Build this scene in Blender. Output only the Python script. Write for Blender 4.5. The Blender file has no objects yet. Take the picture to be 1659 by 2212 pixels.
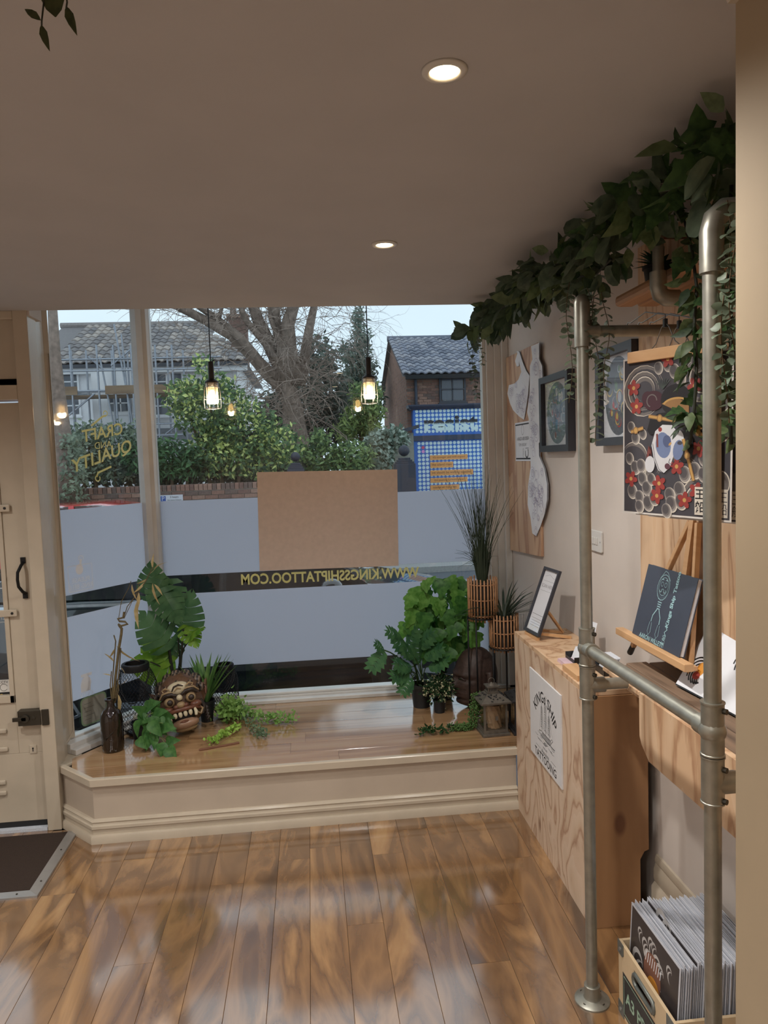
import bpy, math, random
from mathutils import Vector, Matrix, noise
V = Vector
rnd = random.Random(7)
SC = bpy.context.scene
COL = SC.collection
pi = math.pi
# ------------------------------------------------------------------ camera, sky, exposure
FPX, YAW, PITCH, ROLL, EYE = 1587.17, math.radians(5.685), math.radians(-4.146), math.radians(-1.993), 1.65
_f = V((math.sin(YAW)*math.cos(PITCH), math.cos(YAW)*math.cos(PITCH), math.sin(PITCH)))
_r = V((math.cos(YAW), -math.sin(YAW), 0)); _u = _r.cross(_f)
CR = _r*math.cos(ROLL) + _u*math.sin(ROLL); CU = -_r*math.sin(ROLL) + _u*math.cos(ROLL); CF = _f
CAM = V((0, 0, EYE))
cd = bpy.data.cameras.new('camera'); cam = bpy.data.objects.new('camera', cd); COL.objects.link(cam)
cam.matrix_world = Matrix(((CR.x, CU.x, -CF.x, 0), (CR.y, CU.y, -CF.y, 0), (CR.z, CU.z, -CF.z, EYE), (0, 0, 0, 1)))
cd.sensor_fit = 'VERTICAL'; cd.sensor_height = 36; cd.lens = FPX/2212*36; cd.clip_start = .05; cd.clip_end = 300
SC.camera = cam
wd = bpy.data.worlds.new('overcast_sky'); SC.world = wd; wd.use_nodes = True
_nt = wd.node_tree; _bg = _nt.nodes['Background']
_tc = _nt.nodes.new('ShaderNodeTexCoord'); _nz = _nt.nodes.new('ShaderNodeTexNoise'); _nz.inputs['Scale'].default_value = 2.2; _nz.inputs['Detail'].default_value = 3
_rp = _nt.nodes.new('ShaderNodeValToRGB'); _rp.color_ramp.elements[0].position = .35; _rp.color_ramp.elements[1].position = .7
_rp.color_ramp.elements[0].color = (.50, .60, .70, 1); _rp.color_ramp.elements[1].color = (.56, .66, .75, 1)
_nt.links.new(_tc.outputs['Generated'], _nz.inputs['Vector']); _nt.links.new(_nz.outputs['Fac'], _rp.inputs['Fac']); _nt.links.new(_rp.outputs['Color'], _bg.inputs['Color'])
_bg.inputs['Strength'].default_value = 1.48
SC.view_settings.view_transform = 'Standard'; SC.view_settings.look = 'None'; SC.view_settings.exposure = 0.2; SC.view_settings.gamma = 1
SC.view_settings.use_curve_mapping = False

# ------------------------------------------------------------------ helpers
def ray(px, py): return CR*((px-829.5)/FPX) - CU*((py-1106)/FPX) + CF
def at(px, py, x=None, y=None, z=None, d=None):
    r = ray(px, py)
    t = d if d is not None else (x/r.x if x is not None else y/r.y if y is not None else (z-EYE)/r.z)
    return CAM + r*t
_locs = {}
def link(o, parent=None):
    COL.objects.link(o)
    if parent is not None:
        o.parent = parent
        if parent.name in _locs: o.matrix_parent_inverse = Matrix.Translation(-_locs[parent.name])
    return o
def tag(o, label=None, cat=None, group=None, kind=None):
    if label: o['label'] = label
    if cat: o['category'] = cat
    if group: o['group'] = group
    if kind: o['kind'] = kind
    return o
def thing(name, label, cat, loc, group=None, kind=None):
    o = bpy.data.objects.new(name, None); o.empty_display_size = .05; o.location = loc; COL.objects.link(o); _locs[o.name] = V(loc)
    return tag(o, label, cat, group, kind)
class MB:
    def __init__(s): s.v = []; s.f = []; s.m = []; s.c = 0
    def add(s, vs, fs):
        o = len(s.v); s.v += [tuple(v) for v in vs]; s.f += [tuple(i+o for i in f) for f in fs]; s.m += [s.c]*len(fs); return s
    def box(s, a, b, T=None):
        vs = [V((x, y, z)) for z in (a[2], b[2]) for y in (a[1], b[1]) for x in (a[0], b[0])]
        if T: vs = [T @ v for v in vs]
        return s.add(vs, [(0,2,3,1),(4,5,7,6),(0,1,5,4),(2,6,7,3),(0,4,6,2),(1,3,7,5)])
    def bar(s, p0, p1, w, h, up=(0,0,1)):
        p0, p1 = V(p0), V(p1); d = (p1-p0).normalized(); a = d.cross(V(up)).normalized(); b = a.cross(d)
        vs = [p+a*w/2*i+b*h/2*j for p in (p0, p1) for i, j in ((-1,-1),(1,-1),(1,1),(-1,1))]
        return s.add(vs, [(3,2,1,0),(4,5,6,7),(0,1,5,4),(1,2,6,5),(2,3,7,6),(3,0,4,7)])
    def tube(s, pts, r, n=8, caps=True):
        pts = [V(p) for p in pts]; k = len(pts); R = r if isinstance(r, (list, tuple)) else [r]*k
        t0 = (pts[1]-pts[0]).normalized(); a = t0.orthogonal().normalized(); vs = []
        for i in range(k):
            t = (pts[min(i+1, k-1)]-pts[max(i-1, 0)]).normalized(); a = (a-t*a.dot(t))
            a = a.normalized() if a.length > 1e-6 else t.orthogonal().normalized(); b = t.cross(a)
            vs += [pts[i]+(a*math.cos(2*pi*j/n)+b*math.sin(2*pi*j/n))*R[i] for j in range(n)]
        fs = [(i*n+j, i*n+(j+1) % n, (i+1)*n+(j+1) % n, (i+1)*n+j) for i in range(k-1) for j in range(n)]
        if caps: fs += [tuple(range(n-1, -1, -1)), tuple(range((k-1)*n, k*n))]
        return s.add(vs, fs)
    def cyl(s, p0, p1, r0, r1=None, n=14, caps=True): return s.tube([p0, p1], [r0, r0 if r1 is None else r1], n, caps)
    def lathe(s, prof, o=(0,0,0), n=24, T=None, caps=True):
        vs = []
        for r, z in prof:
            for j in range(n):
                p = V((r*math.cos(2*pi*j/n), r*math.sin(2*pi*j/n), z)); vs.append((T @ p if T else p)+V(o))
        k = len(prof); fs = [(i*n+j, i*n+(j+1) % n, (i+1)*n+(j+1) % n, (i+1)*n+j) for i in range(k-1) for j in range(n)]
        if caps: fs += [tuple(range(n-1, -1, -1)), tuple(range((k-1)*n, k*n))]
        return s.add(vs, fs)
    def ball(s, c, r, n=12, m=8, T=None, fn=None):
        rx, ry, rz = r if isinstance(r, (tuple, list)) else (r, r, r); vs = []
        for i in range(m+1):
            th = pi*i/m
            for j in range(n):
                ph = 2*pi*j/n; p = V((rx*math.sin(th)*math.cos(ph), ry*math.sin(th)*math.sin(ph), rz*math.cos(th)))
                if fn: p = fn(p)
                vs.append((T @ p if T else p)+V(c))
        return s.add(vs, [(i*n+j, (i+1)*n+j, (i+1)*n+(j+1) % n, i*n+(j+1) % n) for i in range(m) for j in range(n)])
    def prism(s, poly, fr, t):
        n = len(poly); vs = [fr(x, y, 0) for x, y in poly]+[fr(x, y, t) for x, y in poly]
        return s.add(vs, [tuple(range(n-1, -1, -1)), tuple(range(n, 2*n))]+[(i, (i+1) % n, n+(i+1) % n, n+i) for i in range(n)])
    def mesh(s, name, mats, smooth=False, off=None):
        me = bpy.data.meshes.new(name)
        vs = s.v if off is None else [(a-off[0], b-off[1], c-off[2]) for a, b, c in s.v]
        me.from_pydata(vs, [], s.f)
        for m in (mats if isinstance(mats, (list, tuple)) else [mats]): me.materials.append(m)
        if max(s.m, default=0): me.polygons.foreach_set('material_index', s.m)
        if smooth:
            me.polygons.foreach_set('use_smooth', [True]*len(me.polygons))
            if smooth is not True: me.set_sharp_from_angle(angle=math.radians(smooth))
        return me
    def build(s, name, mats, parent=None, smooth=False, bevel=0, top=None):
        off = None
        if parent is None:
            xs, ys, zs = zip(*s.v); off = V(((min(xs)+max(xs))/2, (min(ys)+max(ys))/2, min(zs)))
        me = s.mesh(name, mats, smooth, off); o = bpy.data.objects.new(name, me)
        if off is not None: o.location = off; link(o); _locs[o.name] = V(off)
        else: link(o, parent)
        if bevel:
            b = o.modifiers.new('bevel', 'BEVEL'); b.width = bevel; b.segments = 2; b.limit_method = 'ANGLE'
        return o
def inst(me, name, M, parent=None):
    o = bpy.data.objects.new(name, me); o.matrix_basis = M; return link(o, parent)
class Fr:
    """local drawing frame: origin, x axis, y axis; third number is distance along the normal"""
    def __init__(s, o, u, v): s.o = V(o); s.u = V(u).normalized(); s.v = V(v); s.v = (s.v-s.u*s.v.dot(s.u)).normalized(); s.n = s.u.cross(s.v)
    def __call__(s, x, y, d=0): return s.o+s.u*x+s.v*y+s.n*d
    def M(s): return Matrix(((s.u.x, s.v.x, s.n.x, s.o.x), (s.u.y, s.v.y, s.n.y, s.o.y), (s.u.z, s.v.z, s.n.z, s.o.z), (0,0,0,1)))
class Art:
    """flat print: layered shapes on a frame, one mesh with a material slot per ink"""
    def __init__(s, fr, d=.0004, step=.00001): s.fr = fr; s.d = d; s.st = step; s.mb = MB(); s.mats = []
    def ink(s, m):
        if m not in s.mats: s.mats.append(m)
        s.mb.c = s.mats.index(m)
    def poly(s, pts, m):
        s.ink(m); s.d += s.st; s.mb.add([s.fr(x, y, s.d) for x, y in pts], [tuple(range(len(pts)))])
    def ell(s, cx, cy, rx, ry, m, rot=0, n=20, a0=0, a1=360):
        c, q = math.cos(math.radians(rot)), math.sin(math.radians(rot)); P = []
        for i in range(n if a1-a0 >= 360 else n+1):
            a = math.radians(a0+(a1-a0)*i/n); x, y = rx*math.cos(a), ry*math.sin(a); P.append((cx+x*c-y*q, cy+x*q+y*c))
        s.poly(P, m)
    def line(s, pts, w, m, taper=False):
        s.ink(m); s.d += s.st; n = len(pts); vs = []
        for i in range(n):
            a, b = pts[max(i-1, 0)], pts[min(i+1, n-1)]; dx, dy = b[0]-a[0], b[1]-a[1]; L = math.hypot(dx, dy) or 1
            h = w/2*(1 if not taper else max(.12, math.sin(pi*i/(n-1)))); vs += [s.fr(pts[i][0]-dy/L*h, pts[i][1]+dx/L*h, s.d), s.fr(pts[i][0]+dy/L*h, pts[i][1]-dx/L*h, s.d)]
        s.mb.add(vs, [(2*i, 2*i+1, 2*i+3, 2*i+2) for i in range(n-1)])
    def arc(s, cx, cy, r, a0, a1, w, m, n=16, ry=None, taper=False):
        s.line([(cx+r*math.cos(math.radians(a0+(a1-a0)*i/n)), cy+(ry or r)*math.sin(math.radians(a0+(a1-a0)*i/n))) for i in range(n+1)], w, m, taper)
    def flower(s, cx, cy, r, mp, mc, n=5, rot=0):
        for k in range(n):
            a = 2*pi*k/n+rot; s.ell(cx+r*.58*math.cos(a), cy+r*.58*math.sin(a), r*.45, r*.33, mp, math.degrees(a), 10)
        s.ell(cx, cy, r*.25, r*.25, mc, n=10)
    def rect(s, x0, y0, x1, y1, m): s.poly([(x0, y0), (x1, y0), (x1, y1), (x0, y1)], m)
    def text(s, st, x, y, size, m, rot=0, mirror=False, align='CENTER', sx=1, bold=0, warp=None):
        s.ink(m); s.d += s.st
        cu = bpy.data.curves.new('t', 'FONT'); cu.body = st; cu.size = size; cu.align_x = align; cu.align_y = 'CENTER'; cu.resolution_u = 3; cu.offset = bold
        ob = bpy.data.objects.new('t', cu); me = bpy.data.meshes.new_from_object(ob); c, q = math.cos(math.radians(rot)), math.sin(math.radians(rot)); vs = []
        for v in me.vertices:
            a, b = v.co.x*sx*(-1 if mirror else 1), v.co.y
            if warp: a, b = warp(a, b)
            vs.append(s.fr(x+a*c-b*q, y+a*q+b*c, s.d))
        s.mb.add(vs, [tuple(p.vertices) for p in me.polygons]); bpy.data.objects.remove(ob); bpy.data.meshes.remove(me); bpy.data.curves.remove(cu)
    def build(s, name, parent): return s.mb.build(name, s.mats, parent)

# ------------------------------------------------------------------ materials
def lin(c): return tuple(((x/255)/12.92 if x/255 <= .04045 else ((x/255+.055)/1.055)**2.4) for x in c)
_mc = {}
class NT:
    def __init__(s, name):
        s.m = bpy.data.materials.new(name); s.m.use_nodes = True; s.t = s.m.node_tree; s.b = s.t.nodes['Principled BSDF']; s.out = s.t.nodes['Material Output']
    def n(s, ty, **k):
        x = s.t.nodes.new('ShaderNode'+ty)
        for a, b in k.items():
            if hasattr(x, a): setattr(x, a, b)
            else: x.inputs[a].default_value = b
        return x
    def l(s, a, b): s.t.links.new(a, b)
    def ramp(s, fac, cols):
        r = s.n('ValToRGB'); e = r.color_ramp.elements
        while len(e) < len(cols): e.new(.5)
        for i, (p, c) in enumerate(cols): e[i].position = p; e[i].color = (*c, 1)
        s.l(fac, r.inputs['Fac']); return r.outputs['Color']
    def bump(s, h, strength, dist=.01):
        b = s.n('Bump'); b.inputs['Strength'].default_value = strength; b.inputs['Distance'].default_value = dist; s.l(h, b.inputs['Height']); s.l(b.outputs['Normal'], s.b.inputs['Normal'])
    def coord(s, scale=(1,1,1), kind='Object', rnd=False):
        tc = s.n('TexCoord'); mp = s.n('Mapping'); mp.inputs['Scale'].default_value = scale; s.l(tc.outputs[kind], mp.inputs['Vector'])
        if rnd:
            oi = s.n('ObjectInfo'); mu = s.n('Math', operation='MULTIPLY'); mu.inputs[1].default_value = 37.; s.l(oi.outputs['Random'], mu.inputs[0])
            cx = s.n('CombineXYZ'); [s.l(mu.outputs[0], cx.inputs[i]) for i in range(3)]; s.l(cx.outputs[0], mp.inputs['Location'])
        return mp.outputs['Vector']
def mat(name, c, rough=.6, metal=0, var=.12, scale=18, bump=0, spec=.5, emit=0, trans=0, sss=0, alpha=1, coat=0):
    """plain procedural material: base colour with noise variation, optional bump, emission"""
    if name in _mc: return _mc[name]
    q = NT(name); b = q.b; c = lin(c); b.inputs['Roughness'].default_value = rough; b.inputs['Metallic'].default_value = metal
    b.inputs['Specular IOR Level'].default_value = spec; b.inputs['Transmission Weight'].default_value = trans; b.inputs['Coat Weight'].default_value = coat
    nz = q.n('TexNoise'); nz.inputs['Scale'].default_value = scale; nz.inputs['Detail'].default_value = 4; q.l(q.coord(), nz.inputs['Vector'])
    q.l(q.ramp(nz.outputs['Fac'], [(.3, tuple(x*(1-var) for x in c)), (.7, tuple(min(1, x*(1+var)) for x in c))]), b.inputs['Base Color'])
    if bump: q.bump(nz.outputs['Fac'], bump)
    if emit: b.inputs['Emission Color'].default_value = (*c, 1); b.inputs['Emission Strength'].default_value = emit
    _mc[name] = q.m; return q.m
def leafmat(name, c, c2, rough=.45, transl=.35):
    if name in _mc: return _mc[name]
    q = NT(name); q.b.inputs['Roughness'].default_value = rough; q.b.inputs['Specular IOR Level'].default_value = .35
    nz = q.n('TexNoise'); nz.inputs['Scale'].default_value = 3.5; q.l(q.coord(rnd=True), nz.inputs['Vector'])
    col = q.ramp(nz.outputs['Fac'], [(.35, lin(c)), (.65, lin(c2))]); q.l(col, q.b.inputs['Base Color'])
    tr = q.n('BsdfTranslucent'); q.l(col, tr.inputs['Color']); mx = q.n('MixShader'); mx.inputs[0].default_value = transl
    q.l(q.b.outputs[0], mx.inputs[1]); q.l(tr.outputs[0], mx.inputs[2]); q.l(mx.outputs[0], q.out.inputs['Surface']); _mc[name] = q.m; return q.m
def glassmat(name, tint=(1,1,1), refl=.05, dirt=0):
    if name in _mc: return _mc[name]
    q = NT(name); t = q.n('BsdfTransparent'); t.inputs['Color'].default_value = (*tint, 1); g = q.n('BsdfGlossy'); g.inputs['Roughness'].default_value = .01
    lw = q.n('LayerWeight'); lw.inputs['Blend'].default_value = .5; pw = q.n('Math', operation='POWER'); q.l(lw.outputs['Facing'], pw.inputs[0]); pw.inputs[1].default_value = 4.
    ad = q.n('Math', operation='MULTIPLY_ADD'); q.l(pw.outputs[0], ad.inputs[0]); ad.inputs[1].default_value = .7; ad.inputs[2].default_value = refl
    mx = q.n('MixShader'); q.l(ad.outputs[0], mx.inputs[0]); q.l(t.outputs[0], mx.inputs[1]); q.l(g.outputs[0], mx.inputs[2]); q.l(mx.outputs[0], q.out.inputs['Surface']); _mc[name] = q.m; return q.m
def woodmat(name, cols, axis=0, stretch=9, scale=5, rough=.35, ringy=0, bump=.05, rndm=True, knots=False, coat=0, contrast=None):
    """wood: noise stretched along one axis; ringy>0 adds contour rings as on rotary-cut ply"""
    if name in _mc: return _mc[name]
    q = NT(name); q.b.inputs['Roughness'].default_value = rough; q.b.inputs['Coat Weight'].default_value = coat; q.b.inputs['Coat Roughness'].default_value = .1; q.b.inputs['Coat IOR'].default_value = 2.2 if coat > .5 else 1.5
    sc = [scale*1.]*3; sc[axis] = scale/stretch; co = q.coord(tuple(sc), rnd=rndm)
    nz = q.n('TexNoise'); nz.inputs['Scale'].default_value = 1.; nz.inputs['Detail'].default_value = 2 if ringy else 5; nz.inputs['Distortion'].default_value = 1.1 if not ringy else .6; q.l(co, nz.inputs['Vector'])
    fac = nz.outputs['Fac']
    if ringy:
        mu = q.n('Math', operation='MULTIPLY'); q.l(fac, mu.inputs[0]); mu.inputs[1].default_value = ringy
        fr = q.n('Math', operation='FRACT'); q.l(mu.outputs[0], fr.inputs[0]); nf = q.n('TexNoise'); nf.inputs['Scale'].default_value = 14.; nf.inputs['Detail'].default_value = 3; q.l(co, nf.inputs['Vector'])
        ma = q.n('Math', operation='MULTIPLY_ADD'); q.l(nf.outputs['Fac'], ma.inputs[0]); ma.inputs[1].default_value = .35; q.l(fr.outputs[0], ma.inputs[2]); fac = ma.outputs[0]
    n = len(cols); col = q.ramp(fac, [((.28+.44*i/(n-1)) if not ringy else (.12+1.05*(i/(n-1))**.6)*.85, lin(c)) for i, c in enumerate(cols)])
    if knots:
        sk = [4.2]*3; sk[axis] = 2.2; vo = q.n('TexVoronoi'); vo.inputs['Scale'].default_value = 1.; vo.inputs['Randomness'].default_value = .9; q.l(q.coord(tuple(sk), rnd=rndm), vo.inputs['Vector'])
        lt = q.n('MapRange'); lt.inputs['From Min'].default_value = .07; lt.inputs['From Max'].default_value = .12; lt.inputs['To Min'].default_value = 1; lt.inputs['To Max'].default_value = 0; q.l(vo.outputs['Distance'], lt.inputs['Value'])
        mx = q.n('Mix', data_type='RGBA'); q.l(lt.outputs[0], mx.inputs[0]); q.l(col, mx.inputs[6]); mx.inputs[7].default_value = (*lin((112, 74, 50)), 1); col = mx.outputs[2]
    q.l(col, q.b.inputs['Base Color'])
    if bump: q.bump(fac, bump, .002)
    _mc[name] = q.m; return q.m

# ------------------------------------------------------------------ palette
CREAM = mat('cream_paint', (184, 170, 154), .45, var=.05, scale=6, bump=.04)
CREAMG = mat('cream_gloss_paint', (188, 176, 158), .22, var=.05, scale=9, bump=.05)
WHITEP = mat('white_window_paint', (205, 203, 200), .3, var=.05, scale=10, bump=.03)
MAGN = mat('magnolia_wall_paint', (200, 190, 182), .8, var=.04, scale=5, bump=.06)
CEILM = mat('ceiling_paint', (176, 173, 172), .85, var=.03, scale=4, bump=.05)
BLACK = mat('black_plastic', (24, 25, 28), .4, var=.2)
IRON = mat('black_iron', (20, 21, 24), .45, metal=.4, var=.2)
GLASS = glassmat('window_glass', (.96, .98, .97), .045)
FLOORW = woodmat('walnut_laminate', [(66, 46, 32), (100, 72, 48), (140, 104, 68), (108, 78, 52), (156, 118, 78), (176, 138, 94)], axis=1, stretch=4.5, scale=4.6, rough=.22, bump=.02, coat=1.)
DECKW = woodmat('oak_laminate', [(136, 102, 70), (168, 132, 96), (182, 150, 112)], axis=0, stretch=14, scale=14, rough=.16, bump=.03, coat=.8)
PLY = woodmat('pine_plywood', [(210, 186, 164), (204, 180, 156), (198, 172, 146), (168, 134, 110), (204, 178, 154)], axis=2, stretch=2.2, scale=3.2, rough=.55, ringy=11, bump=.02, rndm=False, knots=True)
PLYH = woodmat('pine_plywood_panel', [(212, 182, 150), (206, 174, 142), (198, 164, 130), (172, 132, 100), (206, 172, 138)], axis=2, stretch=6, scale=6, rough=.55, ringy=7, bump=.02, rndm=False, knots=False)
PLYE = woodmat('ply_end_panel', [(142, 104, 70), (158, 118, 82), (134, 96, 62)], axis=2, stretch=6, scale=5, rough=.5, ringy=0, bump=.02, knots=True, rndm=False)
GALV = mat('galvanised_steel', (154, 152, 142), .38, metal=.75, var=.14, scale=30, bump=.04)

XW, YD, ZC, YG, ZP = 1.15, 3.41, 2.35, 4.2, .286      # right wall, door wall, ceiling, window glass, platform top
def sweep(mb, path, prof):
    """extrude an (out, z) profile along an xy path; out is to the right of travel"""
    P = [V((p[0], p[1])) for p in path]; n = len(P); k = len(prof); vs = []
    for i in range(n):
        d0 = (P[i]-P[max(i-1, 0)]) if i else (P[1]-P[0]); d1 = (P[min(i+1, n-1)]-P[i]) if i < n-1 else d0
        n0 = V((d0.y, -d0.x)).normalized(); n1 = V((d1.y, -d1.x)).normalized(); m = (n0+n1).normalized(); m = m/max(.3, m.dot(n0))
        vs += [(P[i].x+m.x*o, P[i].y+m.y*o, z) for o, z in prof]
    fs = [(i*k+j, (i+1)*k+j, (i+1)*k+(j+1) % k, i*k+(j+1) % k) for i in range(n-1) for j in range(k)]
    return mb.add(vs, fs+[tuple(range(k)), tuple(range((n-1)*k+k-1, (n-1)*k-1, -1))])
def struct(name, mb, m, parent=None, **k):
    o = mb.build(name, m, parent, **k)
    if parent is None: tag(o, kind='structure')
    return o

# ------------------------------------------------------------------ floor with single planks
fl = struct('floor', MB().box((-2.7, -3.6, -.06), (1.25, YD+.05, -.009)), mat('underlay', (40, 30, 22), .9))
PW = .1303
def plank_mesh(w, L, th, ax, m, cuts=(0, 0)):
    c = .0008; prof = [(0, -th), (w, -th), (w, -c), (w-c, 0), (c, 0), (0, -c)]; mb = MB()
    if ax == 1: vs = [(x, y, z) for y in (0, L) for x, z in prof]; fs = [tuple(range(6)), tuple(range(11, 5, -1))]+[(i, 6+i, 6+(i+1) % 6, (i+1) % 6) for i in range(6)]
    else:
        vs = [(cuts[0]*y/w, y, z) for y, z in prof]+[(L+cuts[1]*y/w, y, z) for y, z in prof]; fs = [tuple(range(5, -1, -1)), tuple(range(6, 12))]+[((i+1) % 6, 6+(i+1) % 6, 6+i, i) for i in range(6)]
    mb.add(vs, fs); return mb.mesh('floor_plank', m)
pr = random.Random(3); gap = .0009; fl0 = V(_locs[fl.name])
for k in range(-20, 10):
    x = -.064+PW*k
    if x+PW < -2.65 or x > 1.15: continue
    y = -3.5-pr.random()*1.1; ymax = 3.30 if x > -.95 else 3.4 if x > -1.3 else YD
    while y < ymax:
        L = 1.215; y0, y1 = max(y, -3.5), min(y+L, ymax)
        if y1-y0 > .05: inst(plank_mesh(PW-gap, y1-y0-gap, .0085, 1, FLOORW), 'floor_plank', Matrix.Translation((x, y0, 0)), fl)
        y += L

# ------------------------------------------------------------------ shell
struct('ceiling', MB().box((-2.7, -3.6, ZC), (1.35, YD, ZC+.12)), CEILM)
bm = MB().box((-2.7, YD-.04, ZC+.12), (1.35, YD, 2.95)); bm.box((-2.7, YD, 2.83), (1.35, 4.5, 2.95)); struct('trim_1', bm, CEILM)     # drop above the bay and bay ceiling
struct('wall_right', MB().box((XW, .2, -.06), (XW+.15, 4.35, 2.95)), MAGN)
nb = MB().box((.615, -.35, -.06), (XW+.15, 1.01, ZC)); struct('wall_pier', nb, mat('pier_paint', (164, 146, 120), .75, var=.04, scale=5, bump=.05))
struct('trim_2', sweep(MB(), [(.615, -.3), (.615, 1.01)][::-1], [(0, 2.262), (.012, 2.262), (.03, 2.30), (.03, 2.315), (0, 2.315)]), CREAMG)
bw = MB().box((-2.85, -3.75, -.06), (1.4, -3.6, 2.5)); struct('wall_back', bw, MAGN)
struct('wall_left', MB().box((-2.85, -3.6, -.06), (-2.7, YD+.15, 2.95)), MAGN)
struct('wall_side', MB().box((1.25, -3.6, -.06), (1.4, .2, 2.5)), MAGN)
# door wall: strip left of the door, transom above, post right of the door
dx0, dx1 = -2.05, -1.262
wf = MB().box((-2.7, YD, -.06), (dx0-.07, YD+.15, 2.9)); wf.box((dx0-.07, YD, 2.33), (-1.19, YD+.15, 2.9)); struct('wall_front', wf, MAGN)
post = MB().box((dx1, YD-.005, 0), (-1.2, YD+.1, 2.9)); post.box((-1.262, YD+.1, 0), (-1.222, 3.665, 2.9))
post.add([(-1.2, YD-.005, 0), (-1.218, 3.66, 0), (-1.25, 3.66, 0), (-1.25, YD, 0), (-1.2, YD-.005, 2.9), (-1.218, 3.66, 2.9), (-1.25, 3.66, 2.9), (-1.25, YD, 2.9)], [(0,1,5,4), (3,2,1,0), (4,5,6,7), (1,2,6,5), (2,3,7,6), (3,0,4,7)])
struct('trim_3', post, CREAMG, bevel=.003)
lining = MB().box((dx0-.07, YD-.005, 0), (dx0, YD+.1, 2.34)); lining.box((dx0, YD-.005, 1.965), (dx1, YD+.09, 2.03)); lining.box((dx0, YD-.005, 2.315), (dx1, YD+.1, 2.35))
struct('trim_4', lining, CREAMG, bevel=.003)
cable = [(-1.228, 3.5, .31), (-1.222, 3.52, .335), (-1.21, 3.6, .35), (-1.2, 3.655, .38), (-1.2, 3.655, 1.0), (-1.2, 3.655, 2.2)]
tag(MB().tube(cable, .0025, 6).build('bell_cable', CREAMG, smooth=True), 'thin cream cable running up the painted post beside the window', 'cable')

# ------------------------------------------------------------------ platform under the window
plat = thing('window_platform', 'raised window platform with glossy oak boards and cream panelled front', 'platform', (0, 3.7, 0))
front = [(-1.21, 3.455), (-1.01, 3.255), (.905, 3.255)]
sweep_f = MB(); sweep(sweep_f, [(p[0], p[1]+.012) for p in front], [(0, 0), (0, .262), (-.02, .262), (-.02, 0)]); sweep_f.build('fascia', CREAM, plat)
sk = MB(); sweep(sk, [(p[0], p[1]+.012) for p in front], [(0, 0), (.028, 0), (.028, .028), (.024, .036), (.013, .037), (.013, .058), (.020, .064), (.020, .076), (.014, .08), (.012, .088), (.016, .094), (.010, .103), (0, .104)]); sk.build('skirting', CREAMG, plat, smooth=40)
ns = MB(); sweep(ns, front, [(-.012, .258), (.010, .258), (.010, .287), (.006, .2915), (-.012, .2915)]); ns.build('nosing', CREAMG, plat, smooth=40)
sub = MB().prism([(-1.2, 3.46), (-1.0, 3.27), (XW, 3.27), (XW, 4.2), (-.9, 4.2), (-1.24, 3.7)], Fr((0, 0, .25), (1, 0, 0), (0, 1, 0)), .0265); sub.build('deck_base', mat('underlay', (40, 30, 22)), plat)
MB().prism([(-1.235, 3.44), (-1.19, 3.435), (-1.13, 3.5), (-1.15, 3.6), (-1.2, 3.62), (-1.24, 3.6)], Fr((0, 0, .255), (1, 0, 0), (0, 1, 0)), .0305).build('corner_piece', CREAMG, plat)
def deck_xmin(y): return -1.005-(y-3.262) if y < 3.45 else -1.205+(y-3.47)*.66 if y > 3.47 else -1.2
DW = .129; y = 3.262; r = 0
while y < 4.15:
    w = min(DW, 4.15-y); xm0, xm1 = deck_xmin(y), deck_xmin(y+w); xr = XW; x = min(xm0, xm1)-pr.random()*.5; first = True; xl = xm0
    ends = []; e = xl+.35+pr.random()*.8
    while e < xr-.15: ends.append(e); e += 1.2
    ends.append(xr)
    for e in ends:
        inst(plank_mesh(w-gap, e-xl-gap, .0085, 0, DECKW, cuts=((xm1-xm0) if first else 0, 0)), 'deck_plank', Matrix.Translation((xl, y, ZP)), plat); first = False; xl = e
    y += DW; r += 1

# ------------------------------------------------------------------ windows
FILM = NT('frosted_film'); _t = FILM.n('BsdfTranslucent'); _t.inputs['Color'].default_value = (.80, .79, .83, 1); FILM.b.inputs['Base Color'].default_value = (.5, .52, .6, 1); FILM.b.inputs['Roughness'].default_value = .5
_n = FILM.n('TexNoise'); _n.inputs['Scale'].default_value = 900.; FILM.l(FILM.coord(), _n.inputs['Vector']); FILM.bump(_n.outputs['Fac'], .05, .001)
_m = FILM.n('MixShader'); _m.inputs[0].default_value = .86; FILM.l(FILM.b.outputs[0], _m.inputs[1]); FILM.l(_t.outputs[0], _m.inputs[2]); FILM.l(_m.outputs[0], FILM.out.inputs['Surface']); FILM = FILM.m
GOLD = leafmat('gold_lettering', (214, 196, 120), (226, 208, 140), .4, .55)
ETCH = leafmat('white_vinyl', (240, 242, 246), (246, 248, 250), .5, .15)
xr = 1.012
w1 = MB().box((-.87, YG-.03, .286), (XW, YG+.06, .318)); w1.box((-.87, YG-.075, .286), (XW, YG-.03, .306)); w1.box((-.87, YG-.02, .318), (xr, YG+.05, .332)); w1.box((-.87, YG-.03, 2.72), (XW, YG+.06, 2.83))
window1 = struct('window_1', w1, WHITEP, bevel=.003)
j = MB().box((xr, YG-.012, .3), (xr+.02, YG+.05, 2.8)); j.box((xr+.02, YG-.035, .3), (xr+.062, YG+.05, 2.8)); j.build('jamb', WHITEP, window1, bevel=.002)
j = MB().box((xr+.062, YG-.05, .286), (xr+.102, YG+.05, 2.8)); j.box((xr+.10, YG-.075, .286), (XW, YG+.05, 2.8)); j.build('jamb', WHITEP, window1, bevel=.004)
MB().box((-.86, YG, .325), (xr+.005, YG+.006, 2.75)).build('pane', GLASS, window1)
def film_split(z0, z1, x0, x1, n): MB().box((x0, YG-.0016, z0), (x1, YG-.0003, z1)).build('frosted_film', FILM, window1)
film_split(1.036, 1.456, -.835, xr, 1); film_split(.504, .930, -.835, xr, 1)
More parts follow.
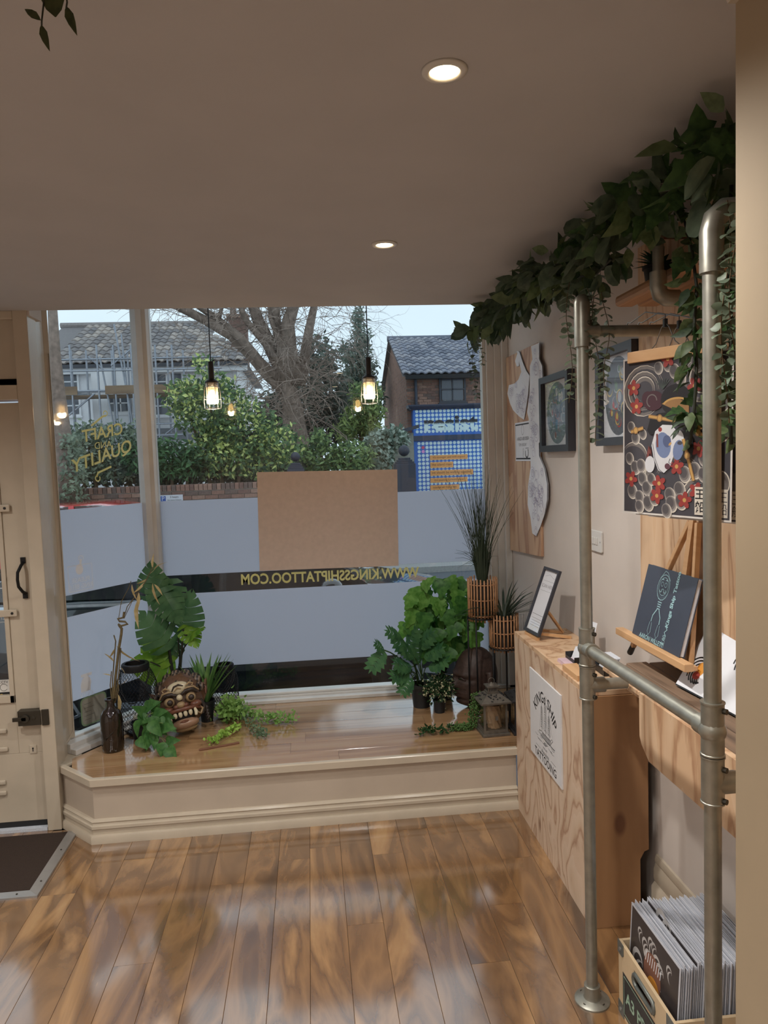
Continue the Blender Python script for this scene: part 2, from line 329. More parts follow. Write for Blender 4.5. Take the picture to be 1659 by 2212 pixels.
a = Art(Fr((.33, YG-.0022, .985), (1, 0, -.007), (0, 0, 1)), d=0, step=-.0002)
a.fr.n = V((0, 1, 0))
a.text('WWW.KINGSSHIPTATTOO.COM', -.233, 0, .083, GOLD, mirror=True, sx=.83, bold=.0022)
a.build('lettering', window1)
# canted pane on the left and the mullion between
A2, B2 = V((-1.222, 3.668, 0)), V((-.888, 4.145, 0)); U2 = (B2-A2).normalized(); N2 = V((U2.y, -U2.x, 0)); L2 = (B2-A2).length
f2 = Fr(A2, U2, (0, 0, 1)); s2 = 1 if f2.n.dot(N2) > 0 else -1
def fb(mb, x0, x1, z0, z1, d0, d1):
    mb.add([f2(x, z, d*s2) for z in (z0, z1) for d in (d0, d1) for x in (x0, x1)], [(0,1,3,2),(4,6,7,5),(0,4,5,1),(2,3,7,6),(0,2,6,4),(1,5,7,3)])
w2 = MB(); fb(w2, -.06, L2+.02, .286, .334, .0, .075); fb(w2, -.06, L2+.02, .286, .312, .075, .115); fb(w2, -.06, L2+.02, .32, .342, -.03, .02); fb(w2, 0, L2, 2.72, 2.83, -.03, .03)
window2 = struct('window_2', w2, WHITEP, bevel=.003)
m2 = MB(); fb(m2, -.02, .012, .33, 2.8, -.02, .02); m2.build('jamb', CREAMG, window2, bevel=.003)
mm = MB(); mm.cyl((-.872, 4.165, .286), (-.872, 4.165, 2.8), .036, n=8); fb(mm, L2-.045, L2-.005, .3, 2.8, -.01, .03); mm.box((-.85, YG-.03, .3), (-.835, YG+.02, 2.8)); mm.build('mullion', WHITEP, window2, smooth=30)
p2 = MB(); fb(p2, 0, L2, .335, 2.75, -.006, 0); p2.build('pane', GLASS, window2)
for z0, z1 in ((1.036, 1.456), (.51, .930)):
    q2 = MB(); fb(q2, .013, L2-.046, z0, z1, .0004, .0018); q2.build('frosted_film', FILM, window2)
def on2(px, py):
    r_ = ray(px, py); t_ = (A2-CAM).dot(N2)/r_.dot(N2); p = CAM+r_*t_; return ((p-A2).dot(U2), p.z)
a = Art(f2, d=.0022*s2, step=.0002*s2)
def tilt(s, k, x, y):
    return lambda p, q: (p, q+k*p)
(xc, zc), (xq, zq), (xa, za) = on2(222, 935), on2(222, 985), on2(222, 962)
a.text('CRAFT', xc, zc, .085, GOLD, mirror=True, bold=.0015, warp=lambda p, q: (p, q+.18*p)); a.text('AND', xa, za, .05, GOLD, mirror=True, warp=lambda p, q: (p, q+.1*p)); a.text('QUALITY', xq, zq, .092, GOLD, mirror=True, bold=.0015, warp=lambda p, q: (p, q+.28*p))
x0, z0 = on2(208, 1030); x1, z1 = on2(240, 1012); a.line([(x0, z0), (x0+.01, z0+.02), (x1, z1+.01)], .010, GOLD); a.arc(x0+.006, z0-.008, .014, 90, 400, .006, GOLD)
x0, z0 = on2(196, 920); x1, z1 = on2(228, 898); a.line([(x0, z0), (x1-.02, z1-.004), (x1, z1)], .010, GOLD); a.arc(x1-.003, z1+.012, .012, -90, 200, .005, GOLD)
a.build('lettering', window2)
a = Art(f2, d=.0024*s2, step=.0002*s2)
(xa, za), (xb, zb) = on2(149, 1280), on2(197, 1216); cx = (xa+xb)/2
a.line([(xa, za), (xb, za), (xb, zb), (xa, zb), (xa, za)], .004, ETCH); a.ell(cx-.004, za+.105, .022, .026, ETCH); a.line([(cx+.002, za+.12), (cx+.008, za+.155)], .012, ETCH); a.arc(cx+.008, za+.158, .014, -30, 210, .004, ETCH)
a.text('PLEASE', cx, za+.052, .034, ETCH, mirror=True); a.text('RING BELL', cx, za+.02, .034, ETCH, mirror=True, sx=.9); a.build('bell_sticker', window2)
a = Art(f2, d=.0024*s2, step=.0002*s2); (xa, za) = on2(186, 1480); a.ell(xa, za+.012, .03, .034, ETCH); a.rect(xa-.034, za-.03, xa+.024, za+.015, ETCH); a.rect(xa-.03, za+.045, xa+.036, za+.06, ETCH); a.text('CCTV', xa-.002, za-.045, .03, ETCH, mirror=True); a.build('camera_sticker', window2)
a = Art(f2, d=.0028*s2, step=.0002*s2); (xa, za), (xb, zb) = on2(176, 1572), on2(229, 1507); zb = za+.145; gm = mat('green_card', (126, 150, 118), .6); pm = mat('grey_card', (150, 148, 138), .7)
def rrect(x0, y0, x1, y1, r): return [(cx+r*math.cos(math.radians(t)), cy+r*math.sin(math.radians(t))) for cx, cy, t0 in ((x1-r, y1-r, 0), (x0+r, y1-r, 90), (x0+r, y0+r, 180), (x1-r, y0+r, 270)) for t in (t0, t0+30, t0+60, t0+90)]
a.poly(rrect(xa, za, xb, zb, .025), gm); a.poly(rrect(xa+.008, za+.008, xb-.008, zb-.008, .02), pm)
for k in range(5): a.rect(xa+.02, za+.03+.02*k, xa+.06+.02*(k % 2), za+.032+.02*k, mat('ink_grey', (90, 90, 86)))
a.build('notice_card', window2)

# ------------------------------------------------------------------ door with glass, fanlight, lock
INK = mat('ink_black', (22, 22, 26), .6)
dd = MB().box((dx0+.003, YD+.03, .02), (dx1-.003, YD+.072, .36)); dd.box((dx0+.003, YD+.03, .36), (dx0+.12, YD+.072, 1.955)); dd.box((dx1-.115, YD+.03, .36), (dx1-.003, YD+.072, 1.955)); dd.box((dx0+.12, YD+.03, 1.86), (dx1-.115, YD+.072, 1.955)); dd.box((dx0+.12, YD+.03, .36), (dx1-.115, YD+.072, .60))
dd.box((dx1-.135, YD+.022, .60), (dx1-.115, YD+.055, 1.86)); dd.box((dx0+.12, YD+.022, .60), (dx1-.115, YD+.05, .635))
door = struct('door_1', dd, CREAMG, bevel=.002)
MB().box((dx0+.1, YD+.05, .61), (dx1-.12, YD+.055, 1.87)).build('pane', GLASS, door)
for zz in (.46, .375, .22, .17):
    MB().box((dx0+.1, YD+.018, zz), (dx1-.16-.02*(zz < .3), YD+.031, zz+.022)).build('moulding', CREAMG, door, bevel=.006)
for zz, py in ((0, 1097), (0, 1324)):
    z_ = at(30, py, y=YD+.02).z; b_ = MB().box((dx0+.05, YD+.012, z_-.016), (dx1-.075, YD+.022, z_+.016)).build('glass_bar', CREAMG, door, bevel=.003)
    MB().cyl((dx1-.095, YD+.013, z_), (dx1-.095, YD+.009, z_), .006, n=8).build('screw', BLACK, b_)
z0, z1 = at(52, 1282, y=YD+.03).z, at(54, 1214, y=YD+.03).z; xh = at(53, 1250, y=YD+.03).x
hb = MB().tube([(xh, YD+.03, z1), (xh, YD+.0, z1-.012), (xh-.008, YD-.022, z1-.04), (xh-.01, YD-.024, (z0+z1)/2), (xh-.008, YD-.022, z0+.04), (xh, YD, z0+.012), (xh, YD+.03, z0)], .007, 8); hb.box((xh-.01, YD+.022, z1-.005), (xh+.01, YD+.03, z1+.022)); hb.box((xh-.01, YD+.022, z0-.022), (xh+.01, YD+.03, z0+.005)); hb.build('handle', IRON, door, smooth=40)
lm = mat('bronze_lock', (66, 62, 54), .4, metal=.6); p = at(82, 1549, y=YD)
lk = MB().box((p.x-.085, YD-.01, p.z-.034), (p.x+.015, YD+.03, p.z+.034)); lk.box((p.x+.02, YD-.014, p.z-.036), (p.x+.05, YD+.0, p.z+.036)); lk.cyl((p.x-.05, YD-.01, p.z), (p.x-.05, YD-.02, p.z), .018); lk.box((p.x-.105, YD-.02, p.z-.01), (p.x-.045, YD-.012, p.z+.008)); lk.cyl((p.x-.015, YD-.01, p.z), (p.x-.015, YD-.013, p.z), .008, n=8)
lk.build('rim_lock', lm, door, bevel=.002)
p = at(72, 1618, y=YD+.03); kh = MB().box((p.x-.016, YD+.026, p.z-.02), (p.x+.016, YD+.031, p.z+.02)); k_ = kh.build('keyhole_plate', CREAMG, door, bevel=.002)
kh = MB().cyl((p.x, YD+.0265, p.z+.005), (p.x, YD+.025, p.z+.005), .004, n=8); kh.box((p.x-.002, YD+.025, p.z-.01), (p.x+.002, YD+.0265, p.z+.005)); kh.build('keyhole', INK, k_)
MB().box((dx0+.003, YD+.028, .012), (dx1-.003, YD+.05, .04)).build('weather_bar', mat('dark_rubber', (30, 30, 32), .7), door)
MB().box((dx0+.003, YD+.0, .0), (dx1-.003, YD+.028, .014)).build('draught_brush', mat('brush_white', (190, 196, 206), .8, bump=.3, scale=200), door)
fd = Fr((dx1-.115, YD+.0495, 0), (1, 0, 0), (0, 0, 1))
a = Art(fd, d=0.0006, step=.0002); z_ = at(18, 1310, y=YD+.05).z
a.line([(-.2, z_-.07), (-.024, z_-.07), (-.024, z_+.085), (-.2, z_+.085)], .004, ETCH); a.ell(-.105, z_+.03, .022, .028, ETCH); a.arc(-.09, z_+.06, .016, 0, 260, .004, ETCH); a.text('PLEASE', -.1, z_-.012, .036, ETCH, mirror=True); a.text('RING BELL', -.1, z_-.05, .036, ETCH, mirror=True); a.build('bell_sticker', door)
a = Art(fd, d=0.0006, step=.0002); z_ = at(28, 1490, y=YD+.05).z; wv = mat('white_card', (214, 212, 208), .6)
a.rect(-.082, z_-.048, -.026, z_+.05, wv); a.rect(-.08, z_-.042, -.028, z_-.008, INK); a.ell(-.066, z_-.026, .01, .01, mat('yellow_ink', (214, 176, 50))); a.text('CCTV', -.055, z_+.038, .016, INK); a.arc(-.054, z_+.014, .016, 20, 330, .002, mat('ink_grey', (90, 90, 86))); a.build('camera_sticker', door)
fan = MB().box((dx0, YD+.05, 2.03), (dx1, YD+.056, 2.33)); w3 = struct('window_3', fan, GLASS)
fr3 = MB().box((dx1-.085, YD+.03, 2.03), (dx1, YD+.07, 2.33)); fr3.box((dx0, YD+.03, 2.03), (dx0+.06, YD+.07, 2.33)); fr3.box((dx0, YD+.03, 2.03), (dx1, YD+.07, 2.06)); fr3.build('frame', CREAMG, w3)

# ------------------------------------------------------------------ mat well, skirting on the right wall
dm = thing('door_mat', 'dark brown entrance mat with silver metal edging by the door', 'mat', (-1.65, 3.12, 0))
MB().box((-2.3, 2.895, 0), (-1.155, 3.36, .011)).build('pile', mat('coir_brown', (52, 38, 30), .95, var=.35, scale=420, bump=.6), dm)
al = mat('aluminium', (176, 176, 176), .35, metal=.7, var=.05)
MB().add([(-2.3, 2.862, 0), (-1.118, 2.862, 0), (-1.158, 2.897, 0), (-2.3, 2.897, 0), (-2.3, 2.862, .008), (-1.118, 2.862, .008), (-1.158, 2.897, .013), (-2.3, 2.897, .013)], [(4,5,6,7),(0,1,5,4),(1,2,6,5),(3,0,4,7),(2,3,7,6),(3,2,1,0)]).build('edging', al, dm)
MB().add([(-1.118, 2.862, 0), (-1.118, 3.36, 0), (-1.158, 3.36, 0), (-1.158, 2.897, 0), (-1.118, 2.862, .008), (-1.118, 3.36, .008), (-1.158, 3.36, .013), (-1.158, 2.897, .013)], [(4,5,6,7),(0,1,5,4),(1,2,6,5),(3,0,4,7),(2,3,7,6),(3,2,1,0)]).build('edging', al, dm)
for sx, sy in ((-1.137, 2.96), (-1.137, 3.2), (-1.2, 2.88)): MB().cyl((sx, sy, .008), (sx, sy, .0125), .004, n=8).build('screw', lm, dm)
sr = MB(); sweep(sr, [(XW, 2.36), (XW, 1.0)], [(0, 0), (.024, 0), (.024, .135), (.012, .15), (.016, .165), (.016, .195), (.008, .215), (.012, .225), (.006, .245), (0, .248)]); struct('baseboard_right', sr, CREAMG, smooth=40)

# ------------------------------------------------------------------ lights of the room
def hexc(r, g, b): return (r, g, b)
LAMP = mat('lit_lamp', (255, 228, 180), .5, var=0, emit=14)
CHROME = mat('white_trim_ring', (200, 196, 188), .3, var=.03)
def downlight(x, y, watt, label):
    t = thing('downlight', label, 'ceiling light', (x, y, ZC-.004), 'recessed ceiling downlights')
    MB().lathe([(.027, -.002), (.03, -.006), (.041, -.004), (.043, .0), (.027, .0)], (x, y, ZC), 28, caps=False).build('trim_ring', CHROME, t, smooth=True)
    MB().lathe([(.001, -.0035), (.026, -.0035), (.026, -.001)], (x, y, ZC), 24).build('lamp', LAMP, t)
    l = bpy.data.lights.new('downlight_beam', 'SPOT'); l.energy = watt; l.color = (1, .965, .91); l.spot_size = math.radians(150); l.spot_blend = .8; l.shadow_soft_size = .03
    lo = bpy.data.objects.new('beam', l); lo.location = (x, y, ZC-.015); link(lo, t)
DL = 58.
for i, (x, y) in enumerate([(.275, 1.37), (.275, 2.445), (-.75, -.3), (.3, -1.4), (-.75, -1.4), (-1.75, 2.2), (-1.75, .95), (-1.75, -.3), (-1.75, -1.4), (-.75, -2.5)]):
    downlight(x, y, DL, 'lit recessed downlight nearer the camera, high on the ceiling' if i == 0 else 'lit recessed downlight close to the window, small on the ceiling' if i == 1 else 'recessed downlight elsewhere on the ceiling')

# ================================================================== right side: counter, shelf, pipe frame
ZT = .84
ct = thing('plywood_counter', 'tall plywood counter with knotty front and plain brown end panel', 'counter', (1.02, 2.8, 0))
MB().box((.905, 2.372, 0), (.923, 3.25, ZT-.018)).build('front_panel', PLY, ct, bevel=.001)
MB().box((.905, 2.36, ZT-.0178), (1.149, 3.25, ZT)).build('worktop', PLYH, ct, bevel=.001)
ep = MB().prism([(.906, 0), (1.085, 0), (1.085, .235), (1.1, .262), (1.116, .268), (1.116, ZT-.019), (.906, ZT-.019)], Fr((0, 2.372, 0), (1, 0, 0), (0, 0, 1)), .0175); ep.build('end_panel', PLYE, ct, bevel=.001)
MB().box((.925, 3.232, .3), (1.149, 3.25, ZT-.019)).build('end_panel', PLYH, ct)
# ship sign on its front
fs = Fr((.9045, 3.003, .38), (0, -1, 0), (0, 0, 1)); SW, SH = .389, .364
sg = thing('ship_sign', 'white board sign with sailing ship and arched lettering on the counter', 'sign', fs(SW/2, 0, 0))
MB().prism([(0, 0), (SW, 0), (SW, SH), (0, SH)], fs, .006).build('board', mat('sign_white', (214, 214, 216), .5, var=.02), sg)
a = Art(fs, d=.0062); cx = SW/2
def arcw(R, k=1): return lambda p, q: ((R+q)*math.sin(p/R*k), (R+q)*math.cos(p/R*k)-R)
a.text('KINGs SHIP', cx, .285, .062, INK, bold=.0008, warp=arcw(.15)); a.text('TATTOOING', cx, .028, .046, INK, bold=.0006); a.text('FINE LINE', cx, .078, .012, INK); a.text('Absolute', cx, .058, .026, INK)
a.line([(cx-.12, .06), (cx-.06, .06)], .0015, INK); a.line([(cx+.07, .06), (cx+.13, .06)], .0015, INK)
sr_ = random.Random(4); pts = [(cx-.07, .135), (cx-.05, .118), (cx+.06, .118), (cx+.1, .15), (cx+.085, .152), (cx+.07, .14), (cx-.045, .14)]
a.line(pts+[pts[0]], .002, INK)
for k in range(7): a.line([(cx-.055+.004*k, .12+.003*k), (cx+.065+.002*k, .12+.003*k)], .0011, INK)
for mx, h, w in ((cx-.035, .262, .03), (cx+.012, .285, .036), (cx+.055, .25, .028)):
    a.line([(mx, .14), (mx, h)], .002, INK)
    for q in range(3):
        y0 = .155+(h-.17)*q/3; y1 = y0+(h-.17)/3*.85; ww = w*(1-.16*q)
        a.line([(mx-ww/2, y0), (mx-ww/2*.8, y1), (mx+ww/2*.8, y1), (mx+ww/2*1.15, (y0+y1)/2), (mx+ww/2, y0), (mx, y0+.005), (mx-ww/2, y0)], .0016, INK)
        for s_ in range(3): a.line([(mx-ww*.2+.006*s_, y0+.006), (mx-ww*.1+.006*s_, y1-.004)], .0008, INK)
a.line([(cx+.012, .285), (cx+.012, .302), (cx+.035, .297), (cx+.03, .288), (cx+.012, .29)], .0013, INK); a.line([(cx-.07, .135), (cx-.035, .25)], .0008, INK); a.line([(cx+.1, .15), (cx+.055, .24)], .0008, INK)
for k in range(22):
    x0 = cx-.12+sr_.random()*.24; y0 = .09+sr_.random()*.035; a.line([(x0-.02, y0+.003), (x0, y0), (x0+.02, y0+.003)], .0011, INK)
a.build('printed_ship', sg)

# shelf of weathered boards with ply apron
ZS = .96
WEATH = woodmat('weathered_board', [(84, 66, 52), (112, 90, 72), (128, 104, 84), (98, 78, 62)], axis=1, stretch=12, scale=12, rough=.7, bump=.12)
sh = thing('display_shelf', 'weathered plank display shelf with plywood apron behind the pipe rail', 'shelf', (1.03, 1.65, .75))
for x0, x1, y1 in ((.931, .998, 2.24), (1.0, 1.070, 2.262), (1.072, 1.149, 2.25)):
    MB().box((x0, 1.03, ZS-.022), (x1-.001, y1, ZS)).build('shelf_board', WEATH, sh, bevel=.003)
MB().box((.931, 1.03, ZS-.034), (1.149, 2.235, ZS-.0225)).build('ply_base', PLYH, sh)
MB().box((.912, 1.98, ZS-.012), (.930, 2.24, ZS-.002)).build('edge_strip', PLYH, sh)
ap = MB().prism([(1.965, .81), (1.92, .778), (1.03, .778), (1.03, ZS-.003), (1.978, ZS-.003), (1.978, .83)], Fr((.912, 0, 0), (0, 1, 0), (0, 0, 1)), .018); ap.build('apron', PLYH, sh)
pb = MB().box((1.138, 1.03, ZS+.002), (1.149, 2.445, 2.33)); tag(pb.build('plywood_wall_panel', PLYH), 'tall pine plywood panel fixed to the wall behind the easel', 'panel')

# key-clamp pipe frame
PR = .0169; P1, P2 = V((.782, 2.035, 0)), V((.788, 1.375, 0)); ZR = 1.08
pf = thing('pipe_frame', 'galvanised steel pipe frame with clamp fittings standing before the shelf', 'frame', (.785, 1.7, 0))
def fitting(p0, p1, r=.0225, n=18):
    p0, p1 = V(p0), V(p1); d = (p1-p0).normalized(); L = (p1-p0).length
    return MB().tube([p0, p0+d*.003, p0+d*.004, p1-d*.004, p1-d*.003, p1], [r+.0015, r+.0015, r, r, r+.0015, r+.0015], n)
for P in (P1, P2):
    MB().cyl((P.x, P.y, .012), (P.x, P.y, 2.075), PR, n=20).build('pole', GALV, pf, smooth=40)
    fg = MB().lathe([(.052, 0), (.052, .005), (.046, .008), (.026, .012), (.0235, .018), (.0235, .05), (.0215, .052)], (P.x, P.y, 0), 28)
    f_ = fg.build('floor_flange', GALV, pf, smooth=40)
    for k in range(4): MB().cyl((P.x+.037*math.cos(k*pi/2+.6), P.y+.037*math.sin(k*pi/2+.6), .006), (P.x+.037*math.cos(k*pi/2+.6), P.y+.037*math.sin(k*pi/2+.6), .0095), .0055, n=8).build('bolt', lm, f_)
    # clamp at the rail: upright sleeve, rail socket, socket toward the wall
    s1 = fitting((P.x, P.y, ZR-.05), (P.x, P.y, ZR+.06)); sgn = -1 if P is P1 else 1
    s1.tube([(P.x, P.y, ZR), (P.x, P.y+sgn*.045, ZR)], [.0225, .0225], 18); s1.ball((P.x, P.y, ZR), .027, 14, 10); t1 = s1.build('clamp', GALV, pf, smooth=40)
    s2_ = fitting((P.x, P.y, ZR-.15), (P.x, P.y, ZR-.052)); s2_.tube([(P.x, P.y, ZR-.11), (P.x+.05, P.y, ZR-.11)], .0225, 18); t2 = s2_.build('clamp', GALV, pf, smooth=40)
    for zz, dx, tt in ((ZR-.075, 0, t2), (ZR-.14, 0, t2), (ZR+.045, .02, t1)): 
        MB().cyl((P.x+.012, P.y-.018, zz), (P.x+.016, P.y-.025, zz), .006, n=8).build('grub_screw', lm, tt)
    MB().cyl((P.x+.045, P.y, ZR-.11), (.9115 if P is P2 else .90, P.y, ZR-.11), PR, n=16).build('wall_pipe', GALV, pf, smooth=40)
    # elbow at the top
    sgn = -1 if P is P1 else 1
    if P is P2:
        el = MB().tube([(P.x, P.y, 1.985), (P.x, P.y, 2.062), (P.x+.007, P.y, 2.088), (P.x+.026, P.y, 2.104), (P.x+.06, P.y, 2.106)], [.0225]*5, 18); MB().cyl((P.x+.05, P.y, 2.106), (1.1378, P.y, 2.106), PR, n=14).build('top_pipe', GALV, pf, smooth=40)
    else:
        el = MB().tube([(P.x, P.y, 1.945), (P.x, P.y, 2.065), (P.x, P.y, 2.082), (P.x, P.y, 2.09)], [.0225, .0225, .019, .010], 18); el.tube([(P.x, P.y, 1.99), (P.x+.045, P.y+.008, 1.99)], .0225, 18)
    e_ = el.build('elbow', GALV, pf, smooth=60)
    MB().cyl((P.x+.012, P.y-.018, 2.01), (P.x+.016, P.y-.025, 2.01), .006, n=8).build('grub_screw', lm, e_)
MB().cyl((P1.x, P1.y-.02, ZR), (P2.x, P2.y+.02, ZR), PR, n=20).build('rail', GALV, pf, smooth=40)
# hanging rail to the wall, upper bracket pipe
MB().cyl((.785, 2.05, 1.99), (1.1378, 2.05, 1.99), PR, n=16).build('hanging_rail', GALV, pf, smooth=40)
eb = MB().tube([(.955, 1.93, 2.125), (.955, 1.93, 2.085), (.960, 1.93, 2.066), (.978, 1.93, 2.056), (1.01, 1.93, 2.055)], .0225, 18); eb.build('elbow', GALV, pf, smooth=60)
MB().cyl((1.0, 1.93, 2.055), (1.1378, 1.93, 2.055), PR, n=16).build('bracket_pipe', GALV, pf, smooth=40)
MB().cyl((.955, 1.93, 2.09), (.955, 1.93, 2.349), PR*.9, n=12).build('bracket_pipe', GALV, pf, smooth=40)
TIMB = woodmat('timber_shelf_wood', [(150, 108, 74), (176, 132, 94), (164, 120, 84)], axis=1, stretch=10, scale=9, rough=.5)
ts = thing('timber_shelf', 'rounded timber shelf up under the ceiling beneath the leaves', 'shelf', (1.05, 1.7, 2.1))
for x0, x1 in ((.99, 1.055), (1.062, 1.1376)): MB().box((x0, 1.42, 2.105), (x1, 2.3, 2.14)).build('board', TIMB, ts, bevel=.012)
dw = MB().cyl((.95, 2.1, 2.268), (1.1378, 2.1, 2.27), .0085, n=12); tag(dw.build('wooden_dowel', mat('dark_dowel', (112, 72, 46), .5), smooth=40), 'brown wooden dowel peg sticking out of the plywood high up', 'peg')

# ------------------------------------------------------------------ things on the counter
FRB = mat('frame_charcoal', (52, 54, 62), .35, var=.06)
PAPER = mat('paper_white', (222, 224, 230), .7, var=.02)
INKG = mat('ink_soft', (112, 112, 120), .7)
BEECH = woodmat('beech', [(196, 152, 108), (208, 166, 122), (188, 142, 98)], axis=1, stretch=10, scale=14, rough=.45)
def picture(fr, w, h, name, label, art, border=.016, depth=.014, mf=FRB, cat='picture', group=None, glass=True):
    t = thing(name, label, cat, fr(w/2, 0, 0), group)
    m = MB()
    for q in ([(0, 0), (w, 0), (w-border, border), (border, border)], [(w, 0), (w, h), (w-border, h-border), (w-border, border)], [(w, h), (0, h), (border, h-border), (w-border, h-border)], [(0, h), (0, 0), (border, border), (border, h-border)]): m.prism(q, fr, depth)
    m.build('frame', mf, t)
    MB().prism([(border*.8, border*.8), (w-border*.8, border*.8), (w-border*.8, h-border*.8), (border*.8, h-border*.8)], fr, depth*.35).build('backing_sheet', PAPER, t)
    a = Art(fr, d=depth*.36); art(a, w, h); a.build('print', t)
    if glass: MB().prism([(border, border), (w-border, border), (w-border, h-border), (border, h-border)], Fr(fr(0, 0, depth*.62), fr.u, fr.v), .0015).build('glass', glassmat('picture_glass', (1, 1, 1), .04), t)
    return t
o = V((.944, 3.2, ZT+.016)); fq = Fr(o, V((.018, -.155, 0)), V((.112, -.02, .285)))
if fq.n.x > 0: fq.n = -fq.n
def notice(a, w, h):
    a.rect(.022, h-.06, w-.022, h-.059, INKG); a.text('SCAN HERE', w/2, h-.083, .022, INKG); a.rect(.022, h-.105, w-.022, h-.104, INKG)
    for k in range(4): a.rect(.03, .034+.011*k, w-.03, .0355+.011*k, INKG)
    a.rect(.022, .085, w-.022, .087, INKG); a.line([(.03, h-.04), (.07, h-.03), (w-.03, h-.045)], .001, INKG)
picture(fq, .156, .300, 'notice_frame', 'charcoal framed white notice sheet leaning on the counter end', notice, .013, .012)
stq = thing('frame_stand', 'small beech wood easel stand holding the charcoal notice frame', 'stand', (.985, 3.12, ZT))
b_ = MB(); b_.bar(fq(.035, .012, -.004), (1.10, 3.155, ZT+.006), .014, .012); b_.build('side_rail', BEECH, stq); b_ = MB(); b_.bar(fq(.12, .012, -.004), (1.105, 3.06, ZT+.006), .014, .012); b_.build('side_rail', BEECH, stq)
b_ = MB(); b_.bar((.945, 3.192, ZT+.007), (.955, 3.055, ZT+.007), .016, .013); b_.build('front_ledge', BEECH, stq); b_ = MB(); b_.bar((1.098, 3.15, ZT+.008), fq(.08, .13, -.01), .02, .008); b_.build('prop', BEECH, stq)
pink = MB()
for k in range(3): pink.box((.93+.001*k, 2.655-.001*k, ZT+.0041*k), (.985+.001*k, 2.735-.001*k, ZT+.004+.0041*k))
tag(pink.build('card_pack', mat('pink_card', (206, 178, 186), .7)), 'small stack of pale pink cards on the counter edge', 'cards')
tag(MB().box((.912, 2.47, ZT), (.968, 2.625, ZT+.021)).build('wood_block', BEECH, bevel=.0015), 'pale beech wood block lying on the counter beside the pole', 'block')
def tray(o, w, d, h, label):
    t = thing('card_tray', label, 'card holder', o, 'black business card holders'); x, y, z = o
    m = MB().box((x-w/2, y-d/2, z), (x+w/2, y+d/2, z+.003)); m.box((x-w/2, y-d/2, z), (x-w/2+.003, y+d/2, z+h*.55)); m.box((x+w/2-.003, y-d/2, z), (x+w/2, y+d/2, z+h)); m.box((x-w/2, y-d/2, z), (x+w/2, y-d/2+.003, z+h*.8)); m.box((x-w/2, y+d/2-.003, z), (x+w/2, y+d/2, z+h*.8)); m.build('holder', BLACK, t, bevel=.001)
    c = MB()
    for k in range(5):
        T = Matrix.Translation((x-.012+.006*k, y, z+.004)) @ Matrix.Rotation(math.radians(22), 4, 'Y'); c.box((0, -d*.42, 0), (.0012, d*.42, h*1.25), T)
    c.build('cards', PAPER, t)
tray((.995, 2.69, ZT), .06, .10, .045, 'black card holder filled with white cards behind the pole')
tray((1.055, 2.56, ZT), .06, .11, .05, 'black card holder with grey cards near the shelf end')
tray((1.09, 2.41, ZT), .05, .07, .035, 'smallest black card holder tucked beside the easel foot')
c1 = thing('sticker_display', 'upright white card with pink round stamp in a black clip', 'card', (1.08, 2.80, ZT)); fc = Fr((1.065, 2.825, ZT+.01), (.012, -.055, 0), (.03, 0, .1))
if fc.n.x > 0: fc.n = -fc.n
MB().prism([(0, 0), (.058, 0), (.058, .125), (0, .125)], fc, .0012).build('card', PAPER, c1); a = Art(fc, d=.0014); pk = mat('stamp_pink', (190, 92, 112)); a.arc(.03, .085, .018, 0, 360, .004, pk); a.rect(.022, .07, .038, .1, pk); a.build('stamp', c1)
MB().box((1.055, 2.755, ZT), (1.11, 2.835, ZT+.03)).build('clip', BLACK, c1, bevel=.006)

# ------------------------------------------------------------------ easel and book on the shelf
es = thing('table_easel', 'beech tabletop easel with black rubber feet carrying a dark book', 'easel', (1.05, 2.17, ZS))
F1, F2 = at(1349, 1412, z=ZS+.001), at(1471, 1489, z=ZS+.001); apex = at(1500, 1128, x=1.122); F1.x = F2.x = 1.058
for F, off in ((F1, .022), (F2, -.022)):
    top = apex+V((0, off, 0)); m = MB(); m.bar(F+(top-F)*.06, top, .016, .016, (1, 0, 0)); l_ = m.build('leg', BEECH, es, bevel=.002)
    d = (top-F).normalized(); MB().tube([F, F+d*.006, F+d*.035], [.009, .0105, .0095], 10).build('rubber_foot', BLACK, l_, smooth=40)
m = MB(); m.bar(V((1.125, (F1.y+F2.y)/2+.01, ZS+.001)), apex+V((.006, 0, 0)), .016, .010, (1, 0, 0)); m.build('back_leg', BEECH, es, bevel=.002)
m = MB(); m.bar(apex+V((-.002, 0, .03)), V((1.078, apex.y+.03, 1.05)), .024, .010, (1, 0, 0)); m.build('mast', BEECH, es)
LA, LB = at(1338, 1364, x=1.022), at(1489, 1441, x=1.022); LB.z = LA.z = (LA.z+LB.z)/2; m = MB(); m.bar(LA, LB, .028, .022); m.build('ledge', BEECH, es, bevel=.002); m = MB(); m.bar(LA+V((.026, -.02, -.012)), LB+V((.026, .03, -.012)), .03, .012); m.build('crossbar', BEECH, es)
zb = LA.z+.012; BY0, BY1 = at(1361, 1365, x=1.02).y, at(1462, 1422, x=1.02).y
fb_ = Fr((1.027, BY0, zb), (0, -1, 0), (.058, 0, .222)); BW, BH = BY0-BY1, .232
if fb_.n.x > 0: fb_.n = -fb_.n
bk = thing('dark_book', 'dark slate hardback book with pale line drawing on the easel', 'book', fb_(BW/2, 0, 0))
SLATE = mat('slate_cover', (58, 64, 78), .45, var=.05); PALE = mat('pale_blue_ink', (150, 186, 192), .5)
fbb = Fr(fb_(0, 0, -.016), fb_.u, fb_.v); fbb.n = fb_.n
MB().prism([(.003, .003), (BW-.003, .003), (BW-.003, BH-.003), (.003, BH-.003)], Fr(fbb(0, 0, .002), fb_.u, fb_.v), (.012 if Fr(fbb.o, fb_.u, fb_.v).n.dot(fb_.n) > 0 else -.012)).build('pages', PAPER, bk)
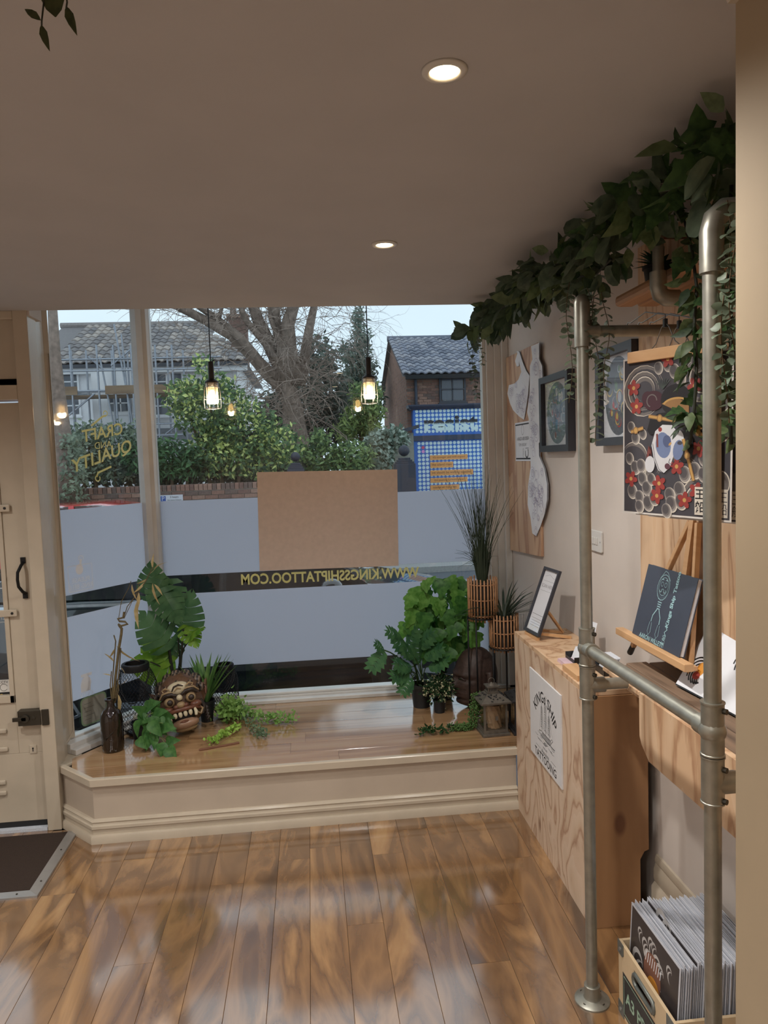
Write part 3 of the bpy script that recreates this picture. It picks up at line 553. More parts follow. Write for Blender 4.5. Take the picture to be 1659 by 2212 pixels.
for d0 in (0, .0142):
    m = MB(); q = Fr(fbb(0, 0, d0), fb_.u, fb_.v); m.prism([(0, 0), (BW, 0), (BW, BH), (0, BH)], q, .0018 if q.n.dot(fb_.n) > 0 else -.0018); m.build('cover', SLATE, bk)
a = Art(fb_, d=.0006); X0 = BW*.42
a.arc(X0, .175, .036, 0, 360, .0022, PALE, ry=.04); a.arc(X0, .178, .028, 0, 360, .0016, PALE, ry=.028); a.line([(X0-.03, .2), (X0-.008, .226), (X0+.01, .222), (X0+.032, .2)], .0018, PALE)
for sx in (-1, 1):
    a.arc(X0+sx*.011, .184, .007, 0, 360, .0016, PALE); a.line([(X0+sx*.004, .197), (X0+sx*.012, .2), (X0+sx*.02, .196)], .004, PALE, True); a.arc(X0+sx*.012, .165, .006, 180, 400, .003, PALE)
a.arc(X0, .162, .008, 20, 160, .002, PALE)
for k in range(6): a.line([(X0-.024+.0095*k, .153-.006*math.sin(pi*k/5)), (X0-.014+.0055*k, .136)], .005, PALE, True)
for k in range(4): a.line([(X0-.012+.001*k, .128-.007*k), (X0+.012-.001*k, .128-.007*k)], .003, PALE)
for sx in (-1, 1):
    a.line([(X0+sx*.006, .105), (X0+sx*.024, .082), (X0+sx*.026, .062)], .004, PALE); a.line([(X0+sx*.02, .06), (X0+sx*.016, .03), (X0+sx*.026, .018), (X0+sx*.036, .03), (X0+sx*.032, .06)], .0016, PALE)
a.text('Kings Ship Tattoo', BW*.66, .15, .024, PALE, rot=90, bold=.0008); a.text('AARON WILLETT', BW*.42, .008, .02, PALE, bold=.0004)
a.line([(BW*.66-.006, .068), (BW*.66+.006, .058), (BW*.66-.006, .048), (BW*.66+.006, .038)], .004, PALE); a.text('王船', BW*.66, .022, .02, PALE, rot=90); a.build('cover_art', bk)
# open print sheets lying against the wall at the right end of the shelf
fo = Fr((1.035, 2.0, ZS+.004), (.03, -.44, 0), (.11, 0, .17))
if fo.n.x > 0: fo.n = -fo.n
ob = thing('print_booklet', 'open white booklet of tattoo prints propped on the shelf beyond the easel', 'booklet', fo(.2, 0, 0))
def flat(fr, pts, t):
    q = Fr(fr.o, fr.u, fr.v); return MB().prism(pts, q, t if q.n.dot(fr.n) > 0 else -t)
flat(fo, [(0, 0), (.44, 0), (.44, .205), (0, .205)], .004).build('cover', BLACK, ob); f2_ = Fr(fo(0, 0, .0045), fo.u, fo.v); f2_.n = fo.n
flat(f2_, [(.004, .004), (.436, .004), (.436, .2), (.004, .2)], .002).build('page', PAPER, ob)
a = Art(f2_, d=.0022); ORG = mat('orange_ink', (206, 140, 50)); REDI = mat('red_ink', (168, 66, 56)); BLU = mat('blue_grey_ink', (120, 138, 160))
for (bx, by) in ((.06, .06), (.22, .13), (.34, .12)):
    for k in range(7): a.arc(bx+.004*k, by-.003*k, .045-.006*k, 20+25*k, 190+20*k, .005, INK if by != .12 else BLU)
    a.ell(bx+.01, by+.012, .018, .022, ORG); a.ell(bx+.005, by-.01, .016, .012, REDI)
for k in range(9): a.arc(.31+.008*k, .05, .05, 200, 290, .004, BLU)
a.build('page_art', ob)

# ------------------------------------------------------------------ print crate
cr = thing('print_crate', 'cream wooden crate with grey metal corners and black label', 'crate', (.98, 1.82, 0))
CX0, CX1, CY0, CY1, CZ = .845, 1.118, 1.655, 1.985, .222
CRM = mat('crate_cream', (200, 176, 142), .6, var=.06); GRY = mat('grey_metal_trim', (112, 116, 112), .4, metal=.5)
fcp = Fr((CX0, CY1, 0), (0, -1, 0), (0, 0, 1)); W = CY1-CY0
slot = [(W/2+.055*math.cos(math.radians(t)) if 0 else W/2+(.045 if abs(t) < 90 or t > 270 else -.045)+.017*math.cos(math.radians(t)), .178+.017*math.sin(math.radians(t))) for t in list(range(-90, 91, 30))+list(range(90, 271, 30))]
m = MB(); n = len(slot); outer = [(W, 0), (W, CZ), (0, CZ), (0, 0)]
m.prism([(0, 0), (W, 0), (W, .155), (0, .155)], fcp, -.009); m.prism([(0, .2), (W, .2), (W, CZ), (0, CZ)], fcp, -.009); m.prism([(0, .155), (W/2-.062, .155), (W/2-.062, .2), (0, .2)], fcp, -.009); m.prism([(W/2+.062, .155), (W, .155), (W, .2), (W/2+.062, .2)], fcp, -.009)
m.build('front_panel', CRM, cr)
m = MB().tube([fcp(x, y, .001) for x, y in slot+[slot[0]]], .0065, 8); m.build('handle_ring', GRY, cr, smooth=60)
MB().box((CX0+.0095, CY0, .004), (CX1, CY0+.009, CZ)).build('side_panel', CRM, cr); MB().box((CX0+.0095, CY1-.009, .004), (CX1, CY1, CZ)).build('side_panel', CRM, cr); MB().box((CX1-.009, CY0+.0095, .004), (CX1, CY1-.0095, CZ)).build('back_panel', CRM, cr); MB().box((CX0+.01, CY0+.0095, 0), (CX1-.01, CY1-.0095, .009)).build('base', CRM, cr)
for x, y in ((0, CZ), (W, CZ), (0, .0), (W, .0)):
    sx = 1 if x == 0 else -1; sy = -1 if y else 1
    c = MB().prism([(x-sx*.002, y-sy*.001), (x+sx*.036, y-sy*.001), (x+sx*.036, y+sy*.03), (x+sx*.028, y+sy*.038), (x-sx*.002, y+sy*.038)], fcp, .002).build('metal_corner', GRY, cr); MB().cyl(fcp(x+sx*.017, y+sy*.019, .002), fcp(x+sx*.017, y+sy*.019, .0045), .005, n=10).build('rivet', al, c)
flat(fcp, [(.03, .012), (W-.03, .012), (W-.03, .142), (.03, .142)], .0012).build('label_plate', mat('label_dark', (46, 44, 44), .5), cr)
a = Art(fcp, d=.0014); MINT = mat('mint_ink', (150, 178, 156), .6); a.line([(.038, .02), (W-.038, .02), (W-.038, .134), (.038, .134), (.038, .02)], .003, MINT); a.text('A3 PRINTS', W/2, .078, .052, MINT, sx=.95, bold=.0012); a.build('label_text', cr)
EDGE = mat('print_edge', (196, 198, 206), .5, var=.05); ART0 = mat('print_dark', (60, 54, 54), .4)
PWd, PHt = .285, .325; pg = 'prints standing in the crate'
pm_ = MB(); pm_.box((0, 0, 0), (.0016, PWd, PHt)); pmesh = pm_.mesh('art_print', EDGE); NPR = 44; prr = random.Random(9)
GRAYL = mat('ink_light_grey', (176, 172, 170), .5)
for k in range(NPR):
    x = .862+(1.1-.862)*k/(NPR-1); y = 1.685+prr.uniform(-.003, .006); lean = math.radians(3.5+3*(1-k/NPR)); dz = .011+prr.uniform(0, .012)+(.012 if k in (9, 10) else 0)
    M_ = Matrix.Translation((x, y, dz)) @ Matrix.Rotation(lean*.5, 4, 'Y')
    if k in (0, 9):
        t = thing('art_print', 'front print in the crate, dark with pale smoke curls and an orange figure' if k == 0 else 'print standing taller than its neighbours in the crate, white border', 'print', M_.translation, pg)
        fr = Fr(M_ @ V((0, PWd, 0)), M_.to_3x3() @ V((0, -1, 0)), M_.to_3x3() @ V((0, 0, 1)))
        b_ = MB(); b_.box((0, 0, 0), (.0016, PWd, PHt), M_); b_.build('sheet', EDGE, t); a = Art(fr, d=.0002); a.rect(.006, .006, PWd-.006, PHt-.006, ART0)
        for q in range(14):
            cx, cy = prr.uniform(.03, PWd-.03), prr.uniform(.06, PHt-.02); r = prr.uniform(.012, .03); a.arc(cx, cy, r, 0, 250, r*.5, GRAYL, taper=True); a.arc(cx+r, cy-r, r*1.4, 90, 250, r*.4, GRAYL, taper=True)
        if k == 0:
            a.ell(.14, .2, .05, .06, mat('brown_ink', (124, 84, 68))); a.ell(.15, .17, .035, .03, ORG); a.ell(.16, .155, .014, .014, BLU); a.ell(.17, .1, .03, .05, mat('teal_ink', (84, 108, 104)), 20); a.ell(.14, .11, .02, .04, REDI, -10)
            for q in range(8): a.line([(.1+.012*q, .22), (.105+.012*q, .25)], .003, PAPER)
        else: a.flower(.2, .27, .03, GRAYL, ART0); a.flower(.06, .29, .02, GRAYL, ART0)
        a.build('artwork', t)
    else: tag(inst(pmesh, 'art_print', M_), 'thin white-edged print filed in the cream crate', 'print', pg)

# ------------------------------------------------------------------ hanging prints on a clamp hanger
hg_g = 'prints hung on wooden clamp hangers'
def J(n): return mat(n[0], n[1], .55, var=.06)
NAVY, CREA, PETAL, YEL, PLUM, GOLDP, SKIN, BLUES, SMOKE = [J(x) for x in (('art_navy', (62, 60, 66)), ('art_cream', (196, 188, 176)), ('art_petal', (138, 52, 48)), ('art_yellow', (180, 142, 82)), ('art_plum', (62, 32, 42)), ('art_gold', (140, 104, 64)), ('art_skin', (196, 196, 200)), ('art_blue', (104, 118, 152)), ('art_smoke', (104, 98, 96)))]
HAIR = J(('art_hair', (24, 22, 26))); GRY2, GRY3 = J(('art_grey2', (140, 134, 130))), J(('art_grey3', (76, 72, 74)))
def geisha(a, w, h):
    s = w/297; f = lambda x, y: (x*s, y*s)
    a.rect(5*s, 5*s, w-5*s, h-5*s, NAVY)
    for cx, cy, r, t0, t1 in ((70, 330, 62, 20, 330), (70, 330, 46, 0, 300), (72, 332, 30, -20, 250), (250, 345, 50, 100, 340), (255, 350, 34, 80, 330), (40, 150, 40, 0, 140), (150, 90, 70, 110, 200), (190, 70, 80, 60, 150), (250, 190, 48, 120, 250), (255, 40, 60, 90, 200), (255, 40, 44, 90, 200)):
        a.arc(cx*s, cy*s, r*s, t0, t1, 13*s, SMOKE, taper=True); a.arc(cx*s, cy*s, (r+5)*s, t0, t1, 3*s, CREA, taper=True)
    rr = random.Random(2)
    for cx, cy, rx in ((120, 385, 14), (150, 390, 15), (170, 372, 16), (190, 350, 15), (30, 235, 13), (45, 205, 14), (70, 215, 12), (25, 150, 14), (45, 125, 16), (65, 130, 16), (70, 95, 16), (85, 70, 17), (35, 60, 17), (60, 45, 16), (90, 30, 18), (110, 45, 17), (60, 20, 15), (205, 110, 18), (235, 120, 18), (262, 150, 17), (190, 70, 18), (160, 55, 17), (165, 32, 18), (195, 40, 18), (150, 14, 16), (260, 110, 16), (100, 95, 14), (240, 385, 20), (265, 330, 14), (275, 290, 13)):
        a.ell(cx*s, cy*s, rx*s, rx*1.25*s, CREA, 15); a.ell((cx-.1*rx)*s, (cy+.08*rx)*s, rx*.93*s, rx*1.16*s, GRY2, 15); a.ell((cx-.18*rx)*s, (cy+.16*rx)*s, rx*.78*s, rx*.98*s, SMOKE, 15); a.ell((cx-.26*rx)*s, (cy+.25*rx)*s, rx*.6*s, rx*.76*s, GRY3, 15)
    for cx, cy in ((38, 340), (48, 290), (30, 95), (125, 85), (118, 52), (180, 130), (245, 175), (205, 45), (240, 70), (150, 405), (232, 330)): a.flower(cx*s, cy*s, 22*s, PETAL, YEL, 5, cx)
    a.ell(105*s, 302*s, 34*s, 26*s, PLUM); a.ell(85*s, 310*s, 18*s, 18*s, PLUM); a.arc(100*s, 302*s, 16*s, 0, 250, 3*s, SMOKE)
    for k in range(7): a.line([(135*s, 330*s), ((112+8*k)*s, (352+6*math.sin(k*.5))*s)], 2*s, mat('art_pine', (60, 70, 66)))
    a.ell(175*s, 300*s, 46*s, 40*s, HAIR); a.poly([f(*q) for q in ((132, 292), (160, 305), (190, 300), (216, 285), (216, 262), (190, 255), (165, 278))], GOLDP); a.arc(178*s, 284*s, 42*s, 20, 160, 5*s, YEL, ry=20*s)
    a.poly([f(*q) for q in ((85, 225), (95, 255), (120, 268), (160, 270), (195, 265), (222, 250), (225, 225), (215, 205), (190, 235), (150, 235), (110, 215), (95, 212))], HAIR); a.ell(205*s, 180*s, 26*s, 40*s, HAIR)
    a.poly([f(*q) for q in ((112, 222), (135, 238), (165, 236), (182, 218), (178, 190), (172, 160), (160, 128), (140, 112), (122, 120), (108, 150), (100, 185))], SKIN)
    a.ell(138*s, 185*s, 24*s, 34*s, BLUES, 10); a.ell(150*s, 195*s, 13*s, 16*s, mat('art_blue2', (74, 84, 118)), 10); a.ell(160*s, 188*s, 6*s, 3*s, YEL, 40); a.ell(152*s, 130*s, 9*s, 8*s, mat('art_lip', (90, 54, 66)), -20); a.line([f(160, 150), f(156, 140), f(166, 134), f(172, 145)], 2*s, NAVY); a.line([f(104, 190), f(112, 150), f(125, 122), f(140, 112)], 1.6*s, NAVY)
    a.ell(182*s, 200*s, 20*s, 24*s, SKIN); a.ell(185*s, 172*s, 16*s, 26*s, BLUES, -10); a.ell(190*s, 190*s, 8*s, 5*s, NAVY); a.ell(128*s, 226*s, 6*s, 6*s, PETAL); a.line([f(118, 215), f(120, 180)], 6*s, mat('art_scar', (116, 60, 56)))
    a.line([f(80, 130), f(95, 180), f(100, 150)], 14*s, mat('art_scar', (116, 60, 56)), True); a.ell(95*s, 135*s, 16*s, 22*s, SKIN)
    for p, q in (((90, 262), (180, 246)), ((30, 222), (72, 232)), ((228, 235), (282, 226)), ((200, 200), (232, 95)), ((230, 222), (262, 205))):
        a.line([f(*p), f(*q)], 10*s, GOLDP); a.line([f(*p), f(*q)], 5*s, YEL); mx, my = (p[0]*.6+q[0]*.4), (p[1]*.6+q[1]*.4); a.ell(mx*s, my*s, 9*s, 10*s, GOLDP, n=12); a.ell(mx*s, my*s, 6*s, 7*s, YEL, n=12)
    a.rect(236*s, 10*s, 266*s, 80*s, CREA); a.text('王', 251*s, 60*s, 29*s, HAIR, bold=.0006); a.text('船', 251*s, 28*s, 29*s, HAIR, bold=.0006)
def hanging_print(TL, TR, name, label, art, h=.42, w=.297, dz=0):
    TL, TR = V(TL), V(TR); u = (TR-TL); u.z *= .3; u.normalize(); o = V(TL)-V((0, 0, h)); o = o+V((0, 0, dz)); fr = Fr(o, u, (0, 0, 1))
    if fr.n.y > 0: fr.n = -fr.n
    t = thing(name, label, 'print', fr(w/2, 0, 0), hg_g); flat(fr, [(0, 0), (w, 0), (w, h), (0, h)], -.0012).build('sheet', mat('print_white', (206, 202, 198), .35, var=.02), t); a = Art(fr, d=.0004); art(a, w, h); a.build('artwork', t); return fr
TLp, TRp = at(1342, 778, d=2.02), at(1513, 762, d=1.80); fg_ = hanging_print(TLp, TRp, 'hanging_print', 'dark print of a veiled geisha head with red flowers and pale bubbles', geisha)
def waves(a, w, h):
    a.rect(.005, .005, w-.005, h-.005, NAVY); rr = random.Random(5)
    for k in range(26): cx, cy, r = rr.uniform(.02, w-.02), rr.uniform(.02, h-.02), rr.uniform(.012, .03); a.ell(cx, cy, r, r*1.2, SMOKE); a.arc(cx, cy, r, -160, 80, .003, CREA, ry=r*1.2)
    a.rect(w-.04, .01, w-.01, .08, CREA); a.text('王', w-.025, .058, .03, NAVY); a.text('船', w-.025, .028, .03, NAVY)
for k in (1, 2):
    off = fg_.n*(-.028*k)+fg_.u*(.02*k); hanging_print(TLp+off, TRp+off, 'hanging_print', 'second dark print hung right behind the geisha print' if k == 1 else 'rearmost dark print hung behind the geisha print, mostly hidden', waves, dz=-.006*k)
def hanger(o, label, k):
    t = thing('clamp_hanger', label, 'hanger', o, 'wooden clamp hangers'); u = fg_.u; n = fg_.n; w = .235
    q = Fr(o-u*w/2, u, (0, 0, 1)); flat(Fr(q.o+n*.0022, u, (0, 0, 1)), [(0, -.012), (w, -.012), (w, .018), (0, .018)], .009 if Fr(q.o, u, (0, 0, 1)).n.dot(n) > 0 else -.009).build('clamp_bar', BEECH, t, bevel=.002)
    flat(Fr(q.o-n*.0045, u, (0, 0, 1)), [(0, -.012), (w, -.012), (w, .018), (0, .018)], -.008 if Fr(q.o, u, (0, 0, 1)).n.dot(n) > 0 else .008).build('clamp_bar', BEECH, t, bevel=.002)
    hk = V((o.x+.02, 2.05-.0, 1.99)); c = V(o)+V((0, 0, .018)); m = MB()
    for s_ in (-1, 1): m.tube([c+u*.045*s_, c+u*.03*s_+V((0, 0, .012)), c+u*.012*s_+V((0, 0, .05)), c+V((0, 0, .062))], .0015, 6)
    tp = c+V((0, 0, .062)); e = V((tp.x, 2.05, 1.99+PR+.003)); m.tube([tp, tp+V((0, 0, .02)), (tp+e)/2+V((0, .0, .03)), e+V((0, -.018, .0)), e+V((0, 0, .004)), e+V((0, .02, -.012))], .0017, 6); m.build('wire_hook', mat('hook_steel', (150, 150, 150), .3, metal=.9), t, smooth=60)
    cl = MB().box((-.005, -.005, 0), (.005, .005, .022), Matrix.Translation(tp+V((0, 0, -.012)))); cl.build('hook_sleeve', BLACK, t, bevel=.0015)
oc = TLp+fg_.u*.1485; oc.z = 1.893
hanger(V(oc), 'wooden clamp hanger holding the geisha print from the pipe', 0)
hanger(oc+fg_.n*-.028+fg_.u*.02+V((0, 0, -.006)), 'second wooden clamp hanger just behind the front one', 1); hanger(oc+fg_.n*-.056+fg_.u*.04+V((0, 0, -.012)), 'rearmost wooden clamp hanger nearest the plywood', 2)

# ------------------------------------------------------------------ wall: board, stencils, notice, frames, switch
FW = Fr((XW-.001, 0, 0), (0, -1, 0), (0, 0, 1))
def wl(px, py, x=1.132): p = at(px, py, x=x); return (-p.y, p.z)
BIRCH = woodmat('birch_board', [(186, 150, 122), (204, 172, 142), (196, 162, 132), (170, 130, 104)], axis=2, stretch=4, scale=6, rough=.6, ringy=4, bump=.02)
bd = MB().prism([(-4.12, 1.10), (-3.55, 1.135), (-3.55, 2.19), (-4.12, 2.195)], FW, .014); bd.build; bdo = bd.build('plywood_board', BIRCH); tag(bdo, 'narrow birch plywood board on the wall next to the window', 'board')
FS = Fr((XW-.0165, 0, 0), (0, -1, 0), (0, 0, 1))
LILAC = mat('stencil_line', (150, 138, 168), .7)
def stencil(name, label, pts, n, seed):
    P = [wl(*q) for q in pts]; t = thing(name, label, 'paper stencil', FS(sum(p[0] for p in P)/len(P), min(p[1] for p in P), 0), 'paper stencils on the plywood board')
    mb = MB(); mb.add([FS(x, y, .001+.006*math.sin(x*9+y*5)**2) for x, y in P], [tuple(range(len(P)))]); mb.add([FS(x, y, .0002) for x, y in P], [tuple(range(len(P)-1, -1, -1))]); mb.build('paper', PAPER, t)
    a = Art(FS, d=.0085); rr = random.Random(seed); xs = [p[0] for p in P]; ys = [p[1] for p in P]
    def inside(x, y):
        c = False; m = len(P)
        for i in range(m):
            (x1, y1), (x2, y2) = P[i], P[(i+1) % m]
            if (y1 > y) != (y2 > y) and x < (x2-x1)*(y-y1)/(y2-y1)+x1: c = not c
        return c
    k = 0
    while k < n:
        x, y = rr.uniform(min(xs), max(xs)), rr.uniform(min(ys), max(ys)); r = rr.uniform(.015, .045)
        if all(inside(x+r*1.1*math.cos(q), y+r*1.1*math.sin(q)) for q in (0, 1.57, 3.14, 4.71)): a.arc(x, y, r, rr.uniform(0, 360), rr.uniform(400, 640), .0022, LILAC, taper=True); a.arc(x, y, r*.55, 0, 300, .0018, LILAC); k += 1
    a.build('drawing', t)
stencil('paper_stencil', 'long curling white paper tattoo stencil hanging down the plywood board', [(1147, 748), (1167, 740), (1166, 776), (1173, 790), (1174, 815), (1170, 860), (1172, 905), (1175, 925), (1174, 950), (1166, 957), (1167, 985), (1178, 1012), (1184, 1045), (1184, 1080), (1177, 1110), (1168, 1135), (1160, 1158), (1152, 1152), (1148, 1118), (1142, 1090), (1142, 1050), (1146, 1010), (1146, 965), (1142, 962), (1144, 905), (1140, 890), (1146, 850), (1145, 790), (1150, 776)], 46, 1)
stencil('paper_stencil', 'heart shaped paper tattoo stencil with coiled drawing on the board', [(1118, 758), (1124, 760), (1131, 782), (1138, 800), (1145, 812), (1143, 850), (1138, 880), (1132, 907), (1122, 900), (1110, 886), (1104, 872), (1098, 850), (1101, 832), (1112, 828), (1120, 820), (1128, 803), (1122, 775)], 16, 2)
stencil('paper_strip', 'small curled white paper tag at the top of the board', [(1119, 765), (1123, 764), (1123, 790), (1117, 792), (1113, 780)], 0, 3)
P = [wl(1113, 914), wl(1146, 906), wl(1146, 993), wl(1114, 996)]; ft = Fr(FS(P[3][0], P[3][1], .0003), (0, -1, 0), (0, 0, 1)); nw, nh = .285, .207
nt = thing('typed_notice', 'white typed notice with dark border lines pinned on the board', 'notice', ft(nw/2, 0, 0)); flat(ft, [(0, 0), (nw, 0), (nw, nh), (0, nh)], .001).build('sheet', PAPER, nt); a = Art(ft, d=.0012)
a.rect(.012, nh-.016, nw-.012, nh-.009, INK); a.rect(.012, .009, nw-.012, .017, INK); a.rect(.009, .009, .012, nh-.009, INK); a.text('A HEALED LASER DESIGN', nw/2, .118, .024, INKG, sx=.8, bold=.0006); a.text('TOM LINDSAY', nw*.48, .086, .022, INKG); a.arc(nw/2, .165, .022, 0, 360, .002, INKG, ry=.026); a.text('STENCIL', nw*.52, .045, .022, INKG, rot=90, sx=.6); a.arc(nw*.74, .045, .026, 160, 400, .008, INK); a.rect(nw*.66, .066, nw*.86, .069, INKG); a.build('typing', nt)
def oval(pal, seed):
    def f(a, w, h):
        a.ell(w/2, h/2, w*.36, h*.4, pal[0], n=32); rr = random.Random(seed)
        for k in range(26):
            t, r = rr.uniform(0, 6.28), rr.uniform(0, .8)**.5; x, y = w/2+w*.30*r*math.cos(t), h/2+h*.33*r*math.sin(t); q = rr.uniform(.012, .03)
            a.arc(x, y, q, rr.uniform(0, 180), rr.uniform(220, 420), .006, pal[1+k % (len(pal)-1)], taper=True)
            if k % 3 == 0: a.ell(x, y, q*.6, q*.8, pal[1+(k+1) % (len(pal)-1)])
    return f
PA = [J(x) for x in (('oval_grey', (118, 132, 142)), ('oval_blue', (84, 130, 156)), ('oval_white', (206, 208, 210)), ('oval_pink', (176, 120, 116)), ('oval_dark', (70, 82, 96)))]
PB = [J(x) for x in (('oval_slate', (96, 100, 110)), ('oval_red', (178, 70, 64)), ('oval_yel', (206, 182, 96)), ('oval_mist', (170, 176, 184)), ('oval_green', (110, 136, 110)))]
f1 = Fr((XW-.002, 3.475, 1.655), (0, -1, 0), (0, 0, 1)); picture(f1, .392, .352, 'oval_picture', 'dark framed oval artwork in blue tones beside the paper stencils', oval(PA, 1), .03, .034, group='framed oval artworks')
f2p = Fr((XW-.002, 2.775, 1.67), (0, -1, 0), (0, 0, 1)); picture(f2p, .325, .36, 'oval_picture', 'dark framed oval artwork with red and yellow half hidden by the print', oval(PB, 2), .03, .034, group='framed oval artworks')
sw = thing('light_switch', 'white four gang light switch plate on the wall by the pipe', 'switch', (XW, 2.865, 1.245)); q = Fr((XW-.0005, 2.945, 1.245), (0, -1, 0), (0, 0, 1)); PLS = mat('switch_plastic', (206, 204, 200), .35, var=.02)
flat(q, rrect(0, 0, .146, .086, .006), .009).build('plate', PLS, sw, bevel=.002)
for k in range(4): flat(Fr(q(.032+.021*k, .03, .0092), q.u, q.v), [(0, 0), (.014, 0), (.014, .028), (0, .028)], .004).build('rocker', PLS, sw, bevel=.001)
for x in (.012, .134): MB().cyl(q(x, .043, .009), q(x, .043, .0102), .0032, n=8).build('screw', al, sw)

# brown board hung on the window
bb = MB().prism([(0, 0), (.768, .02), (.768, .566), (.0, .566)], Fr((-.302, YG-.03, 1.035), (1, 0, 0), (0, 0, 1)), .006)
P = [at(*q, y=YG-.03) for q in ((561, 1233), (861, 1222), (858, 1014), (555, 1020))]
bb = MB().add([(p.x, YG-.032+dy, p.z) for dy in (0, .006) for p in P], [(3,2,1,0),(4,5,6,7),(0,1,5,4),(1,2,6,5),(2,3,7,6),(3,0,4,7)])
bt = thing('hardboard_panel', 'plain brown back of a board hung flat against the window', 'board', (.1, YG-.03, 1.04)); bb.build('panel', mat('hardboard_brown', (200, 182, 170), .75, var=.05, scale=40, bump=.05), bt)
for p in (P[2], P[3]): MB().cyl((p.x+(-.03 if p is P[2] else .03), YG-.026, p.z-.02), (p.x+(-.03 if p is P[2] else .03), YG-.0005, p.z-.02), .012, n=12).build('suction_pad', glassmat('pad_clear', (.9, .9, .9), .1), bt)

# ================================================================== plants and ornaments
LANCE = [(0, .06), (.12, .5), (.35, 1), (.62, .8), (.85, .35), (1, 0)]
HEART = [(-.14, .42), (-.04, .82), (.18, 1), (.45, .82), (.75, .4), (1, 0)]
ROUND = [(0, .1), (.12, .62), (.35, .95), (.6, 1), (.85, .66), (1, .05)]
GRASS = [(0, .55), (.3, 1), (.7, .7), (1, .02)]
IVY = [(-.1, .3), (.02, 1.0), (.2, .62), (.38, .95), (.52, .5), (.75, .32), (1, 0)]
def leaf(mb, p, d, nrm, L, W, prof=LANCE, droop=.15, fold=.15):
    """one leaf blade of two strips folded at the midrib, bending down along its length"""
    d = V(d).normalized(); x = d.cross(V(nrm)); x = x.normalized() if x.length > 1e-4 else d.orthogonal().normalized(); z = x.cross(d); vs = []
    for t, w in prof:
        c = V(p)+d*(L*t)+z*(-droop*L*t*t); vs += [c-x*(w*W/2)+z*(fold*w*W/2), c, c+x*(w*W/2)+z*(fold*w*W/2)]
    fs = []
    for i in range(len(prof)-1):
        a = 3*i; fs += [(a, a+1, a+4, a+3), (a+1, a+2, a+5, a+4)]
    return mb.add(vs, fs)
def leafmesh(name, m, W, prof=LANCE, droop=.15, fold=.15):
    mb = MB(); leaf(mb, (0, 0, 0), (0, 1, 0), (0, 0, 1), 1, W, prof, droop, fold); return mb.mesh(name, m, True)
def orient(p, d, nrm, s=1):
    d = V(d).normalized(); x = d.cross(V(nrm)); x = x.normalized() if x.length > 1e-4 else d.orthogonal().normalized(); z = x.cross(d)
    return Matrix(((x.x*s, d.x*s, z.x*s, p[0]), (x.y*s, d.y*s, z.y*s, p[1]), (x.z*s, d.z*s, z.z*s, p[2]), (0, 0, 0, 1)))
def put(me, name, p, d, nrm, s, parent):
    M = orient(p, d, nrm, s)
    return inst(me, name, M, parent)
def rv(r, s=1): return V((r.uniform(-1, 1), r.uniform(-1, 1), r.uniform(-1, 1)))*s
def bez(p0, p1, p2, n=8): p0, p1, p2 = V(p0), V(p1), V(p2); return [p0*(1-t)**2+p1*2*t*(1-t)+p2*t*t for t in [i/n for i in range(n+1)]]
POT = mat('nursery_pot_black', (26, 27, 30), .5, var=.15); SOIL = mat('soil', (38, 28, 22), .95, var=.4, scale=120, bump=.8)
def pot(o, r0, r1, h, parent, m=POT):
    x, y, z = o; p_ = MB().lathe([(r0, 0), (r1*.97, h*.86), (r1*1.06, h*.87), (r1*1.06, h), (r1*.96, h), (r1*.93, h*.85)], o, 28).build('pot', m, parent, smooth=40)
    MB().lathe([(.001, h*.86), (r1*.93, h*.85)], o, 20, caps=False).build('soil', SOIL, parent)
G1 = leafmat('monstera_green', (62, 100, 66), (84, 122, 82), .35); G2 = leafmat('fresh_green', (92, 142, 44), (134, 174, 62), transl=.45); G3 = leafmat('heart_leaf_green', (60, 106, 54), (86, 132, 70)); G4 = leafmat('ivy_bright', (84, 138, 56), (120, 168, 84), transl=.4)
G5 = leafmat('deep_green', (30, 58, 36), (50, 84, 48)); G6 = leafmat('dusty_eucalyptus', (84, 98, 82), (116, 128, 108)); G7 = leafmat('succulent_green', (120, 168, 84), (164, 198, 120)); G8 = leafmat('blue_green', (88, 116, 92), (126, 150, 118)); G9 = leafmat('grass_grey_green', (44, 56, 46), (72, 84, 66)); DRY = leafmat('dried_straw', (186, 160, 104), (206, 186, 140)); GARL = leafmat('garland_green', (52, 68, 52), (76, 94, 70)); PEARL = leafmat('pearl_green', (74, 112, 56), (104, 140, 80))
STEM = mat('stem_dark', (40, 44, 34), .6); STEMB = mat('stem_brown', (88, 70, 48), .7)

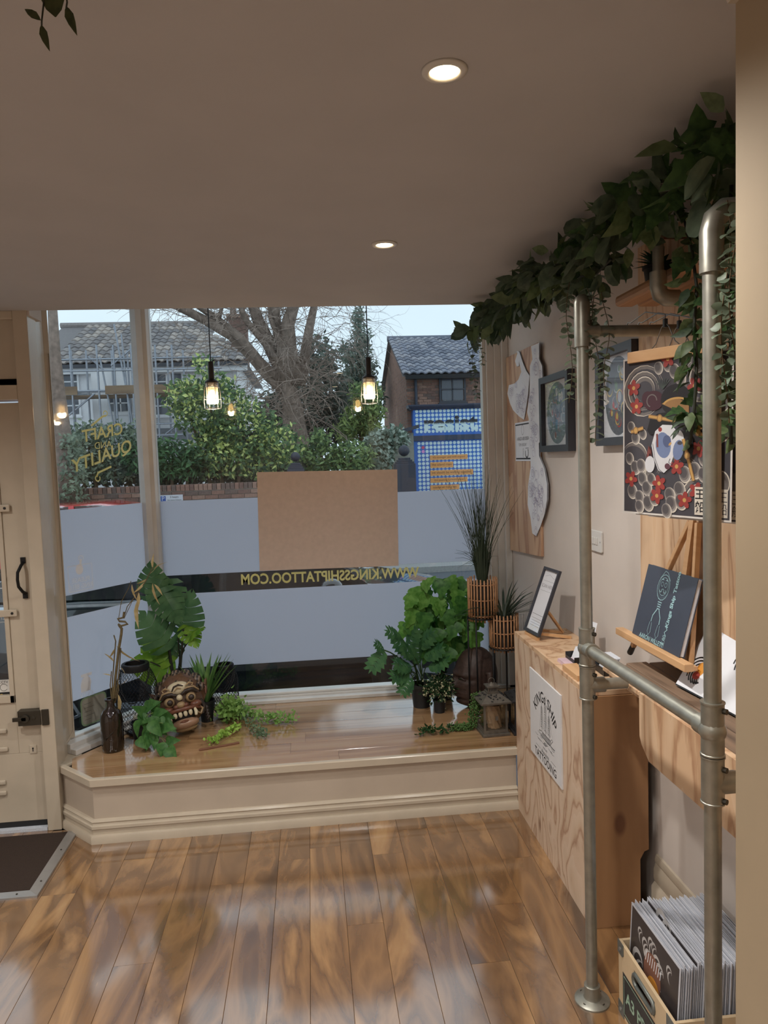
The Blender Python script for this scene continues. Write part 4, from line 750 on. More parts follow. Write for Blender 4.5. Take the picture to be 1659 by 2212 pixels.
# bottle with dried stems
o = at(245, 1620, z=ZP); bt_ = thing('glass_bottle', 'dark amber glass bottle with dried bamboo stems by the door post', 'bottle', o)
H = .255; BGL = mat('dark_amber_glass', (30, 22, 18), .08, var=.1, coat=.6)
MB().lathe([(.044, 0), (.05, .006), (.052, .02), (.053, .15), (.05, .175), (.038, .2), (.022, .212), (.018, .222), (.018, .243), (.026, .246), (.027, .255), (.021, .257), (.016, .254), (.016, .225)], o, 28).build('body', BGL, bt_, smooth=50)
Yb = o.y; ds = thing('dried_stems', 'tall dried bamboo stems with straw leaves standing in the dark bottle', 'dried plant', o+V((0, 0, .23)))
def P_(px, py, y=Yb): return at(px, py, y=y)
CANE = mat('dried_cane', (96, 84, 56), .7, var=.3, scale=60)
for pts, r in (([(244, 1520), (250, 1460), (257, 1400), (262, 1370), (263, 1358), (257, 1350)], .0065), ([(243, 1520), (243, 1470), (247, 1420), (250, 1385), (246, 1372)], .003), ([(246, 1520), (254, 1480), (258, 1440), (261, 1400)], .003), ([(242, 1520), (238, 1480), (241, 1450)], .0025), ([(248, 1518), (256, 1490), (256, 1478)], .003), ([(255, 1348), (262, 1352), (276, 1348), (270, 1343), (258, 1342), (254, 1337), (266, 1334), (268, 1322)], .005), ([(256, 1338), (262, 1300), (278, 1270), (283, 1255)], .0016), ([(267, 1335), (275, 1310), (295, 1285), (315, 1255), (330, 1225)], .0022), ([(268, 1336), (285, 1300), (296, 1280), (300, 1260)], .0016)): MB().tube([P_(*q) for q in pts], r, 7).build('stem', CANE, ds, smooth=60)
dl = leafmesh('dried_leaf', DRY, .2, LANCE, .25, .4)
for (a0, b0), (a1, b1) in (((330, 1228), (328, 1202)), ((331, 1230), (352, 1212)), ((322, 1240), (340, 1228)), ((318, 1250), (300, 1262)), ((312, 1258), (296, 1278)), ((285, 1262), (288, 1290)), ((300, 1280), (298, 1310)), ((296, 1300), (292, 1345)), ((330, 1260), (334, 1300)), ((333, 1262), (350, 1280)), ((250, 1398), (240, 1420)), ((252, 1395), (284, 1430)), ((262, 1478), (276, 1470)), ((255, 1500), (262, 1540)), ((246, 1430), (232, 1412)), ((258, 1440), (272, 1452)), ((240, 1460), (226, 1454))):
    p, q = P_(a0, b0), P_(a1, b1); put(dl, 'dried_leaf', p, q-p, rv(rnd), (q-p).length*1.25, ds)

# wire mesh lanterns
def mesh_lantern(o, r, h, rim, label, n=30):
    t = thing('mesh_lantern', label, 'lantern', o, 'black wire mesh lanterns'); o = V(o)
    prof = lambda s: (r*.55+(r-r*.55)*min(1, s/.18)**.6 if s < .18 else r if s < .72 else r+(rim-r)*((s-.72)/.28)**1.4, s*h*.9)
    m = MB(); K = 18
    for sg_ in (-1, 1):
        for k in range(n):
            pts = []
            for i in range(K+1):
                s = i/K; R, z = prof(s); a_ = 2*pi*k/n+sg_*s*2.6; pts.append(o+V((R*math.cos(a_), R*math.sin(a_), z+.012)))
            m.tube(pts, .0011, 3, False)
    m.build('wire_mesh', IRON, t)
    MB().lathe([(rim, 0), (rim*1.05, .002), (rim*1.05, h*.085), (rim*1.0, h*.1), (rim*.78, h*.1), (rim*.78, 0)], o+V((0, 0, h*.9)), 30, caps=False).build('rim', IRON, t, smooth=50)
    MB().lathe([(r*.5, 0), (r*.58, .003), (r*.58, .016), (r*.5, .018)], o, 24).build('base', IRON, t, smooth=50)
    hd = [o+V((rim*1.08*math.cos(a_), -rim*1.2*0-.0+rim*1.08*math.sin(a_)*0-r*.15-(r*.9)*math.sin(a_), h*.93-h*.42*math.sin(a_))) for a_ in [pi*i/12 for i in range(13)]]
    MB().tube(hd, .0028, 8).build('handle', IRON, t, smooth=60)
    MB().lathe([(.026, 0), (.026, .07), (.02, .074)], o+V((0, 0, .02)), 16).build('candle', mat('ivory_candle', (188, 180, 160), .5), t, smooth=40)
mesh_lantern(at(296, 1590, z=ZP)+V((0, .05, 0)), .102, .365, .066, 'large black wire mesh lantern behind the dark bottle', 34)
mesh_lantern(at(489, 1545, z=ZP), .072, .285, .051, 'smaller black wire mesh lantern near the window sill', 28)

# monstera
o = V((-.715, 4.0, ZP)); mo = thing('monstera_plant', 'artificial monstera with big split leaves behind the carved mask', 'plant', o); pot(o, .055, .07, .13, mo)
def monstera_mesh(m, seed=1, cut=.62):
    mb = MB(); out = [(-.16, .30), (-.1, .62), (.05, .92), (.22, 1), (.4, .95), (.58, .78), (.76, .52), (.9, .24), (1, 0)]
    def W(t):
        for (a, b), (c, d) in zip(out, out[1:]):
            if t <= c: return b+(d-b)*(t-a)/(c-a)
        return 0
    def Z(x, y): return -.5*abs(x)**1.6-.18*max(0, y)**2
    N = 6; r = random.Random(seed)
    for sx in (-1, 1):
        for k in range(N):
            t0, t1 = -.14+1.04*k/N, -.14+1.04*(k+1)/N; g = .018; base = .09; rows = []
            for i in range(5):
                u = i/4; sh = .12*u-(.10 if k == 0 else 0)*u; gg = g*(0 if u < .4 else (u-.4)/.6*1.6) if cut else 0
                a, b = t0+sh+gg, t1+sh-gg*.4; wa, wb = W(max(-.16, min(1, a)))*.46, W(max(-.16, min(1, b)))*.46
                rows.append(((sx*(u*wa), a), (sx*(u*wb), b)))
            vs = [(x, y, Z(x, y)+.012*math.sin(9*y+k)) for ro in rows for x, y in ro]
            mb.add(vs, [((2*i, 2*i+1, 2*i+3, 2*i+2) if sx < 0 else (2*i+2, 2*i+3, 2*i+1, 2*i)) for i in range(4)])
    return mb.mesh('leaf', m, True)
ML = [monstera_mesh(G1, 1), monstera_mesh(G2, 2)]
def mleaf(b, t, y0, y1, s, k=0, nrm=(-.1, -1, .25)):
    p, q = at(*b, y=y0), at(*t, y=y1); put(ML[k], 'leaf', p, q-p, nrm, s, mo)
mleaf((330, 1292), (322, 1206), 3.9, 3.86, .20); mleaf((352, 1280), (382, 1330), 3.86, 3.83, .19, nrm=(.2, -1, .5)); mleaf((360, 1262), (372, 1318), 3.93, 3.9, .20); mleaf((393, 1362), (412, 1268), 3.93, 3.9, .225); mleaf((362, 1392), (296, 1320), 3.88, 3.8, .24, nrm=(.1, -1, .4)); mleaf((358, 1430), (300, 1345), 3.93, 3.95, .21, 1, (0, -1, .6)); mleaf((368, 1440), (272, 1432), 3.95, 3.85, .225, 1, (0, -1, .5)); mleaf((404, 1352), (428, 1395), 3.92, 3.84, .14, 1, (.5, -1, .5)); mleaf((407, 1370), (440, 1350), 3.92, 3.84, .13, 1, (-.6, -.3, 1)); mleaf((385, 1385), (372, 1405), 3.96, 3.95, .12); mleaf((352, 1250), (330, 1300), 3.9, 3.84, .16, nrm=(.3, -1, 0))
for pts, r in (([(376, 1478), (368, 1430), (362, 1360), (355, 1310), (338, 1275)], .0075), ([(378, 1478), (372, 1440), (364, 1395)], .006), ([(384, 1478), (390, 1440), (393, 1400), (396, 1360)], .006), ([(380, 1478), (388, 1430), (398, 1398), (412, 1380), (425, 1385)], .004), ([(386, 1478), (388, 1420), (385, 1380), (390, 1372), (404, 1372)], .004), ([(372, 1475), (355, 1445), (340, 1436), (325, 1430)], .0035), ([(376, 1470), (366, 1400), (360, 1300), (357, 1270)], .005)): MB().tube([at(*q, y=3.96-.02*i) for i, q in enumerate(pts)], r, 8).build('stem', STEM, mo, smooth=60)

# carved demon mask
c = at(392, 1520, y=3.80); mk = thing('carved_mask', 'carved and painted wooden demon mask with bulging eyes and bared teeth', 'mask', (c.x, c.y, ZP))
WB = mat('mask_brown', (92, 66, 48), .4, var=.3, scale=60); WT = mat('mask_tan', (150, 126, 94), .4, var=.12, scale=60); WD = mat('mask_dark', (44, 32, 26), .45, var=.3, scale=80); WR = mat('mask_red', (104, 64, 48), .4, var=.2, scale=60); WI = mat('mask_ivory', (196, 184, 156), .35, var=.06); LIP = mat('mask_lip', (150, 118, 96), .35, var=.2, scale=30)
HAIRM = NT('mask_hair'); _w = HAIRM.n('TexWave'); _w.inputs['Scale'].default_value = 16.; _w.inputs['Distortion'].default_value = 1.; HAIRM.l(HAIRM.coord(), _w.inputs['Vector']); HAIRM.l(HAIRM.ramp(_w.outputs['Fac'], [(.25, lin((50, 40, 36))), (.6, lin((86, 70, 60))), (.8, lin((122, 104, 88)))]), HAIRM.b.inputs['Base Color']); HAIRM.b.inputs['Roughness'].default_value = .4; HAIRM.bump(_w.outputs['Fac'], .4, .004); HAIRM = HAIRM.m
MT = Matrix.Translation((c.x, c.y, ZP+.152)) @ Matrix.Rotation(math.radians(10), 4, 'Z') @ Matrix.Rotation(math.radians(-10), 4, 'Y') @ Matrix.Rotation(math.radians(-16), 4, 'X')
S_ = .14
def mp(x, y, z): return MT @ V((x*S_, y*S_, z*S_))
def mball(x, y, z, r, m, name, parent=None, n=14, k=10, T=None):
    r = r if isinstance(r, tuple) else (r, r, r); R = MT.to_3x3().to_4x4(); R = R @ T if T else R
    return MB().ball(mp(x, y, z), tuple(q*S_ for q in r), n, k, R).build(name, m, parent or mk, smooth=True)
def mtube(pts, r, m, name, n=8): 
    q = [mp(*p) for p in pts]; L = len(q); return MB().tube(q, [r*S_*(.35+.65*math.sin(pi*(i+.5)/L)) for i in range(L)], n).build(name, m, mk, smooth=60)
mball(0, .12, .05, (.82, .55, 1.0), WB, 'face', n=28, k=18)
for i in range(5):
    for j, (zz, yy) in enumerate(((.62, -.18), (.88, .05), (1.0, .32))):
        x = (i-2)*.36*(1-.06*j); mball(x, yy+.08*abs(i-2), zz-.07*(i-2)**2, (.22, .16, .19), HAIRM, 'hair_plate', n=10, k=7)
mball(0, -.36, .50, (.40, .16, .24), WI, 'forehead_disc'); mtube([(-.22, -.5, .44), (-.12, -.53, .58), (.05, -.54, .62), (.2, -.5, .54)], .035, WD, 'forehead_carving'); mtube([(-.14, -.53, .42), (-.02, -.55, .52), (.12, -.53, .46)], .03, WT, 'forehead_carving')
for sx in (-1, 1):
    e = mball(sx*.38, -.46, .08, .19, WT, 'eye'); mball(sx*.38+.02, -.60, .07, (.11, .07, .11), WD, 'pupil', e)
    mtube([(sx*.3, -.56, .52), (sx*.42, -.52, .6), (sx*.55, -.44, .55), (sx*.5, -.5, .46)], .04, WT, 'brow_scroll'); mtube([(sx*.62, -.4, .36), (sx*.72, -.28, .44), (sx*.78, -.16, .3), (sx*.72, -.28, .2)], .045, WD, 'brow_scroll'); mtube([(sx*.08, -.55, .24), (sx*.25, -.60, .34), (sx*.48, -.55, .34), (sx*.64, -.42, .2)], .075, WD, 'eyebrow'); mtube([(sx*.14, -.52, .34), (sx*.32, -.52, .44), (sx*.55, -.45, .42), (sx*.7, -.32, .26)], .05, WT, 'eyebrow')
    mball(sx*.5, -.46, -.2, (.22, .16, .14), WR, 'cheek'); mball(sx*.17, -.68, -.14, (.1, .08, .08), WR, 'nostril'); mtube([(sx*.68, -.3, -.1), (sx*.76, -.26, -.35), (sx*.66, -.3, -.6)], .09, WD, 'cheek_curl'); mtube([(sx*.58, -.42, -.28), (sx*.7, -.36, -.42), (sx*.6, -.42, -.58), (sx*.5, -.46, -.5)], .05, WT, 'cheek_curl')
    er = MB(); er.add([mp(sx*.72, .05, .42), mp(sx*1.06, .14, .60), mp(sx*.98, .1, .1), mp(sx*.78, .0, -.2), mp(sx*.74, .2, .42), mp(sx*1.05, .2, .58), mp(sx*.97, .2, .1), mp(sx*.78, .2, -.2), mp(sx*.9, -.06, .22)], [(0, 8, 3), (0, 1, 8), (1, 2, 8), (2, 3, 8), (4, 7, 6, 5), (0, 4, 5, 1), (1, 5, 6, 2), (2, 6, 7, 3), (3, 7, 4, 0)]); er.build('ear', WB, mk)
    mtube([(sx*.8, -.02, .36), (sx*.96, -.02, .3), (sx*.9, -.04, .05)], .04, WR, 'ear_carving')
    mtube([(sx*.44, -.62, -.34), (sx*.47, -.72, -.46), (sx*.44, -.74, -.58)], .07, WI, 'fang')
mball(0, -.66, -.1, (.16, .16, .12), WT, 'nose'); mball(0, -.56, .16, .115, WI, 'brow_gem')
mtube([(-.62, -.42, -.36), (-.4, -.62, -.28), (-.15, -.7, -.26), (.15, -.7, -.26), (.4, -.62, -.28), (.62, -.42, -.36)], .085, WR, 'upper_lip')
mball(0, -.40, -.52, (.46, .2, .2), mat('mask_mouth', (18, 12, 12), .6), 'mouth')
for i in range(4): mball(-.27+.18*i, -.64-.03*(1.5-abs(i-1.5)), -.42, (.075, .055, .12), WI, 'tooth', n=10, k=6)
mball(0, -.44, -.78, (.5, .32, .2), LIP, 'lower_jaw', n=20, k=10); mball(0, -.68, -.70, (.17, .1, .05), WR, 'tongue'); mball(0, -.34, -.95, (.4, .24, .12), WT, 'chin', n=16, k=8)
for k in range(4): mtube([(.74, .05, -.3-.12*k), (.84, .0, -.45-.12*k), (.76, -.02, -.58-.1*k)], .07, WD, 'beard_curl')

# heart-leaf plant
o = at(300, 1600, z=ZP)+V((0, .04, 0)); hp = thing('heart_leaf_plant', 'trailing heart leaved plant in a small black pot before the mask', 'plant', o); pot(o, .034, .043, .085, hp)
hl = leafmesh('leaf', G3, .8, HEART, .35, .3); r_h = random.Random(5)
for px, py, tx, ty, y0, y1 in ((316, 1530, 340, 1512, 3.66, 3.62), (312, 1545, 300, 1530, 3.64, 3.6), (330, 1545, 356, 1532, 3.64, 3.58), (318, 1552, 285, 1568, 3.62, 3.56), (335, 1552, 322, 1600, 3.6, 3.55), (345, 1552, 352, 1595, 3.6, 3.53), (352, 1560, 384, 1582, 3.62, 3.56), (322, 1575, 290, 1612, 3.58, 3.53), (362, 1600, 408, 1600, 3.55, 3.5), (330, 1590, 338, 1618, 3.56, 3.5), (322, 1588, 318, 1628, 3.55, 3.49), (346, 1610, 355, 1632, 3.5, 3.47), (365, 1618, 372, 1644, 3.48, 3.45), (305, 1545, 318, 1575, 3.62, 3.58), (340, 1568, 366, 1600, 3.58, 3.54), (345, 1540, 372, 1552, 3.66, 3.63), (300, 1560, 290, 1590, 3.58, 3.55), (352, 1575, 372, 1570, 3.56, 3.52), (328, 1562, 345, 1590, 3.55, 3.5), (300, 1598, 312, 1615, 3.54, 3.5), (338, 1530, 330, 1512, 3.66, 3.64)):
    p, q = at(px, py, y=y0), at(tx, ty, y=y1)
    for v_ in (p, q): v_.z = max(v_.z, ZP+.006)
    put(hl, 'leaf', p, q-p, (r_h.uniform(-.8, .8), -.8, r_h.uniform(.1, 1)), r_h.uniform(.062, .09), hp)
for pts in ([(312, 1562), (325, 1572), (345, 1590), (366, 1618)], [(310, 1562), (318, 1545), (330, 1540)], [(312, 1562), (330, 1560), (352, 1562)], [(310, 1565), (318, 1580), (322, 1590)], [(314, 1562), (335, 1580), (360, 1598)]): MB().tube([at(*q, y=3.66-.05*i) for i, q in enumerate(pts)], .0014, 5).build('stem', mat('pale_stem', (120, 130, 70), .6), hp, smooth=True)

# spiky grass plant in black pot
o = at(448, 1557, z=ZP); sp = thing('spiky_plant', 'small spiky green plant in a tapered black pot beside the mask', 'plant', o); pot(o, .030, .043, .115, sp)
bl = leafmesh('leaf', leafmat('spiky_green', (84, 128, 70), (124, 164, 96)), .115, GRASS, .12, .5); r = random.Random(5)
for k in range(34):
    a_ = r.uniform(0, 6.28); e = r.uniform(.05, .62); d = V((math.sin(e)*math.cos(a_), math.sin(e)*math.sin(a_)*.6, math.cos(e))); put(bl, 'leaf', o+V((.01*math.cos(a_), .01*math.sin(a_), .10)), d, (-d.x, -d.y, 1), r.uniform(.19, .29), sp)

# trailing succulents on the boards
def trail(name, label, path, m, rl, n, seed, spread=.02, prof=ROUND, group=None, y=None, cat='plant', stemr=.0016, hug=True):
    pts = [at(*q, z=ZP+.012) if y is None else at(*q, y=y) for q in path]; t = thing(name, label, cat, (pts[len(pts)//2].x, pts[len(pts)//2].y, ZP if hug else pts[-1].z), group)
    MB().tube(pts, stemr, 5).build('stem', STEMB if hug else STEM, t); r = random.Random(seed); mb = MB(); seg = len(pts)-1
    for k in range(n):
        u = r.random()*seg; i = min(int(u), seg-1); p = pts[i].lerp(pts[i+1], u-i)+V((r.gauss(0, spread), r.gauss(0, spread), abs(r.gauss(0, spread*.9)) if hug else r.gauss(0, spread)))
        d = V((r.uniform(-1, 1), r.uniform(-1, 1), r.uniform(-.1, 1))); leaf(mb, p, d, rv(r), rl*r.uniform(.6, 1.2), rl*.62, prof, .1, .3)
    tag(mb.build('foliage', m, t, smooth=True), kind='stuff'); return t
trail('trailing_succulent', 'pale green trailing succulent spilling past the small mesh lantern', [(492, 1545), (505, 1535), (520, 1540), (545, 1550), (580, 1560), (635, 1560)], G7, .022, 420, 3, .026, group='trailing succulents')
trail('trailing_succulent', 'lime succulent sprig lying in front toward the wooden stick', [(455, 1606), (475, 1595), (500, 1580), (512, 1572)], leafmat('lime_rosette', (132, 178, 62), (172, 208, 104)), .02, 150, 4, .013, group='trailing succulents')
trail('trailing_succulent', 'leafy succulent sprig bending toward the middle of the boards', [(520, 1545), (545, 1570), (560, 1588), (572, 1592)], G8, .018, 150, 5, .018, group='trailing succulents')
a_ = thing('succulent_mound', 'bushy pale succulent clump in front of the small mesh lantern', 'plant', at(500, 1555, z=ZP)); mb = MB(); r = random.Random(8)
for k in range(330):
    p = at(500, 1530, y=3.86)+V((r.gauss(0, .034), r.gauss(0, .03), r.gauss(0, .034))); p.z = max(p.z, ZP+.01); d = rv(r)+V((0, -.3, .6)); leaf(mb, p, d, rv(r), r.uniform(.014, .03), .018, ROUND, .1, .3)
tag(mb.build('foliage', G7, a_, smooth=True), kind='stuff')
s0, s1 = at(430, 1620, z=ZP+.004), at(517, 1604, z=ZP+.004); m = MB(); m.bar(s0, s1, .014, .006); st = thing('wooden_stick', 'thin brown wooden incense stick holder lying on the boards', 'stick', (s0+s1)/2-V((0, 0, .004))); m.build('tray', mat('stick_brown', (120, 78, 58), .5), st, bevel=.002)
m = MB().cyl(at(470, 1610, z=ZP+.008), at(512, 1578, z=ZP+.06), .0012, n=5); m.build('incense', mat('stick_brown', (120, 78, 58), .5), st)

# philodendron
o = at(911, 1525, z=ZP); ph = thing('philodendron_plant', 'dark green philodendron with deeply cut leaves in a black pot', 'plant', o); pot(o, .046, .058, .128, ph)
def split_mesh(m):
    mb = MB(); N = 5
    for sx in (-1, 1):
        for k in range(N):
            t = k/N; b0, b1 = t, t+.85/N; Lw = .42*math.sin(pi*(t*.72+.2))**.8; tip = (sx*Lw, t+.22+.05*k/N)
            vs = [(0, b0, 0), (0, b1, 0), (sx*Lw*.62, b1+.14, -.05), tip+(-.12,), (sx*Lw*.72, b0+.08, -.06)]; mb.add(vs, [(0, 1, 2, 4) if sx < 0 else (4, 2, 1, 0), (4, 2, 3) if sx < 0 else (3, 2, 4)])
    mb.add([(-.02, .8, 0), (.02, .8, 0), (.05, 1.0, -.06), (0, 1.16, -.12), (-.05, 1.0, -.06)], [(0, 1, 2, 4), (4, 2, 3)]); return mb.mesh('leaf', m, True)
sl = split_mesh(leafmat('philodendron_green', (56, 98, 66), (82, 126, 80)))
for px, py, tx, ty, y0, y1, s in ((868, 1378, 838, 1362, 3.8, 3.75, .11), (880, 1410, 852, 1376, 3.82, 3.76, .13), (830, 1405, 805, 1440, 3.74, 3.68, .13), (830, 1404, 812, 1388, 3.72, 3.68, .08), (895, 1420, 870, 1395, 3.8, 3.74, .12), (905, 1400, 930, 1370, 3.85, 3.8, .13), (915, 1420, 948, 1402, 3.84, 3.78, .13), (890, 1440, 850, 1432, 3.78, 3.7, .13), (885, 1455, 848, 1462, 3.78, 3.7, .13), (890, 1465, 872, 1492, 3.76, 3.7, .11), (925, 1440, 962, 1428, 3.84, 3.76, .13), (905, 1435, 905, 1395, 3.86, 3.82, .13), (880, 1400, 900, 1360, 3.88, 3.85, .12)):
    p, q = at(px, py, y=y0), at(tx, ty, y=y1); put(sl, 'leaf', p, q-p, (rnd.uniform(-.3, .3), -.8, .7), s, ph); MB().tube(bez(o+V((rnd.uniform(-.02, .02), 0, .11)), (o+V((0, 0, .26)))*.5+p*.5, p, 6), .0026, 5).build('stem', leafmat('stem_green', (60, 88, 48), (84, 110, 62)), ph, smooth=True)

# grape ivy ball plant
o = V((.70, 4.03, ZP)); gi = thing('grape_ivy_plant', 'bushy bright green ivy with broad lobed leaves before the window', 'plant', o); pot(o, .05, .062, .12, gi)
GRAPE = [(-.12, .45), (-.06, .8), (.06, 1.02), (.16, .86), (.3, .98), (.42, .62), (.62, .66), (.74, .34), (.9, .22), (1, 0)]
gl = [leafmesh('leaf', G4, 1.02, GRAPE, .3, .22), leafmesh('leaf', leafmat('ivy_mid', (52, 100, 46), (84, 136, 66), transl=.4), 1.05, GRAPE, .35, .2)]; r = random.Random(11)
cen = at(950, 1330, y=3.9); k = 0
while k < 74:
    px, py = r.uniform(872, 1035), r.uniform(1262, 1430)
    if ((px-955)/82)**2+((py-1340)/86)**2 > 1 or (px < 905 and py > 1380): continue
    p = at(px, py-14, y=r.uniform(3.84, 4.02)); d = V((r.uniform(-.6, .6), -.35, -.8)); put(gl[k % 2], 'leaf', p, d, (r.uniform(-.4, .4), -1, .35), r.uniform(.075, .105), gi); k += 1
    if k % 2 == 0: MB().tube(bez(o+V((0, 0, .11)), (o+p)/2+V((0, 0, .12)), p, 6), .002, 5).build('stem', STEM, gi, smooth=True)
p = at(918, 1272, y=3.88); put(gl[0], 'leaf', p, (.3, -.2, .6), (0, -.5, 1), .09, gi); MB().tube(bez(o+V((0, 0, .12)), o+V((-.1, -.05, .4)), p, 6), .002, 5).build('stem', STEM, gi, smooth=True)

# small white flowered plant
o = at(950, 1538, z=ZP); wf_ = thing('white_flower_plant', 'small plant with tiny creamy white flowers in a black pot', 'plant', o); pot(o, .026, .034, .07, wf_); r = random.Random(6); mb = MB(); mc = MB(); ms = MB(); c0 = o+V((0, 0, .135))
for k in range(520):
    p = c0+V((r.gauss(0, .034), r.gauss(0, .03), r.gauss(0, .03))); leaf(mb, p, (p-c0)+rv(r, .02), rv(r), .024, .008, LANCE)
    if k % 3 == 0:
        for q in range(4): leaf(mc, p+(p-c0)*.15, rv(r)+V((0, -.6, .4)), rv(r), .008, .007, ROUND)
    if k % 12 == 0: ms.tube([o+V((0, 0, .06)), p], .0008, 4)
tag(mb.build('foliage', G5, wf_, smooth=True), kind='stuff'); tag(mc.build('blossom', mat('cream_blossom', (206, 204, 168), .7), wf_), kind='stuff'); tag(ms.build('twig', STEM, wf_), kind='stuff')

# stone head
c = at(1028, 1480, y=3.86); hd = thing('stone_head', 'large dark carved stone head in profile among the plants', 'sculpture', (c.x, c.y, ZP)); ST = mat('dark_bronze_stone', (58, 42, 36), .55, var=.3, scale=50, bump=.25)
hz = ZP; mb = MB()
def headfn(p):
    x, y, z = p; q = V(p); zz = z/.165; f = -x/.122
    if zz < 0: k_ = 1+.42*zz*zz; q.x *= k_; q.y *= 1+.22*zz*zz
    if f > .1:
        g = lambda c_, w_: math.exp(-((zz-c_)/w_)**2)
        e = lambda w_: math.exp(-(y/w_)**2)
        prof = .007*g(.16, .07)-.012*g(.03, .07)*(1-.8*e(.016))+.016*g(-.02, .13)*e(.014)+.030*g(-.20, .075)*e(.02)+.010*g(-.24, .05)*e(.034)
        prof += -.004*g(-.34, .04)+.014*g(-.42, .04)*e(.034)-.004*g(-.48, .02)*e(.04)+.013*g(-.55, .045)*e(.03)-.007*g(-.66, .05)+.012*g(-.82, .1)*e(.04)
        q.x -= 1.35*prof*min(1, (f-.1)/.5)
    return q
T = Matrix.Rotation(math.radians(12), 4, 'Z') @ Matrix.Rotation(math.radians(3), 4, 'Y') @ Matrix.Scale(1.0, 4)
mb.ball((c.x, c.y, hz+.166), (.122, .105, .165), 64, 52, T, headfn); mb.build('head', ST, hd, smooth=True)
def hp_(x, y, z): return V((c.x, c.y, hz+.166))+T @ V((x, y, z))
mb = MB().tube([hp_(.01, -.098, .04), hp_(.025, -.112, .045), hp_(.03, -.112, .0), hp_(.018, -.106, -.06), hp_(.01, -.095, -.09)], [.008, .016, .015, .014, .009], 10); mb.build('ear', ST, hd, smooth=True)
for s_ in (-1, 1): MB().tube([hp_(-.112, s_*.024, .004), hp_(-.104, s_*.046, .008), hp_(-.088, s_*.064, -.002)], [.004, .007, .004], 8).build('eyelid', ST, hd, smooth=True)
MB().lathe([(.05, 0), (.055, .01), (.05, .02)], (c.x+.005, c.y, hz), 24).build('base', ST, hd, smooth=True)

# metal lantern with ribbed candle
def lantern(o, s, label, m, candle=True, rot=0.):
    t = thing('candle_lantern', label, 'lantern', o, 'metal candle lanterns'); M_ = Matrix.Translation(o) @ Matrix.Rotation(rot, 4, 'Z') @ Matrix.Scale(s, 4)
    def b(a_, c_, name, mm=m, bev=0): return MB().box(a_, c_, M_).build(name, mm, t, bevel=bev)
    b((-.07, -.07, .0), (.07, .07, .014), 'base', bev=.002); b((-.062, -.062, .014), (.062, .062, .022), 'base_step')
    for x in (-1, 1):
        for y in (-1, 1): b((x*.056-.005, y*.056-.005, .022), (x*.056+.005, y*.056+.005, .165), 'post')
    for a_ in range(4):
        R = M_ @ Matrix.Rotation(a_*pi/2, 4, 'Z'); MB().box((-.05, -.057, .026), (.05, -.0555, .16), R).build('pane', glassmat('lantern_glass', (.9, .9, .88), .06), t)
        MB().box((-.051, -.06, .022), (.051, -.054, .03), R).build('pane_rail', m, t); MB().box((-.051, -.06, .156), (.051, -.054, .165), R).build('pane_rail', m, t)
    rf = MB(); q = [(-.078, .165), (-.078, .172)]; rf.add([M_ @ V(v) for v in [(-.078, -.078, .165), (.078, -.078, .165), (.078, .078, .165), (-.078, .078, .165), (-.078, -.078, .173), (.078, -.078, .173), (.078, .078, .173), (-.078, .078, .173), (-.032, -.032, .205), (.032, -.032, .205), (.032, .032, .205), (-.032, .032, .205)]], [(3,2,1,0), (0,1,5,4), (1,2,6,5), (2,3,7,6), (3,0,4,7), (4,5,9,8), (5,6,10,9), (6,7,11,10), (7,4,8,11), (8,9,10,11)]); rf.build('roof', m, t)
    hol = MB(); rr = random.Random(3)
    for a_ in range(4):
        R = M_ @ Matrix.Rotation(a_*pi/2, 4, 'Z')
        for k in range(16):
            u_, v_ = rr.uniform(-.8, .8), rr.uniform(.12, .9); w_ = .07-.042*v_; hol.ball(R @ V((u_*w_, -.075+.044*v_, .1755+.03*v_)), (.0075*s, .004*s, .0025*s), 6, 4, Matrix.Rotation(rr.uniform(0, 3), 4, 'Z'))
    tag(hol.build('roof_piercing', INK, t), kind='stuff')
    b((-.03, -.03, .205), (.03, .03, .212), 'collar'); b((-.025, -.025, .212), (.025, .025, .236), 'chimney'); b((-.032, -.032, .236), (.032, .032, .242), 'cap'); MB().lathe([(.02, .242), (.008, .252), (.004, .256)], n=10, T=M_.to_3x3().to_4x4(), o=M_.translation).build('finial', m, t)
    for a_ in range(4):
        R = M_ @ Matrix.Rotation(a_*pi/2, 4, 'Z')
        for k in range(5): MB().box((-.018+.008*k-.0015, -.0256, .217), (-.018+.008*k+.0015, -.0248, .23), R).build('vent_slot', INK, t)
    MB().tube([M_ @ V((.016*math.cos(q), 0, .262+.016*math.sin(q))) for q in [2*pi*i/14 for i in range(15)]], .0016*s, 6, False).build('ring', m, t, smooth=True)
    MB().box((-.002, -.063, .08), (.012, -.058, .1), M_).build('latch', m, t)
    if candle:
        c_ = MB(); n = 40; vs = []; K = 24
        for i in range(K+1):
            for j in range(n): a_ = 2*pi*j/n; rr_ = .034+.0028*math.sin(10*a_+i*.55); vs.append(M_ @ V((.014+rr_*math.cos(a_), .01+rr_*math.sin(a_), .023+.115*i/K)))
        c_.add(vs, [(i*n+j, i*n+(j+1) % n, (i+1)*n+(j+1) % n, (i+1)*n+j) for i in range(K) for j in range(n)]+[tuple(range(K*n, K*n+n))]); c_.build('candle', mat('ribbed_candle', (190, 158, 128), .5, var=.06, scale=50), t, smooth=40)
PEWT = mat('antique_pewter', (112, 106, 98), .45, metal=.5, var=.2, scale=40); DARKM = mat('dark_lantern', (58, 56, 58), .45, metal=.4, var=.2)
lantern(V((.847, 3.475, ZP)), .98, 'small antique metal lantern holding a ribbed cream candle', PEWT, True, .06)
lantern(V((1.005, 3.47, ZP)), 1.0, 'dark metal lantern half hidden behind the plywood counter', DARKM, False, 0)

